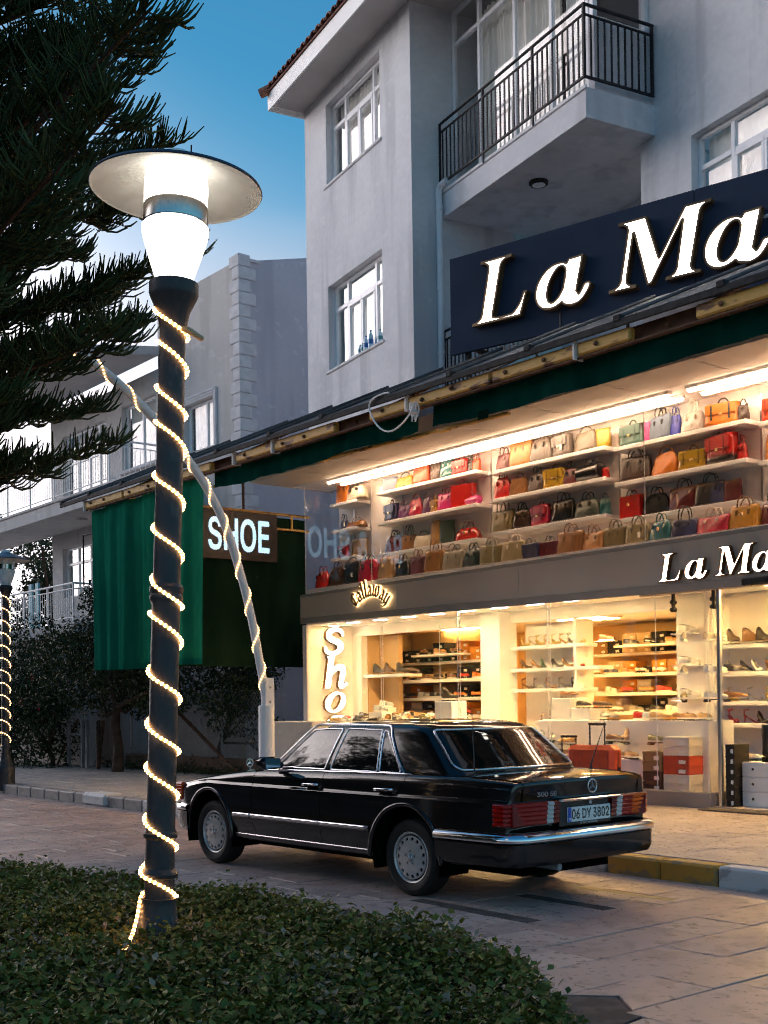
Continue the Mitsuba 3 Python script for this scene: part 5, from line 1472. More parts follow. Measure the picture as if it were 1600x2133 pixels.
for a, b, c, lab in (((-25.9, 12.3, 1.25), (-25.2, 11.95, .2), .05, 'brown timber prop leaning left of the citrus tree trunk'), ((-25.75, 12.35, 1.25), (-25.32, 12.0, .2), .045, 'second brown timber prop close beside the first'), ((-27.0, 12.3, 1.3), (-27.35, 11.9, .2), .025, 'thin brown stick leaning left of the pale frame'), ((-22.9, 12.62, 1.55), (-20.35, 12.60, .25), .04, 'long brown timber leaning across the wire fence')):
    k = thing('timber_prop', lab, 'timber')
    obj('pole', MB().tube([a, b], c, 7), 'm_rust', k)
# ---------------------------------------------------------------- street lamps and the rope lights
B('m_lamp_post', mikit.proc(lambda p, n, uv: mix(mix((.020, .020, .023), (.036, .036, .040), fbm(p.x * 11, p.y * 11, p.z * 5, 3)), (.085, .083, .085), sstep(.60, .78, fbm(p.x * 16, p.y * 16, p.z * 7, 4)) * .6)), .48, bump=mikit.proc(lambda p, n, uv: fbm(p.x * 60, p.y * 60, p.z * 40, 3) * .003, 2e-3))
B('m_shade_top', (.05, .065, .10), .35)
B('m_shade_under', two_tone((.52, .50, .46), (.62, .60, .56), 7), .7)
B('m_lamp_glass', (.85, .85, .84), .3)
B('m_rope', (.42, .30, .16), .3)
BEAD = trimesh.creation.icosphere(subdivisions=1, radius=1.0)


def rope(parent, path, step, r, glow, weight, sides=6):
    """clear hose with a bead of light every step"""
    p = np.asarray(path)
    obj('hose', MB().tube(p, r * .8, sides), 'm_rope', parent, WO, smooth=True, glow=np.array(glow) * .13, weight=weight * .5)
    s = np.concatenate([[0], np.cumsum(np.linalg.norm(np.diff(p, axis=0), axis=1))])
    at = np.arange(step / 2, s[-1], step)
    c = np.stack([np.interp(at, s, p[:, k]) for k in range(3)], 1)
    m = MB()
    for x in c:
        m.add(BEAD.vertices * r * 1.0 + x, BEAD.faces)
    obj('bulbs', m, 'm_bulb', parent, WO, glow=glow, kind='stuff', weight=weight, label='small warm bulbs inside the hose')


def street_lamp(foot, lean, label, lit, height_shift=0.0):
    t = thing('street_lamp', label, 'street lamp', 'street lamps')
    M = rot('y', lean)
    P = lambda m: tf(m, M, foot)
    sm = 35
    obj('base', P(MB().lathe([(0, -.1), (.17, -.1), (.17, .30), (.165, .34), (.135, .38), (.13, .42), (.105, .47), (.095, .52), (.088, .57), (.09, .58), (.09, .60), (.0, .60)], 28)), 'm_lamp_post', t, WO, smooth=sm)
    obj('post', P(MB().lathe([(.075, .595), (.076, .70), (.092, .705), (.095, .725), (.076, .75), (.074, .90), (.086, .91), (.088, .93), (.074, .95), (.072, 2.10), (.084, 2.12), (.086, 2.14), (.080, 2.155), (.086, 2.17), (.086, 2.19), (.070, 2.21), (.066, 3.48), (.068, 3.52), (.085, 3.60), (.118, 3.67), (.126, 3.69), (.126, 3.745), (.09, 3.75), (0, 3.75)], 28)), 'm_lamp_post', t, WO, smooth=sm)
    g = dict(glow=(1.05, .99, .88), weight=2.0) if lit else {}
    obj('lower_glass', P(MB().lathe([(0, 3.752), (.093, 3.752), (.108, 3.80), (.135, 3.88), (.160, 3.96), (.171, 4.01), (.172, 4.03), (.160, 4.045), (0, 4.045)], 36)), 'm_lamp_glass', t, WO, smooth=sm, **g)
    obj('band', P(MB().lathe([(.161, 4.046), (.164, 4.05), (.164, 4.135), (.161, 4.14)], 36)), 'm_band', t, WO, smooth=sm)
    obj('upper_glass', P(MB().lathe([(0, 4.142), (.162, 4.142), (.163, 4.24), (.156, 4.32), (.13, 4.355), (0, 4.36)], 36)), 'm_lamp_glass', t, WO, smooth=sm, **g)
    sh = obj('shade', P(MB().lathe([(.02, 4.392), (.436, 4.238), (.440, 4.228), (.436, 4.222)][::-1], 56)), 'm_shade_top', t, WO, smooth=sm, label='wide shallow conical shade')
    obj('underside', P(MB().lathe([(.02, 4.383), (.2, 4.322), (.425, 4.232), (.433, 4.222), (.436, 4.2215)], 56)), 'm_shade_under', sh, WO, smooth=sm)
    obj('cap', P(MB().lathe([(.09, 4.37), (.09, 4.395), (.07, 4.412), (0, 4.415)], 24)), 'm_white_paint', sh, WO, smooth=sm)
    obj('cap_screw', P(MB().cyl((.075, -.02, 4.36), (.075, -.02, 4.45), .004, 6)), 'm_dark_metal', sh, WO)
    return t, M


scene['m_band'] = {'type': 'roughconductor', 'material': 'Al', 'alpha': .06, 'specular_reflectance': {'type': 'rgb', 'value': [.62, .60, .56]}}
F1 = np.array([-1.19, 6.15, .0])
lamp1, M1 = street_lamp(F1, 2.2, 'large lit street lamp wound with rope light standing in the near hedge', True)
# the rope: z at the left side of each turn, read off from top to bottom
turns = [3.62, 3.45, 3.22, 3.04, 2.77, 2.50, 2.24, 2.06, 1.77, 1.50, 1.275, 1.01, .755]
zs_, an = [], []
for k, z in enumerate(turns):
    zs_ += [z, z - .145]
    an += [2 * PI * k, 2 * PI * k + PI]
zs_, an = np.array(zs_), np.array(an)
A = np.linspace(0, an[-1], 900)
zz = interp(A, an, np.minimum.accumulate(zs_ - np.arange(len(zs_)) * 1e-5))
R = np.where(zz > 2.2, .068, .074) + .011 + .022 * np.exp(-((zz - .72) / .03) ** 2) + .02 * np.clip((zz - 3.52) / .1, 0, 1)
hel = np.stack([-np.cos(A) * R, -np.sin(A) * R, zz], 1)
tail = np.array([[.07, .06, .60], [-.02, .10, .60], [-.085, .03, .62], [-.095, -.03, .56], [-.105, -.10, .45], [-.11, -.22, .40], [-.11, -.36, .385]])
tk, _ = splprep(np.vstack([hel[-1:], tail]).T, s=0, k=3)
tailp = np.array(splev(np.linspace(0, 1, 60), tk)).T
path = np.vstack([hel, tailp[1:]]) @ M1.T + F1
r1 = thing('rope_light', 'string of warm rope light spiralling down the near street lamp', 'rope light')
rope(r1, path, .0262, .0105, (6.5, 3.1, 1.0), 1.0)
obj('end_plug', tf(MB().tube([(.055, -.055, 3.50), (.085, -.06, 3.495), (.16, -.06, 3.45), (.165, -.06, 3.446)], [.012, .018, .014, .008], 8), M1, F1), 'm_rope', r1, WO, label='end plug of the rope sticking out to the right')
lamp2, M2 = street_lamp(np.array([-7.13, 22.55, .14]), .8, 'distant unlit street lamp wound with rope light at the left edge', False)
A = np.linspace(0, 2 * PI * 12, 420)
zz = 3.55 - (3.55 - .75) * A / A[-1] + .05 * np.sin(A)
hel = np.stack([-np.cos(A) * .088, -np.sin(A) * .088, zz], 1) @ M2.T + [-7.13, 22.55, .14]
r2 = thing('rope_light', 'string of warm rope light on the distant street lamp', 'rope light')
rope(r2, hel, .05, .012, (3.6, 2.1, .9), .5, 5)
# arch of white tube over the street
ar = thing('light_arch', 'slim white tubular arch rising from the pavement and curving over the street', 'arch')
AU = -14.0
ctl = np.array([(9.16, 1.0), (9.15, 1.6), (9.05, 2.23), (8.91, 2.89), (8.74, 3.47), (8.52, 4.05), (8.30, 4.44), (8.02, 4.80), (7.34, 5.44), (6.86, 5.78), (6.0, 6.22), (5.0, 6.5), (4.1, 6.58)])
full = np.vstack([ctl, np.column_stack([2 * 4.1 - ctl[-2::-1, 0], ctl[-2::-1, 1]])])
s = np.concatenate([[0], np.cumsum(np.linalg.norm(np.diff(full, axis=0), axis=1))])
S = np.linspace(0, s[-1], 160)
q = np.stack([interp(S, s, full[:, 0]), interp(S, s, full[:, 1])], 1)
ap = np.column_stack([np.full(160, AU), q])
obj('tube', MB().tube(ap, .058, 14), 'm_white_paint', ar, smooth=True)
for v0 in (9.16, -.96):
    obj('footing', MB().lathe([(.115, -.1), (.112, .3), (.108, 1.50), (.10, 1.52), (0, 1.52)], 24, at=(AU, v0, .05)), 'm_white_paint', ar, smooth=40)
    obj('cleat', MB().cbox((AU + .06, v0 - .06, 1.50), (AU + .085, v0 + .08, 1.95), .004), 'm_white_paint', ar)
    for z in (1.62, 1.82):
        obj('bolt', MB().cyl((AU + .084, v0 + .01, z), (AU + .10, v0 + .01, z), .015, 8), 'm_steel_dull', ar)
aw_ = world(ap)
i0 = int(np.searchsorted(S, .72))
tt = np.linspace(0, 1, 900)
sx = .72 + (s[-1] - 1.44) * tt
base = np.stack([np.interp(sx, S, aw_[:, k]) for k in range(3)], 1)
tang = np.gradient(base, axis=0)
tang /= np.linalg.norm(tang, axis=1, keepdims=True)
ud = world([1, 0, 0])
nd = np.cross(tang, ud)
ph = 2 * PI * (sx - .72) / .52 + 2.6
hel = base + .068 * (np.cos(ph)[:, None] * ud + np.sin(ph)[:, None] * nd)
r3 = thing('rope_light', 'string of warm rope light wound along the white arch', 'rope light')
rope(r3, hel, .045, .011, (3.8, 2.1, .85), .7, 5)
# ---------------------------------------------------------------- plants
B('m_leaf', {'type': 'mesh_attribute', 'name': 'vertex_color'}, .55, spec=.18)
B('m_needle', {'type': 'mesh_attribute', 'name': 'vertex_color'}, .6, spec=.3)
B('m_bark', two_tone((.045, .028, .02), (.09, .058, .04), 9), .9, bump=mikit.proc(lambda p, n, uv: fbm(p.x * 22, p.y * 22, p.z * 6, 4) * .02, 2e-3))
B('m_twig', two_tone((.07, .035, .02), (.12, .06, .035), 7), .85)


def leaf_cloud(pos, nrm, size, rs, fold=.25, ratio=.5):
    """a bent quad for every position, its blade near the plane of nrm"""
    n = len(pos)
    a = rs.normal(size=(n, 3))
    nrm = nrm / np.linalg.norm(nrm, axis=1, keepdims=True)
    a -= (a * nrm).sum(1, keepdims=True) * nrm
    a /= np.linalg.norm(a, axis=1, keepdims=True)
    b = np.cross(nrm, a)
    s = np.broadcast_to(size, (n,))[:, None]
    base, tip = pos - a * s * .5, pos + a * s * .5
    mid = pos + nrm * s * fold * .4
    v = np.stack([base, mid + b * s * ratio * .5, tip, mid - b * s * ratio * .5], 1).reshape(-1, 3)
    k = np.arange(n)[:, None] * 4
    f = np.vstack([k + [0, 1, 2], k + [0, 2, 3]])
    return v, f


def clump_points(clumps, n, rs, shell=.55):
    c = np.array([x[0] for x in clumps], float)
    r = np.array([x[1] for x in clumps], float)
    w = (r ** 2)
    i = rs.choice(len(c), n, p=w / w.sum())
    d = rs.normal(size=(n, 3))
    d /= np.linalg.norm(d, axis=1, keepdims=True)
    rad = (rs.random(n) ** (1 / 3)) * (1 - shell) + shell * (1 - rs.random(n) ** 2 * .5)
    p = c[i] + d * (r[i] * rad)[:, None] * [1, 1, .85]
    return p, d


def tree(name, label, cat, foot, height, clumps, n, leaf, cols, trunk_r, seed, group=None, limbs=7):
    """trunk with limbs and a crown of separate leaves; foot and clumps in the street frame"""
    rs = np.random.default_rng(seed)
    t = thing(name, label, cat, group)
    foot = np.array(foot, float)
    cc = np.array([c for c, _ in clumps])
    top = cc.mean(0)
    fork = foot + (top - foot) * [.35, .35, 1] * .5
    fork[2] = foot[2] + max(.5, (cc[:, 2].min() - foot[2]) * .9)
    obj('trunk', MB().tube([foot - [0, 0, .1], foot + (fork - foot) * .35 + [.03, .02, 0], foot + (fork - foot) * .7 - [.03, .02, 0], fork], [trunk_r * 1.25, trunk_r, trunk_r * .9, trunk_r * .85], 10), 'm_bark', t, smooth=True)
    for c in cc[rs.choice(len(cc), min(limbs, len(cc)), replace=False)]:
        mid = fork + (c - fork) * .5 + rs.normal(size=3) * .12 + [0, 0, -.1]
        obj('limb', MB().tube([fork - [0, 0, .05], mid, c], [trunk_r * .6, trunk_r * .38, trunk_r * .12], 7), 'm_bark', t, smooth=True)
    p, d = clump_points(clumps, n, rs)
    v, f = leaf_cloud(p, d + rs.normal(size=d.shape) * .9 + [0, 0, .4], leaf * (.7 + .6 * rs.random(n)), rs)
    cols = np.array(cols)
    col = cols[rs.integers(0, len(cols), n)] * (.75 + .5 * rs.random(n))[:, None]
    obj('crown', (v, f), 'm_leaf', t, color=np.repeat(col, 4, 0), kind='stuff', label='leaves of the crown')
    return t


DARKG = [(.020, .040, .014), (.028, .052, .018), (.036, .058, .020), (.016, .032, .014)]
OLIVE = [(.040, .050, .020), (.055, .060, .025), (.030, .042, .018)]
rs = np.random.default_rng(4)
cl = [((-23.9 + rs.normal() * .95, 11.85 + rs.normal() * .8, 2.75 + rs.normal() * .65), rs.uniform(.5, .9)) for _ in range(26)]
cl += [((-22.6, 12.3, 2.6), .8), ((-22.3, 12.5, 2.0), .7), ((-25.0, 11.3, 2.7), .8), ((-24.6, 11.3, 1.9), .6), ((-23.0, 12.2, 1.9), .6), ((-24.2, 11.6, 3.9), .5)]
tree('citrus_tree', 'small dark citrus tree with short trunk standing on the pavement before the fence', 'tree', (-23.95, 11.8, .17), 4, cl, 15000, .10, DARKG + OLIVE[:1], .11, 11)
rs = np.random.default_rng(6)
cl = [((-21.2 + rs.normal() * .8, 13.0 + rs.normal() * .25, 2.2 + rs.normal() * .5), rs.uniform(.4, .7)) for _ in range(14)]
tree('shrub', 'dark shrub against the side of the house left of the quoins', 'shrub', (-21.9, 13.1, .17), 3, cl, 6000, .09, DARKG, .05, 12)
rs = np.random.default_rng(7)
cl = [((-27.6 + rs.normal() * .9, 11.7 + rs.normal() * .4, 1.9 + rs.normal() * .7), rs.uniform(.5, .8)) for _ in range(22)]
sh1 = tree('shrub', 'dark leafy shrub with red flowers beside the distant street lamp', 'shrub', (-27.6, 11.9, .17), 3, cl, 9000, .10, DARKG, .06, 13)
m = MB()
for x in ((-26.9, 11.1, 2.3), (-27.3, 11.0, 1.75), (-26.85, 11.25, 1.6), (-27.6, 10.9, 2.6)):
    for k in range(6):
        a = k * PI / 3
        v, f = leaf_cloud(np.array([[x[0] + .05 * math.cos(a), x[1], x[2] + .05 * math.sin(a)]]), np.array([[math.cos(a) * .5, -1, math.sin(a) * .5]]), .11, rs, .3, .9)
        m.add(v, f)
obj('flowers', m, 'm_red_flower', sh1, kind='stuff', label='red blossoms')
B('m_red_flower', (.55, .012, .02), .5)
rs = np.random.default_rng(8)
cl = [((-30.2 + rs.normal() * 1.0, 11.6 + rs.normal() * .4, 2.1 + rs.normal() * .75), rs.uniform(.5, .8)) for _ in range(20)]
tree('shrub', 'dark leafy shrub at the left edge below the terrace railing', 'shrub', (-30.2, 11.9, .17), 3, cl, 8000, .10, DARKG + OLIVE[:1], .06, 14)
for i, (u, v, h, sd) in enumerate(((-37.5, 16.5, 7.5, 21), (-41, 18.5, 8.5, 22), (-36.0, 21.0, 7.0, 23))):
    rs = np.random.default_rng(sd)
    cl = [((u + rs.normal() * 1.4, v + rs.normal() * 1.2, h * .72 + rs.normal() * 1.0), rs.uniform(.6, 1.1)) for _ in range(22)]
    tree('background_tree', ['olive tree with crooked trunk behind the terrace at the left edge', 'taller tree behind the left house end', 'tree far behind the left house'][i], 'tree', (u, v, 0), h, cl, 5000, .16, OLIVE + DARKG[:2], .16, sd, 'trees behind the house')
rs = np.random.default_rng(17)
n = 900
p = np.column_stack([rs.uniform(-26.2, -20.2, n), rs.uniform(12.3, 12.75, n), .17 + np.abs(rs.normal(0, .13, n))])
v, f = leaf_cloud(p, rs.normal(size=(n, 3)) + [0, 0, 1], .08, rs)
obj('weeds', (v, f), 'm_leaf', None, color=np.repeat(np.array(DARKG)[rs.integers(0, 4, n)], 4, 0), kind='stuff', cat='weeds', label='low green weeds along the foot of the fence')
# row of street trees across the road, which the shop glass and the car mirror
for i, (u, v, h, sd) in enumerate(((-22, -5.5, 12, 31), (-26.5, -6.5, 13, 32), (-31, -4.5, 12, 33), (-36, -6.5, 11, 34), (-42, -5, 9, 35), (-47, -7, 12, 36), (-53, -4, 12, 39), (-38, -3, 14, 40), (-17, -6, 13, 37), (-11, -7, 12, 38))):
    rs = np.random.default_rng(sd)
    cl = [((u + rs.normal() * 1.4, v + rs.normal() * 1.2, h * .55 + rs.normal() * h * .2), rs.uniform(.8, 1.3)) for _ in range(34)]
    tree('street_tree', f'{ORD[i]} leafy street tree across the road, mirrored in the glass', 'tree', (u, v, 0), h, cl, 9000, .24, DARKG, .16, sd, 'street trees across the road')

# houses across the road: what the shop glass and the car windows mirror
B('m_far_house', two_tone((.24, .23, .23), (.30, .29, .28), .8), .9)
for i, (u0, u1, v0, h, lab) in enumerate(((-31, -12, -10.5, 9.2, 'nearest grey house across the road, mirrored in the shop glass'), (-47, -32, -11.0, 10.8, 'taller grey house across the road, mirrored in the glass corner'), (-70, -48, -10.0, 8.6, 'low long house across the road, farthest along the street'))):
    hs = thing('house', lab, 'house', 'houses across the road')
    obj('wall', MB().box((u0, v0 - 8, 0), (u1, v0, h)), 'm_far_house', hs)
    obj('roof', MB().box((u0 - .4, v0 - 8.4, h + .002), (u1 + .4, v0 + .5, h + .3)), 'm_clay_dark', hs)
    for x in np.arange(u0 + 1.5, u1 - 2, 3.0):
        for z in np.arange(1.0, h - 2, 3.0):
            obj('window', MB().box((x, v0 - .05, z), (x + 1.3, v0 + .02, z + 1.4)), 'm_dark_room', hs)

# araucaria at the left: ascending limbs, flat fans of rope like shoots
rs = np.random.default_rng(77)
pine = thing('pine_tree', 'big dark araucaria pine with rope like shoots filling the upper left', 'tree')
PX, PY = -4.05, 9.6
obj('trunk', MB().tube([(PX, PY, -.05), (PX + .05, PY, 3), (PX, PY + .05, 7), (PX, PY, 11.5)], [.2, .17, .12, .04], 12), 'm_bark', pine, WO, smooth=True)
SEG, V_, F_, C_ = [], [], [], []
cnt = 0


def shoots(P0, P1, P2, r, col):
    """many curved 3 sided tubes at once: quadratic paths P0 P1 P2 (n, 3)"""
    global cnt
    n = len(P0)
    ts = np.array([0, .5, 1.0])
    pts = np.stack([(1 - t) ** 2 * P0 + 2 * t * (1 - t) * P1 + t * t * P2 for t in ts], 1)
    d = P2 - P0
    d /= np.linalg.norm(d, axis=1, keepdims=True) + 1e-9
    a = np.cross(d, [.3, .2, .9])
    a /= np.linalg.norm(a, axis=1, keepdims=True) + 1e-9
    b = np.cross(d, a)
    ang = np.arange(3) * 2 * PI / 3
    off = np.cos(ang)[None, :, None] * a[:, None] + np.sin(ang)[None, :, None] * b[:, None]
    rr = np.array([1.0, 1.0, .55])
    v = pts[:, :, None] + off[:, None] * (rr[None, :, None, None] * np.reshape(r, (-1, 1, 1, 1)))
    q = []
    for i in range(2):
        for j in range(3):
            j2 = (j + 1) % 3
            q += [[i * 3 + j, i * 3 + j2, i * 3 + 3 + j2], [i * 3 + j, i * 3 + 3 + j2, i * 3 + 3 + j]]
    q += [[6, 7, 8]]
    f = (np.arange(n)[:, None, None] * 9 + np.array(q)).reshape(-1, 3) + cnt
    V_.append(v.reshape(-1, 3))
    F_.append(f)
    C_.append(np.repeat(col, 9, 0))
    cnt += n * 9


zb = 3.35
k = 0
while zb < 10.6:
    nb_ = 7
    off = rs.uniform(0, 2 * PI)
    for j in range(nb_):
        az = off + j * 2 * PI / nb_ + rs.normal() * .12
        L = np.interp(zb, [3.3, 4.0, 4.8, 5.8, 6.5, 7.5, 9, 10.6], [1.8, 2.2, 2.75, 2.4, 2.05, 1.85, 1.4, .7]) * rs.uniform(.85, 1.1)
        toward = math.cos(az)
        hd = np.array([math.cos(az), math.sin(az), 0])
        rise = np.interp(zb, [2.3, 5, 10], [.26, .36, .5]) * L
        n = 26
        t = np.linspace(0, 1, n)
        path = np.array([PX, PY, zb]) + hd * (L * t)[:, None] + np.array([0, 0, 1]) * (rise * (t ** 1.25) + .05 * np.sin(t * 5 + j))[:, None]
        path[:, :2] += rs.normal(size=2) * .08 * t[:, None]
        obj('limb', MB().tube(path[::5], np.linspace(.045, .010, len(path[::5])), 6), 'm_twig', pine, WO, smooth=True)
        side = np.cross(hd, [0, 0, 1])
        # fans
        m = int(L * 21)
        tt = np.sort(rs.uniform(.16, 1.0, m))
        c0 = np.stack([np.interp(tt, t, path[:, i]) for i in range(3)], 1)
        sg = np.where(np.arange(m) % 2, 1, -1)
        ln = (.62 - .38 * tt) * rs.uniform(.75, 1.15, m) * (1 if L > 1.5 else .6)
        bd = side * (sg * .80)[:, None] + hd * rs.uniform(.45, .8, m)[:, None] + np.array([0, 0, 1]) * rs.uniform(-.15, .30, m)[:, None]
        bd /= np.linalg.norm(bd, axis=1, keepdims=True)
        c2 = c0 + bd * ln[:, None]
        c1 = c0 + bd * (ln * .5)[:, None] - [0, 0, .04]
        g = np.array([.050, .058, .020]) * rs.uniform(.6, 1.3, m)[:, None]
        shoots(c0, c1, c2, np.full(m, .0075), g * [1.3, .9, .8])
        # finger shoots, turned upward, along each fan
        q = 14
        u_ = np.tile(np.linspace(.12, 1.0, q), (m, 1)) + rs.normal(size=(m, q)) * .03
        b0 = c0[:, None] + (c2 - c0)[:, None] * u_[..., None]
        b0[..., 2] -= .04 * np.sin(np.clip(u_, 0, 1) * PI) * .5
        perp = np.cross(bd, [0, 0, 1])
        perp /= np.linalg.norm(perp, axis=1, keepdims=True)
        s2 = np.where(np.arange(q) % 2, 1, -1)[None, :, None] * rs.uniform(.25, .9, (m, q, 1))
        dirn = bd[:, None] * rs.uniform(.5, .9, (m, q, 1)) + perp[:, None] * s2 + np.array([0, 0, 1]) * rs.uniform(.1, .75, (m, q, 1))
        dirn /= np.linalg.norm(dirn, axis=2, keepdims=True)
        l2 = rs.uniform(.13, .24, (m, q, 1))
        b2 = b0 + dirn * l2 + np.array([0, 0, 1]) * l2 * .25
        b1 = b0 + dirn * l2 * .55 - np.array([0, 0, 1]) * l2 * .12
        col = np.array([.042, .060, .018]) * rs.uniform(.6, 1.5, (m * q, 1)) * np.array([1, 1, 1])
        shoots(b0.reshape(-1, 3), b1.reshape(-1, 3), b2.reshape(-1, 3), rs.uniform(.0075, .0105, m * q), col)
    zb += rs.uniform(.38, .48)
    k += 1
obj('foliage', (np.vstack(V_), np.vstack(F_)), 'm_needle', pine, WO, smooth=True, color=np.vstack(C_), kind='stuff', label='rope like dark green shoots')

# clipped ground cover in the planting bed
hedge = thing('hedge', 'low clipped ground cover of small dark green leaves filling the foreground', 'hedge')
rs = np.random.default_rng(55)
bed = isl.buffer(-.10)
from shapely import contains_xy, distance, points as shp_points


def hedge_h(u, v):
    e = distance(shp_points(np.column_stack([u, v])), bed.exterior)
    w = np.clip(e / .26, 0, 1)
    base = np.interp(u, [-12, -8.5, -7.0, -6.2], [.24, .30, .37, .40])
    q = np.column_stack([u * 2.1, v * 2.1, u * 0])
    return .06 + (base - .06 + (meshkit.fbm(q, 3, 5) - .5) * .19) * np.sqrt(1 - (1 - w) ** 2)


n = 60000
u = rs.uniform(-13, -2.6, n)
v = rs.uniform(-.6, 4.2, n)
ok = contains_xy(bed, u, v)
w = world(np.column_stack([u, v, u * 0]))
ok &= (w[:, 1] > 3.6) & (np.abs(w[:, 0]) < .34 * w[:, 1] + .8)
dist = np.hypot(w[:, 0], w[:, 1])
ok &= rs.random(n) < np.clip(8.0 / dist, .35, 1) * .72
u, v = u[ok], v[ok]
hz = hedge_h(u, v)
n = len(u)
pos, nr, sz, ci = [], [], [], []
for k in range(5):
    a = rs.uniform(0, 2 * PI, n)
    tl = rs.uniform(.35, 1.25, n)
    d = np.column_stack([np.cos(a), np.sin(a), tl])
    s = rs.uniform(.022, .054, n)
    p = np.column_stack([u, v, hz]) + d / np.linalg.norm(d, axis=1, keepdims=True) * (s * .75)[:, None] + np.column_stack([rs.normal(0, .008, n), rs.normal(0, .008, n), rs.normal(-.014, .034, n)])
    pos.append(p)
    nr.append(np.column_stack([-np.cos(a) * .7, -np.sin(a) * .7, np.ones(n)]) + rs.normal(0, .35, (n, 3)))
    sz.append(s)
pos, nr, sz = np.vstack(pos), np.vstack(nr), np.concatenate(sz)
N = len(pos)
v_, f_ = leaf_cloud(pos, nr, sz, rs, .22, .62)
HC = np.array([(.14, .13, .022), (.17, .15, .028), (.10, .105, .018), (.18, .155, .035), (.09, .115, .022), (.34, .23, .15), (.26, .18, .10)])
patch = meshkit.fbm(np.column_stack([pos[:, 0] * 3, pos[:, 1] * 3, pos[:, 2] * 0]), 3, 9)
pale = (rs.random(N) < np.clip((patch - .42) * .9, .02, .30))
ci = np.where(pale, rs.integers(5, 7, N), rs.integers(0, 5, N))
col = HC[ci] * rs.uniform(.6, 1.3, N)[:, None]
obj('leaves', (v_, f_), 'm_leaf', hedge, color=np.repeat(col, 4, 0), kind='stuff', label='small oval leaves')
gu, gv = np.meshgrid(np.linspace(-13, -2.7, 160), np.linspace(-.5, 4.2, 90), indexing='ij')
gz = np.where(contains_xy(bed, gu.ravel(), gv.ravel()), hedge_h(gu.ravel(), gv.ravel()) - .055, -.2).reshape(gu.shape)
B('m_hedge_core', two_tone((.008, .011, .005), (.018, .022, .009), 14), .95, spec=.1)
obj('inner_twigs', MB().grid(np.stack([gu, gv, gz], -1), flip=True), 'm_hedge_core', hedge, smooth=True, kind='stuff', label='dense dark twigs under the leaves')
# ---------------------------------------------------------------- the parked saloon (x forward, y left, z up, origin under the rear axle)
CA = math.radians(130.83)
CARF = np.array([[math.cos(CA), -math.sin(CA), 0], [math.sin(CA), math.cos(CA), 0], [0, 0, 1.0]])
CARO = np.array([.827, 10.346, 0.0])
B('m_car_black', (.0025, .0026, .0032), .06, spec=.5, clearcoat=.8, clearcoat_gloss=.98)
B('m_car_glass', (.004, .005, .005), .02, spec=.5)
B('m_rubber', two_tone((.012, .012, .012), (.022, .021, .020), 30), .75, spec=.3)
B('m_car_plastic', (.012, .012, .013), .45)
B('m_gap', (.001, .001, .001), .9, spec=.05)
B('m_alloy', (.50, .50, .49), .35, metal=.55)
B('m_lens_red', (.32, .006, .004), .08, spec=.7)
B('m_lens_dark', (.16, .004, .004), .08, spec=.7)
B('m_lens_amber', (.50, .06, .008), .08, spec=.7)
B('m_lens_white', (.50, .48, .45), .12, spec=.7)
B('m_plate', (.72, .70, .66), .35)
B('m_plate_blue', (.03, .08, .40), .35)
B('m_plate_ink', (.03, .022, .016), .4)
car = thing('parked_car', 'black vintage four door saloon parked at the kerb seen from its left rear corner', 'car')


def cobj(name, mesh, mat, parent=car, smooth=False, **k):
    v, f = arr(mesh)
    return obj(name, (v @ CARF.T + CARO, f), mat, parent, WO, smooth=smooth, **k)


# --- lower body: lofted stations, wheel wells cut out
XS = np.array([-1.15, -1.0, -.7, -.35, 0, .5, 1.0, 1.6, 2.1, 2.6, 3.0, 3.3, 3.55, 3.70, 3.78])
W_ = lambda x: interp(x, XS, [.835, .862, .886, .898, .903, .907, .908, .908, .906, .902, .890, .868, .835, .79, .72])
ZS = lambda x: interp(x, XS, [.958, .972, .985, .992, .990, .985, .978, .968, .955, .915, .868, .832, .800, .775, .75])
ZT = lambda x: interp(x, XS, [.972, .992, 1.008, 1.015, 1.02, 1.02, 1.01, 1.0, .985, .955, .912, .872, .832, .80, .77])
ZB = lambda x: interp(x, XS, [.37, .345, .315, .29, .285, .285, .285, .285, .285, .285, .28, .28, .29, .30, .31])


def section(x, inset=0.0):
    w, zs, zt, zb = float(W_(x)) - inset, float(ZS(x)) - inset, float(ZT(x)) - inset, float(ZB(x)) + inset
    lo = [(0, zb), (.45 * w, zb), (.80 * w, zb)]
    lo += [tuple(p) for p in bez((.90 * w, zb), (.965 * w, zb), (.972 * w, zb + .07), n=5)]
    c = min(.815, zs - .055)
    lo += [tuple(p) for p in bez((.975 * w, zb + .10), (1.012 * w, .50), (1.0 * w, .62), n=7)]
    lo += [(.998 * w, .68), (.995 * w, .74), (.992 * w, c - .012), (.987 * w, c), (.972 * w, c + .010)]
    lo += [tuple(p) for p in bez((.968 * w, c + .03), (.955 * w, zs - .005), (.955 * w - .055, zs), n=7)]
    lo += [tuple(p) for p in bez((.955 * w - .075, zs + .001), (.6 * w, zt), (0, zt), n=7)]
    return np.array(lo)


xs = np.concatenate([[-1.15], np.linspace(-1.13, 3.70, 92), [3.74, 3.78]])
rings = []
for x, ins in [(-1.162, .035), (-1.158, .014)] + [(x, 0) for x in xs] + [(3.795, .02), (3.80, .05)]:
    h = section(float(np.clip(x, -1.15, 3.78)), ins)
    ring = np.vstack([h, (h * [-1, 1])[-2:0:-1]])
    # the tail leans: the deck edge reaches back, the lower part tucks in
    rings.append(np.column_stack([np.full(len(ring), x), ring]))
R_ = np.array(rings)
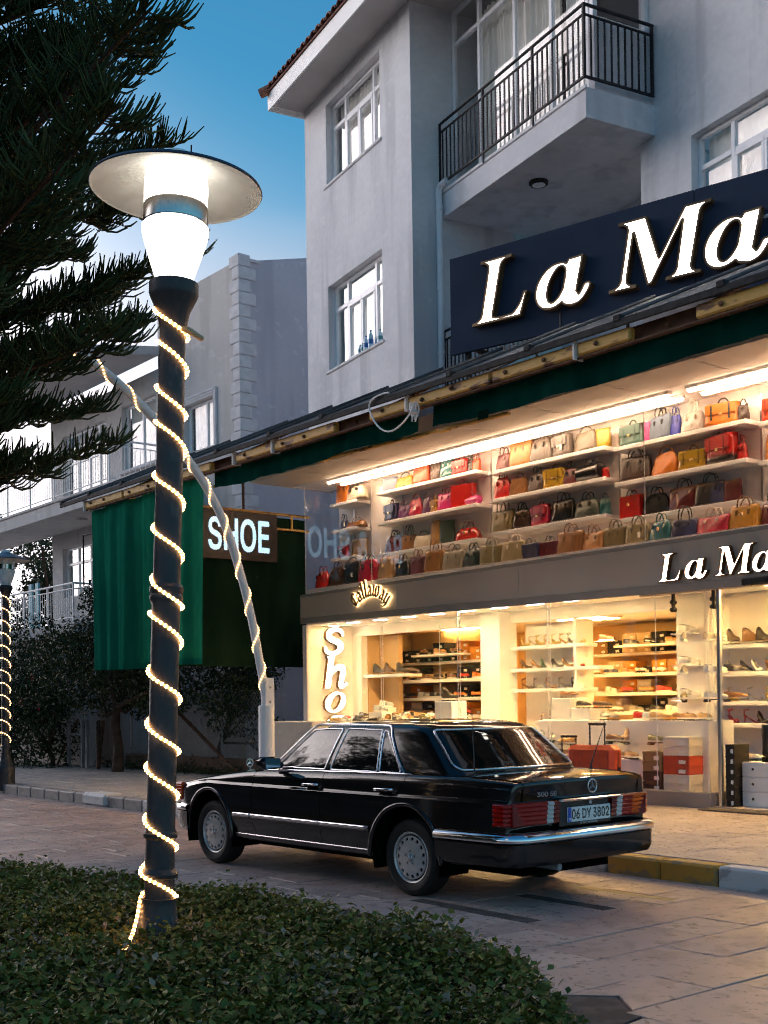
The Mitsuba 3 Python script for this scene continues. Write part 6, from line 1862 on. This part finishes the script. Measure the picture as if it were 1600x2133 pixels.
# plan curvature of nose and tail
yy = R_[..., 1]
R_[..., 0] += np.where(R_[..., 0] > 3.2, -.10 * (np.abs(yy) / .85) ** 3 * np.clip((R_[..., 0] - 3.2) / .58, 0, 1), 0)
R_[..., 0] += np.where(R_[..., 0] < -.8, .055 * (np.abs(yy) / .85) ** 4 * np.clip((-.8 - R_[..., 0]) / .35, 0, 1), 0)
R_[..., 0] += np.where(R_[..., 0] < -.9, .05 * np.clip((.62 - R_[..., 2]) / .3, 0, 1) * np.clip((-.9 - R_[..., 0]) / .25, 0, 1), 0)
R_[..., 0] += np.where(R_[..., 0] < -.9, .030 * np.clip((.96 - R_[..., 2]) / .3, 0, 1) * np.clip((-.9 - R_[..., 0]) / .25, 0, 1), 0)
g = MB().grid(R_, closed_v=True)
v, f = g.arrays()
n0, m_ = len(v), R_.shape[1]
v = np.vstack([v, R_[0].mean(0), R_[-1].mean(0)])
j = np.arange(m_)
f = np.vstack([f, np.stack([j, (j + 1) % m_, j * 0 + n0], 1)[:, [0, 1, 2]], np.stack([(len(rings) - 1) * m_ + (j + 1) % m_, (len(rings) - 1) * m_ + j, j * 0 + n0 + 1], 1)])
tm = trimesh.Trimesh(v, f, process=True)
tm.fix_normals()
body = m3.Manifold(m3.Mesh(vert_properties=np.array(tm.vertices, np.float32), tri_verts=np.array(tm.faces, np.uint32)))
WR, WZ, WB = .315, .315, 2.935
for x in (0, WB):
    for s in (-1, 1):
        cyl = m3.Manifold.cylinder(.6, .415, .415, 72).rotate([90, 0, 0]).translate([x, .58 + .6 if s > 0 else -.58, .325])
        body = body - cyl
cobj('body', body, 'm_car_black', smooth=32)
# dark liners in the wheel wells, flared lips
for x in (0, WB):
    for s in (-1, 1):
        a = np.linspace(-.10 * PI, 1.10 * PI, 40)
        cobj('wheel_housing', MB().grid(np.stack([np.stack([x + .413 * np.cos(a), np.full(40, s * q), .325 + .413 * np.sin(a)], 1) for q in (.56, .885)])), 'm_gap', smooth=True)
        a = np.linspace(-.02 * PI, 1.02 * PI, 46)
        wy = np.array([float(W_(np.clip(x + .42 * math.cos(q), -1.1, 3.7))) for q in a])
        zz = .325 + .428 * np.sin(a)
        fl_ = np.where(zz < .70, 1.0, 1 - .02 * (zz - .70) / .06)
        cobj('arch_lip', MB().tube(np.stack([x + .428 * np.cos(a), s * (wy * fl_ - .004), zz], 1), np.where(np.sin(a) > .0, .021, .014), 10), 'm_car_black', smooth=60)

# --- greenhouse
LV = np.array([  # z, x front, x rear, half width, bulge front, bulge rear
    (.93, 2.00, -.50, .812, .20, .10), (.99, 1.93, -.46, .802, .20, .10), (1.08, 1.80, -.36, .774, .19, .10), (1.18, 1.66, -.245, .738, .18, .09), (1.28, 1.52, -.13, .698, .16, .08),
    (1.34, 1.43, -.06, .670, .15, .07), (1.375, 1.36, .00, .640, .13, .06), (1.40, 1.26, .09, .585, .11, .05), (1.418, 1.10, .25, .48, .08, .03), (1.43, .85, .45, .30, .04, .02), (1.434, .70, .60, .10, .0, .0)])
LZ = np.linspace(0, 1, 60)
zi = np.concatenate([np.linspace(.93, 1.34, 30), np.linspace(1.352, 1.40, 8), [1.408, 1.414, 1.42, 1.425, 1.43, 1.432, 1.434]])
LF = np.stack([zi] + [interp(zi, LV[:, 0], LV[:, k]) for k in range(1, 6)], 1)


def gh_ring(z, xf, xr, w, bf, br):
    c = min(.13, w * .6, (xf - xr) * .3)
    pts = []
    for cx, cy, a0 in ((xf - c, w - c, 0), ):
        pass
    q = np.linspace(0, PI / 2, 9)
    ys = np.linspace(-1, 1, 15)[1:-1]
    xs_ = np.linspace(1, -1, 21)[1:-1]
    front = [(xf, y * (w - c)) for y in ys]
    cfl = [(xf - c + c * math.cos(a), w - c + c * math.sin(a)) for a in q]
    left = [((xf - c + xr + c) / 2 + x * (xf - xr - 2 * c) / 2, w) for x in xs_]
    crl = [(xr + c - c * math.sin(a), w - c + c * math.cos(a)) for a in q]
    rear = [(xr, -y * (w - c)) for y in ys]
    crr = [(xr + c - c * math.cos(a), -(w - c) - c * math.sin(a)) for a in q]
    right = [((xf - c + xr + c) / 2 - x * (xf - xr - 2 * c) / 2, -w) for x in xs_]
    cfr = [(xf - c + c * math.sin(a), -(w - c) - c * math.cos(a)) for a in q]
    p = np.array(front + cfl + left + crl + rear + crr + right + cfr)
    u = np.clip(np.abs(p[:, 1]) / w, 0, 1)
    mid = (xf + xr) / 2
    t = np.clip((p[:, 0] - mid) / ((xf - xr) / 2), -1, 1)
    p[:, 0] += np.where(t > 0, bf * (1 - u ** 2) * t ** 6, -br * (1 - u ** 2) * t ** 6)
    p[:, 1] *= 1 - .035 * np.abs(t) ** 3
    return np.column_stack([p, np.full(len(p), z)])


RG = np.array([gh_ring(*r) for r in LF])
g = MB().grid(RG, closed_v=True, flip=False)
v, f = g.arrays()
m_ = RG.shape[1]
n0 = len(v)
v = np.vstack([v, RG[-1].mean(0) + [0, 0, .0005]])
j = np.arange(m_)
f = np.vstack([f, np.stack([j * 0 + n0, (len(RG) - 1) * m_ + j, (len(RG) - 1) * m_ + (j + 1) % m_], 1)])
tm = trimesh.Trimesh(v, f, process=False)
if (tm.face_normals[:, 2] * tm.area_faces)[-m_:].sum() < 0:
    f = f[:, ::-1]
cobj('roof', (v, f), 'm_car_black', smooth=True, label='black roof and pillars')


def side_y(x, z):
    """outer skin of the greenhouse at (x, z)"""
    xf, xr, w = (np.interp(z, LF[:, 0], LF[:, k]) for k in (1, 2, 3))
    t = np.clip((x - (xf + xr) / 2) / ((xf - xr) / 2), -1, 1)
    return w * (1 - .035 * np.abs(t) ** 3)


def rear_x(y, z):
    xf, xr, w, bf, br = (np.interp(z, LF[:, 0], LF[:, k]) for k in (1, 2, 3, 4, 5))
    u = np.clip(np.abs(y) / w, 0, 1)
    c = np.minimum(.13, w * .6)
    d = np.clip(np.abs(y) - (w * .98 - c), 0, c)
    return xr + (c - np.sqrt(np.maximum(c * c - d * d, 0))) - br * (1 - u ** 2)


def front_x(y, z):
    xf, xr, w, bf, br = (np.interp(z, LF[:, 0], LF[:, k]) for k in (1, 2, 3, 4, 5))
    u = np.clip(np.abs(y) / w, 0, 1)
    c = np.minimum(.13, w * .6)
    d = np.clip(np.abs(y) - (w * .98 - c), 0, c)
    return xf - (c - np.sqrt(np.maximum(c * c - d * d, 0))) + bf * (1 - u ** 2)


def rounded(pts, r):
    p = Polygon(pts)
    return p.buffer(-r, 8).buffer(r, 8)


def patch(poly, lift, fn, step=.05):
    """fine triangulated patch of a 2D polygon lifted on a skin"""
    m = trimesh.creation.triangulate_polygon(poly.simplify(.0005), engine='earcut')
    t = trimesh.Trimesh(np.column_stack([m[0], np.zeros(len(m[0]))]), m[1])
    vv, ff = trimesh.remesh.subdivide_to_size(t.vertices, t.faces, step)
    t = trimesh.Trimesh(vv, ff, process=True)
    return fn(np.array(t.vertices)[:, :2], lift), np.array(t.faces)


for s in (1, -1):
    sf = lambda q, l: np.column_stack([q[:, 0], s * (side_y(q[:, 0], q[:, 1]) + l), q[:, 1]])
    wins = {'front_side_glass': [(1.90, 1.0), (1.475, 1.345), (1.045, 1.357), (1.150, 1.0)],
            'rear_side_glass': [(1.075, 1.0), (.975, 1.357), (.505, 1.350), (.435, 1.0)],
            'quarter_glass': [(.405, 1.0), (.475, 1.348), (.425, 1.335), (.125, 1.0)]}
    side = 'left' if s > 0 else 'right'
    for nm, pts in wins.items():
        pl = rounded(pts, .016)
        vv, ff = patch(pl, .004, sf)
        k = cobj(nm, (vv, ff if s < 0 else ff[:, ::-1]), 'm_car_glass', smooth=True)
        ring = np.array(pl.exterior.segmentize(.05).coords)[:-1]
        cobj('chrome_frame', MB().tube(sf(ring, .007), .0075, 6, closed=True), 'm_chrome', k, smooth=True)
    # drip rail and outer window line
    rail = np.vstack([bez((1.96, .998), (1.78, 1.135), (1.50, 1.372), n=10), bez((1.49, 1.378), (1.45, 1.395), (1.36, 1.392), n=5), [(1.0, 1.394), (.6, 1.390)], bez((.47, 1.388), (.41, 1.383), (.385, 1.345), n=5), bez((.37, 1.32), (.22, 1.12), (.085, .995), n=9)])
    cobj('drip_rail', MB().tube(sf(rail, .010), .009, 7), 'm_chrome', smooth=True)
    bx = np.linspace(2.03, .0, 30)
    cobj('belt_strip', MB().tube(np.column_stack([bx, s * (np.array([float(W_(x)) for x in bx]) * .955 - .045), np.array([float(ZS(x)) for x in bx]) + .004]), .011, 8), 'm_chrome', smooth=True)
    wo = lambda x, z=.53: np.array([float(W_(q)) for q in np.atleast_1d(x)])
    for a, b, nm in ((2.475, 2.18, 'moulding'), (2.165, 1.115, 'moulding'), (1.10, .455, 'moulding'), (.445, .43, 'moulding')):
        bx = np.linspace(a, b, 14)
        cobj(nm, MB().tube(np.column_stack([bx, s * (wo(bx) + .005), np.full(14, .535)]), .015, 8), 'm_chrome' if a - b > .1 else 'm_car_black', smooth=True)
        cobj('moulding_pad', MB().tube(np.column_stack([bx, s * (wo(bx) + .003), np.full(14, .512)]), .014, 8), 'm_car_plastic', smooth=True)
    bx = np.linspace(2.46, .44, 24)
    cobj('sill_strip', MB().tube(np.column_stack([bx, s * (wo(bx) * .972 + .004), np.full(24, .345)]), .006, 6), 'm_chrome', smooth=True)
    # shut lines of the doors
    def seam(pts):
        p = np.array(pts, float)
        tk_, _ = splprep(p.T, s=0, k=min(3, len(p) - 1))
        q = np.array(splev(np.linspace(0, 1, 40), tk_)).T
        sec = {}
        yv = []
        for x, z in q:
            h = section(x)
            h = h[6:26]
            yv.append(np.interp(z, h[:, 1], h[:, 0]))
        cobj('shut_line', MB().tube(np.column_stack([q[:, 0], s * (np.array(yv) - .0015), q[:, 1]]), .0042, 5), 'm_gap')
    seam([(2.17, .955), (2.175, .8), (2.172, .6), (2.15, .45), (2.08, .33)])
    seam([(1.11, .965), (1.108, .75), (1.108, .55), (1.10, .34)])
    seam([(.03, .975), (.09, .86), (.20, .78), (.32, .66), (.42, .52)])
    seam([(2.10, .952), (2.14, .955), (2.165, .956)])
    # handles
    for x in (1.245, .25):
        y = s * (float(W_(x)) * .985)
        hnd = cobj('door_handle', MB().tube([(x + .105, y, .86), (x + .085, y + s * .028, .862), (x - .085, y + s * .028, .866), (x - .105, y, .866)], .013, 8), 'm_chrome', smooth=True)
        cobj('bowl', MB().cbox((x - .075, y - s * .012, .835), (x + .075, y + s * .004, .888), .012), 'm_gap', hnd)
        cobj('grip', MB().cbox((x - .06, y + s * .02, .85), (x + .06, y + s * .042, .874), .008), 'm_car_plastic', hnd)
    # door mirror
    mir = cobj('door_mirror', MB().cbox((1.70, s * .885, .985), (1.86, s * 1.075, 1.10), .035), 'm_car_black', smooth=40)
    cobj('mirror_glass', MB().box((1.696, s * .90, 1.0), (1.699, s * 1.06, 1.088)), 'm_chrome', mir)
    cobj('mirror_foot', MB().cbox((1.76, s * .80, .99), (1.88, s * .90, 1.05), .02), 'm_car_plastic', mir)
    # front indicator and headlamp at the corner
    fl2 = cobj('indicator', MB().cbox((3.52, s * .760, .605), (3.70, s * .842, .785), .014), 'm_lens_amber')
    for z in (.64, .675, .71, .745):
        cobj('rib', MB().cbox((3.515, s * .765, z), (3.705, s * .848, z + .012), .004), 'm_lens_red', fl2)
    cobj('headlamp', MB().cbox((3.66, s * .40, .61), (3.775, s * .755, .785), .02), 'm_lens_white')
# front bumper: chrome strip over black apron


def bumper(front):
    sgn = 1 if front else -1
    if front:
        path = [(3.34, .880), (3.46, .865)] + [tuple(p) for p in bez((3.54, .85), (3.73, .79), (3.81, .55), n=8)] + [(3.84, .25), (3.845, 0)]
    else:
        path = [(-.385, .912), (-.60, .912), (-.85, .905)] + [tuple(p) for p in bez((-1.0, .895), (-1.165, .875), (-1.205, .74), n=9)] + [(-1.228, .45), (-1.235, 0)]
    p = np.array(path)
    full = np.vstack([p, (p * [1, -1])[-2::-1]])
    t = np.gradient(full, axis=0)
    t /= np.linalg.norm(t, axis=1, keepdims=True)
    nrm = np.column_stack([-t[:, 1], t[:, 0]])
    if (nrm * full).sum() < 0:
        nrm = -nrm
    cx = full.mean(0)
    out = np.sign(((full - [1.35, 0]) * nrm).sum(1))[:, None]
    nrm = nrm * np.where(out == 0, 1, out)
    def sweep(prof):
        P = np.stack([np.column_stack([full + nrm * a, np.full(len(full), b)]) for a, b in prof])
        return MB().grid(P, closed_u=True)
    k = cobj('front_bumper' if front else 'rear_bumper', sweep([(-.03, .33), (-.005, .31), (.014, .36), (.016, .50), (-.03, .512)] if front else [(-.05, .36), (-.02, .335), (.006, .38), (.010, .505), (-.05, .511)]), 'm_car_black', smooth=35)
    cobj('chrome_strip', sweep([(-.03, .513), (.018, .513), (.030, .525), (.030, .553), (.016, .570), (-.03, .573)] if front else [(-.05, .512), (.014, .512), (.030, .522), (.034, .540), (.028, .560), (.010, .578), (-.015, .588), (-.05, .59)]), 'm_chrome', k, smooth=40)
    return k


bumper(True)
rb = bumper(False)
cobj('valance', MB().cbox((-1.06, -.70, .30), (-.60, .70, .42), .05), 'm_car_plastic', smooth=30)

# --- tail
XR = -1.158


def tail_x(y, z):
    return -1.158 + .055 * (np.abs(y) / .85) ** 4 + .030 * np.clip((.96 - z) / .3, 0, 1) + .05 * np.clip((.62 - z) / .3, 0, 1)


for s in (1, -1):
    side = 'left' if s > 0 else 'right'
    tl = tag(key_of('tail_lamp', car), f'ribbed red {side} tail lamp with white reversing section')
    segs = [(.315, .385, 'm_lens_dark'), (.385, .455, 'm_lens_white'), (.455, .60, 'm_lens_red'), (.60, .865, 'm_lens_amber' if s < 0 else 'm_lens_red')]
    for i in range(5):
        z0 = .640 + i * .034
        for a, b, mt in segs:
            ys_ = np.linspace(a, min(b, .80), 6)
            xo = tail_x(ys_, z0 + .015)
            P = [np.column_stack([xo - .012 - q, s * ys_, np.full(6, zz_)]) for q, zz_ in ((-.02, z0), (.008, z0), (.016, z0 + .008), (.016, z0 + .024), (.008, z0 + .033), (-.02, z0 + .033))]
            cobj('rib', MB().grid(np.array(P), closed_u=True), mt, tl)
        # wrap round the corner
        P = []
        cor = np.array([(float(tail_x(.80, z0)) - .012, .80), (float(tail_x(.80, z0)) - .006, .835), (-1.085, .868), (-1.03, .874), (-.985, .876)])
        for q, zz_ in ((-.025, z0), (.0, z0), (.010, z0 + .008), (.010, z0 + .022), (.0, z0 + .030), (-.025, z0 + .030)):
            d = np.array([(-1, .2), (-.8, .6), (-.4, .9), (0, 1), (0, 1)])
            c2 = cor + d * q
            P.append(np.column_stack([c2[:, 0], s * c2[:, 1], np.full(5, zz_)]))
        cobj('rib', MB().grid(np.array(P), closed_u=True), 'm_lens_red' if s > 0 else 'm_lens_amber', tl)
    cobj('rim', MB().cbox((-1.128, s * .305, .632), (-1.08, s * .81, .812), .006), 'm_lens_dark', tl)
pz, py = .69, -.045
pt = cobj('number_plate', MB().cbox((-1.152, py - .262, pz - .058), (-1.146, py + .262, pz + .058), .002), 'm_plate', label='white number plate with dark characters')
cobj('plate_holder', MB().cbox((-1.146, py - .275, pz - .085), (-1.12, py + .275, pz + .066), .006), 'm_car_plastic', pt)
cobj('blue_band', MB().box((-1.1535, py + .218, pz - .056), (-1.1521, py + .260, pz + .056)), 'm_plate_blue', pt)
FT = np.array([[0, 0, -1.0], [-1, 0, 0], [0, 1, 0]])       # text (x, y, z) -> car: right is -y, out is -x


def car_text(txt, h, x, y_left, z, width, mat, depth=.002, bold=True, parent=car, name='lettering'):
    v, f = arr(meshkit.text_mesh(txt, h, depth, bold=bold))
    v[:, 0] = (v[:, 0] - v[:, 0].min()) * width / np.ptp(v[:, 0])
    v = v @ FT.T + [x, y_left, z]
    return cobj(name, (v, f), mat, parent)


car_text('06 DY 3802', .074, -1.1525, py + .212, pz - .036, .455, 'm_plate_ink', .0015, True, pt, 'characters')
car_text('TR', .018, -1.1537, py + .252, pz - .045, .026, 'm_plate', .0006, True, pt, 'country_code')
car_text('OTO SERVIS', .012, -1.1466, py + .11, pz - .078, .22, 'm_plate', .001, False, pt, 'dealer_line')
cobj('boot_handle', MB().cbox((-1.185, py - .365, .797), (-1.14, py + .365, .818), .008), 'm_chrome', label='chrome strip over the number plate')
cobj('plate_recess', MB().cbox((-1.141, -.30, .60), (-1.12, .30, .797), .006), 'm_car_plastic')
cobj('boot_lock', MB().lathe([(0, -.004), (.014, -.004), (.016, .0)], 14, 'x', (-1.164, py, .775)), 'm_chrome')
car_text('300 SE', .034, -1.166, .585, .853, .225, 'm_chrome', .005, True, car, 'badge')
em = cobj('emblem', MB().tube([(-1.178, py - .01 + .052 * math.cos(a), .905 + .052 * math.sin(a)) for a in np.arange(28) * 2 * PI / 28], .0055, 8, closed=True), 'm_chrome', smooth=True, label='chrome ring emblem with three pointed star')


def star(cx, cy, r, w):
    pts = []
    for k in range(3):
        a = PI / 2 + k * 2 * PI / 3
        pts += [(cx + r * math.cos(a), cy + r * math.sin(a)), (cx + w * math.cos(a + PI / 3), cy + w * math.sin(a + PI / 3))]
    return Polygon(pts)


cobj('star', MB().prism(star(py - .01, .905, .052, .011), -1.182, -1.174, 'x'), 'm_chrome', em)
# boot lid shut lines
for s in (1, -1):
    xq = np.linspace(-.52, -1.12, 24)
    yq = np.array([float(W_(x)) * .955 - .105 for x in xq])
    zq = np.array([np.interp(y, section(x)[-9:, 0][::-1], section(x)[-9:, 1][::-1]) for x, y in zip(xq, yq)])
    cobj('lid_gap', MB().tube(np.column_stack([xq, s * yq, zq + .0005]), .004, 5), 'm_gap')
    zz = np.linspace(.955, .82, 12)
    cobj('lid_gap', MB().tube(np.column_stack([tail_x(np.full(12, .70), zz) - .001, np.full(12, s * .70), zz]), .004, 5), 'm_gap')
# rear window with chrome surround
rf = lambda q, l: np.column_stack([rear_x(q[:, 0], q[:, 1]) - l, q[:, 0], q[:, 1]])
pl = rounded([(-.715, 1.035), (-.60, 1.352), (.60, 1.352), (.715, 1.035)], .05)
vv, ff = patch(pl, .006, rf, .04)
rw = cobj('rear_window', (vv, ff[:, ::-1]), 'm_car_glass', smooth=True)
ring = np.array(pl.exterior.segmentize(.03).coords)[:-1]
cobj('chrome_frame', MB().tube(rf(ring, .008), .010, 7, closed=True), 'm_chrome', rw, smooth=True)
ff_ = lambda q, l: np.column_stack([front_x(q[:, 0], q[:, 1]) + l, q[:, 0], q[:, 1]])
pl = rounded([(-.70, 1.02), (-.60, 1.352), (.60, 1.352), (.70, 1.02)], .05)
vv, ff = patch(pl, .006, ff_, .05)
cobj('windscreen', (vv, ff), 'm_car_glass', smooth=True)
# aerials, bonnet star
cobj('aerial', MB().tube([(-.66, .735, .99), (-.655, .733, 1.02), (-.50, .60, 1.52)], [.010, .006, .0018], 6), 'm_car_plastic', label='thin whip aerial on the left rear wing')
cobj('aerial', MB().tube([(-.80, -.50, 1.0), (-.80, -.50, 1.04), (-.78, -.72, 1.40)], [.012, .006, .0018], 6), 'm_car_plastic', label='thin whip aerial on the right of the boot')
st = cobj('bonnet_star', MB().tube([(3.50, .042 * math.cos(a), .955 + .042 * math.sin(a)) for a in np.arange(20) * PI / 10], .004, 6, closed=True), 'm_chrome')
cobj('star', MB().prism(star(0, .955, .042, .009), 3.497, 3.503, 'x').cyl((3.50, 0, .84), (3.50, 0, .915), .006, 6), 'm_chrome', st)
# --- wheels
B('m_tyre', mikit.proc(lambda p, n, uv: mix((.010, .010, .010), (.024, .022, .020), fbm(p.x * 40, p.y * 40, p.z * 40, 3))), .7, spec=.3)
face = Point(0, 0).buffer(.178, 48)
holes = [affinity.rotate(affinity.scale(Point(.153, 0).buffer(1, 10), .014, .0175), k * 24, origin=(0, 0)) for k in range(15)]
face = face.difference(unary_union(holes)).difference(unary_union([affinity.rotate(Point(.056, 0).buffer(.0095, 8), 90 + k * 72, origin=(0, 0)) for k in range(5)]))
fm = trimesh.creation.extrude_polygon(face, .012, engine='earcut')
vv, ff = trimesh.remesh.subdivide_to_size(fm.vertices, fm.faces, .022)
vv[:, 2] += .016 * (1 - (np.hypot(vv[:, 0], vv[:, 1]) / .178) ** 2) + .004
for x in (0, WB):
    for s in (1, -1):
        w = tag(key_of('wheel', car))
        place_ = lambda m: (lambda a: (np.column_stack([a[0][:, 0] + x, s * (a[0][:, 1]), a[0][:, 2] + WZ]), a[1] if s > 0 else a[1][:, ::-1]))(arr(m))
        prof = [(.205, .66), (.235, .645), (.285, .638), (.303, .645), (.3125, .668)]
        for q in (.690, .725, .760, .795):
            prof += [(.315, q - .017), (.315, q + .010), (.309, q + .012), (.309, q + .016)]
        prof += [(.3125, .808), (.304, .830), (.285, .842), (.262, .845), (.258, .842), (.25, .842), (.232, .838), (.209, .826), (.205, .80)]
        cobj('tyre', place_(MB().lathe(prof, 60, 'y')), 'm_tyre', w, smooth=30)
        cobj('rim', place_(MB().lathe([(.0, .70), (.175, .70), (.186, .78), (.190, .815), (.198, .826), (.207, .830), (.212, .826), (.209, .80)], 60, 'y')), 'm_alloy', w, smooth=35)
        cobj('rim_well', place_(MB().lathe([(0, .795), (.186, .795)], 40, 'y')), 'm_gap', w)
        fv = np.column_stack([vv[:, 0], .806 + vv[:, 2], vv[:, 1]])
        cobj('wheel_face', place_((fv, ff[:, ::-1])), 'm_alloy', w, smooth=30, label='silver wheel face with fifteen slots')
        cobj('hub_cap', place_(MB().lathe([(.0, .835), (.030, .835), (.034, .842), (.030, .848), (0, .850)], 24, 'y')), 'm_steel', w, smooth=30)
        cobj('hub_star', place_(MB().prism(star(0, 0, .026, .006), .850, .853, 'y')), 'm_chrome', w)
        cobj('brake', place_(MB().lathe([(0, .62), (.15, .62), (.15, .66), (0, .66)], 24, 'y')), 'm_gap', w)
cobj('underside', MB().box((-.95, -.52, .22), (3.5, .52, .30)).box((.45, -.74, .24), (2.4, .74, .30)), 'm_gap')
cobj('exhaust', MB().cyl((-1.18, .35, .30), (-.7, .35, .31), .028, 12), 'm_steel_dull')
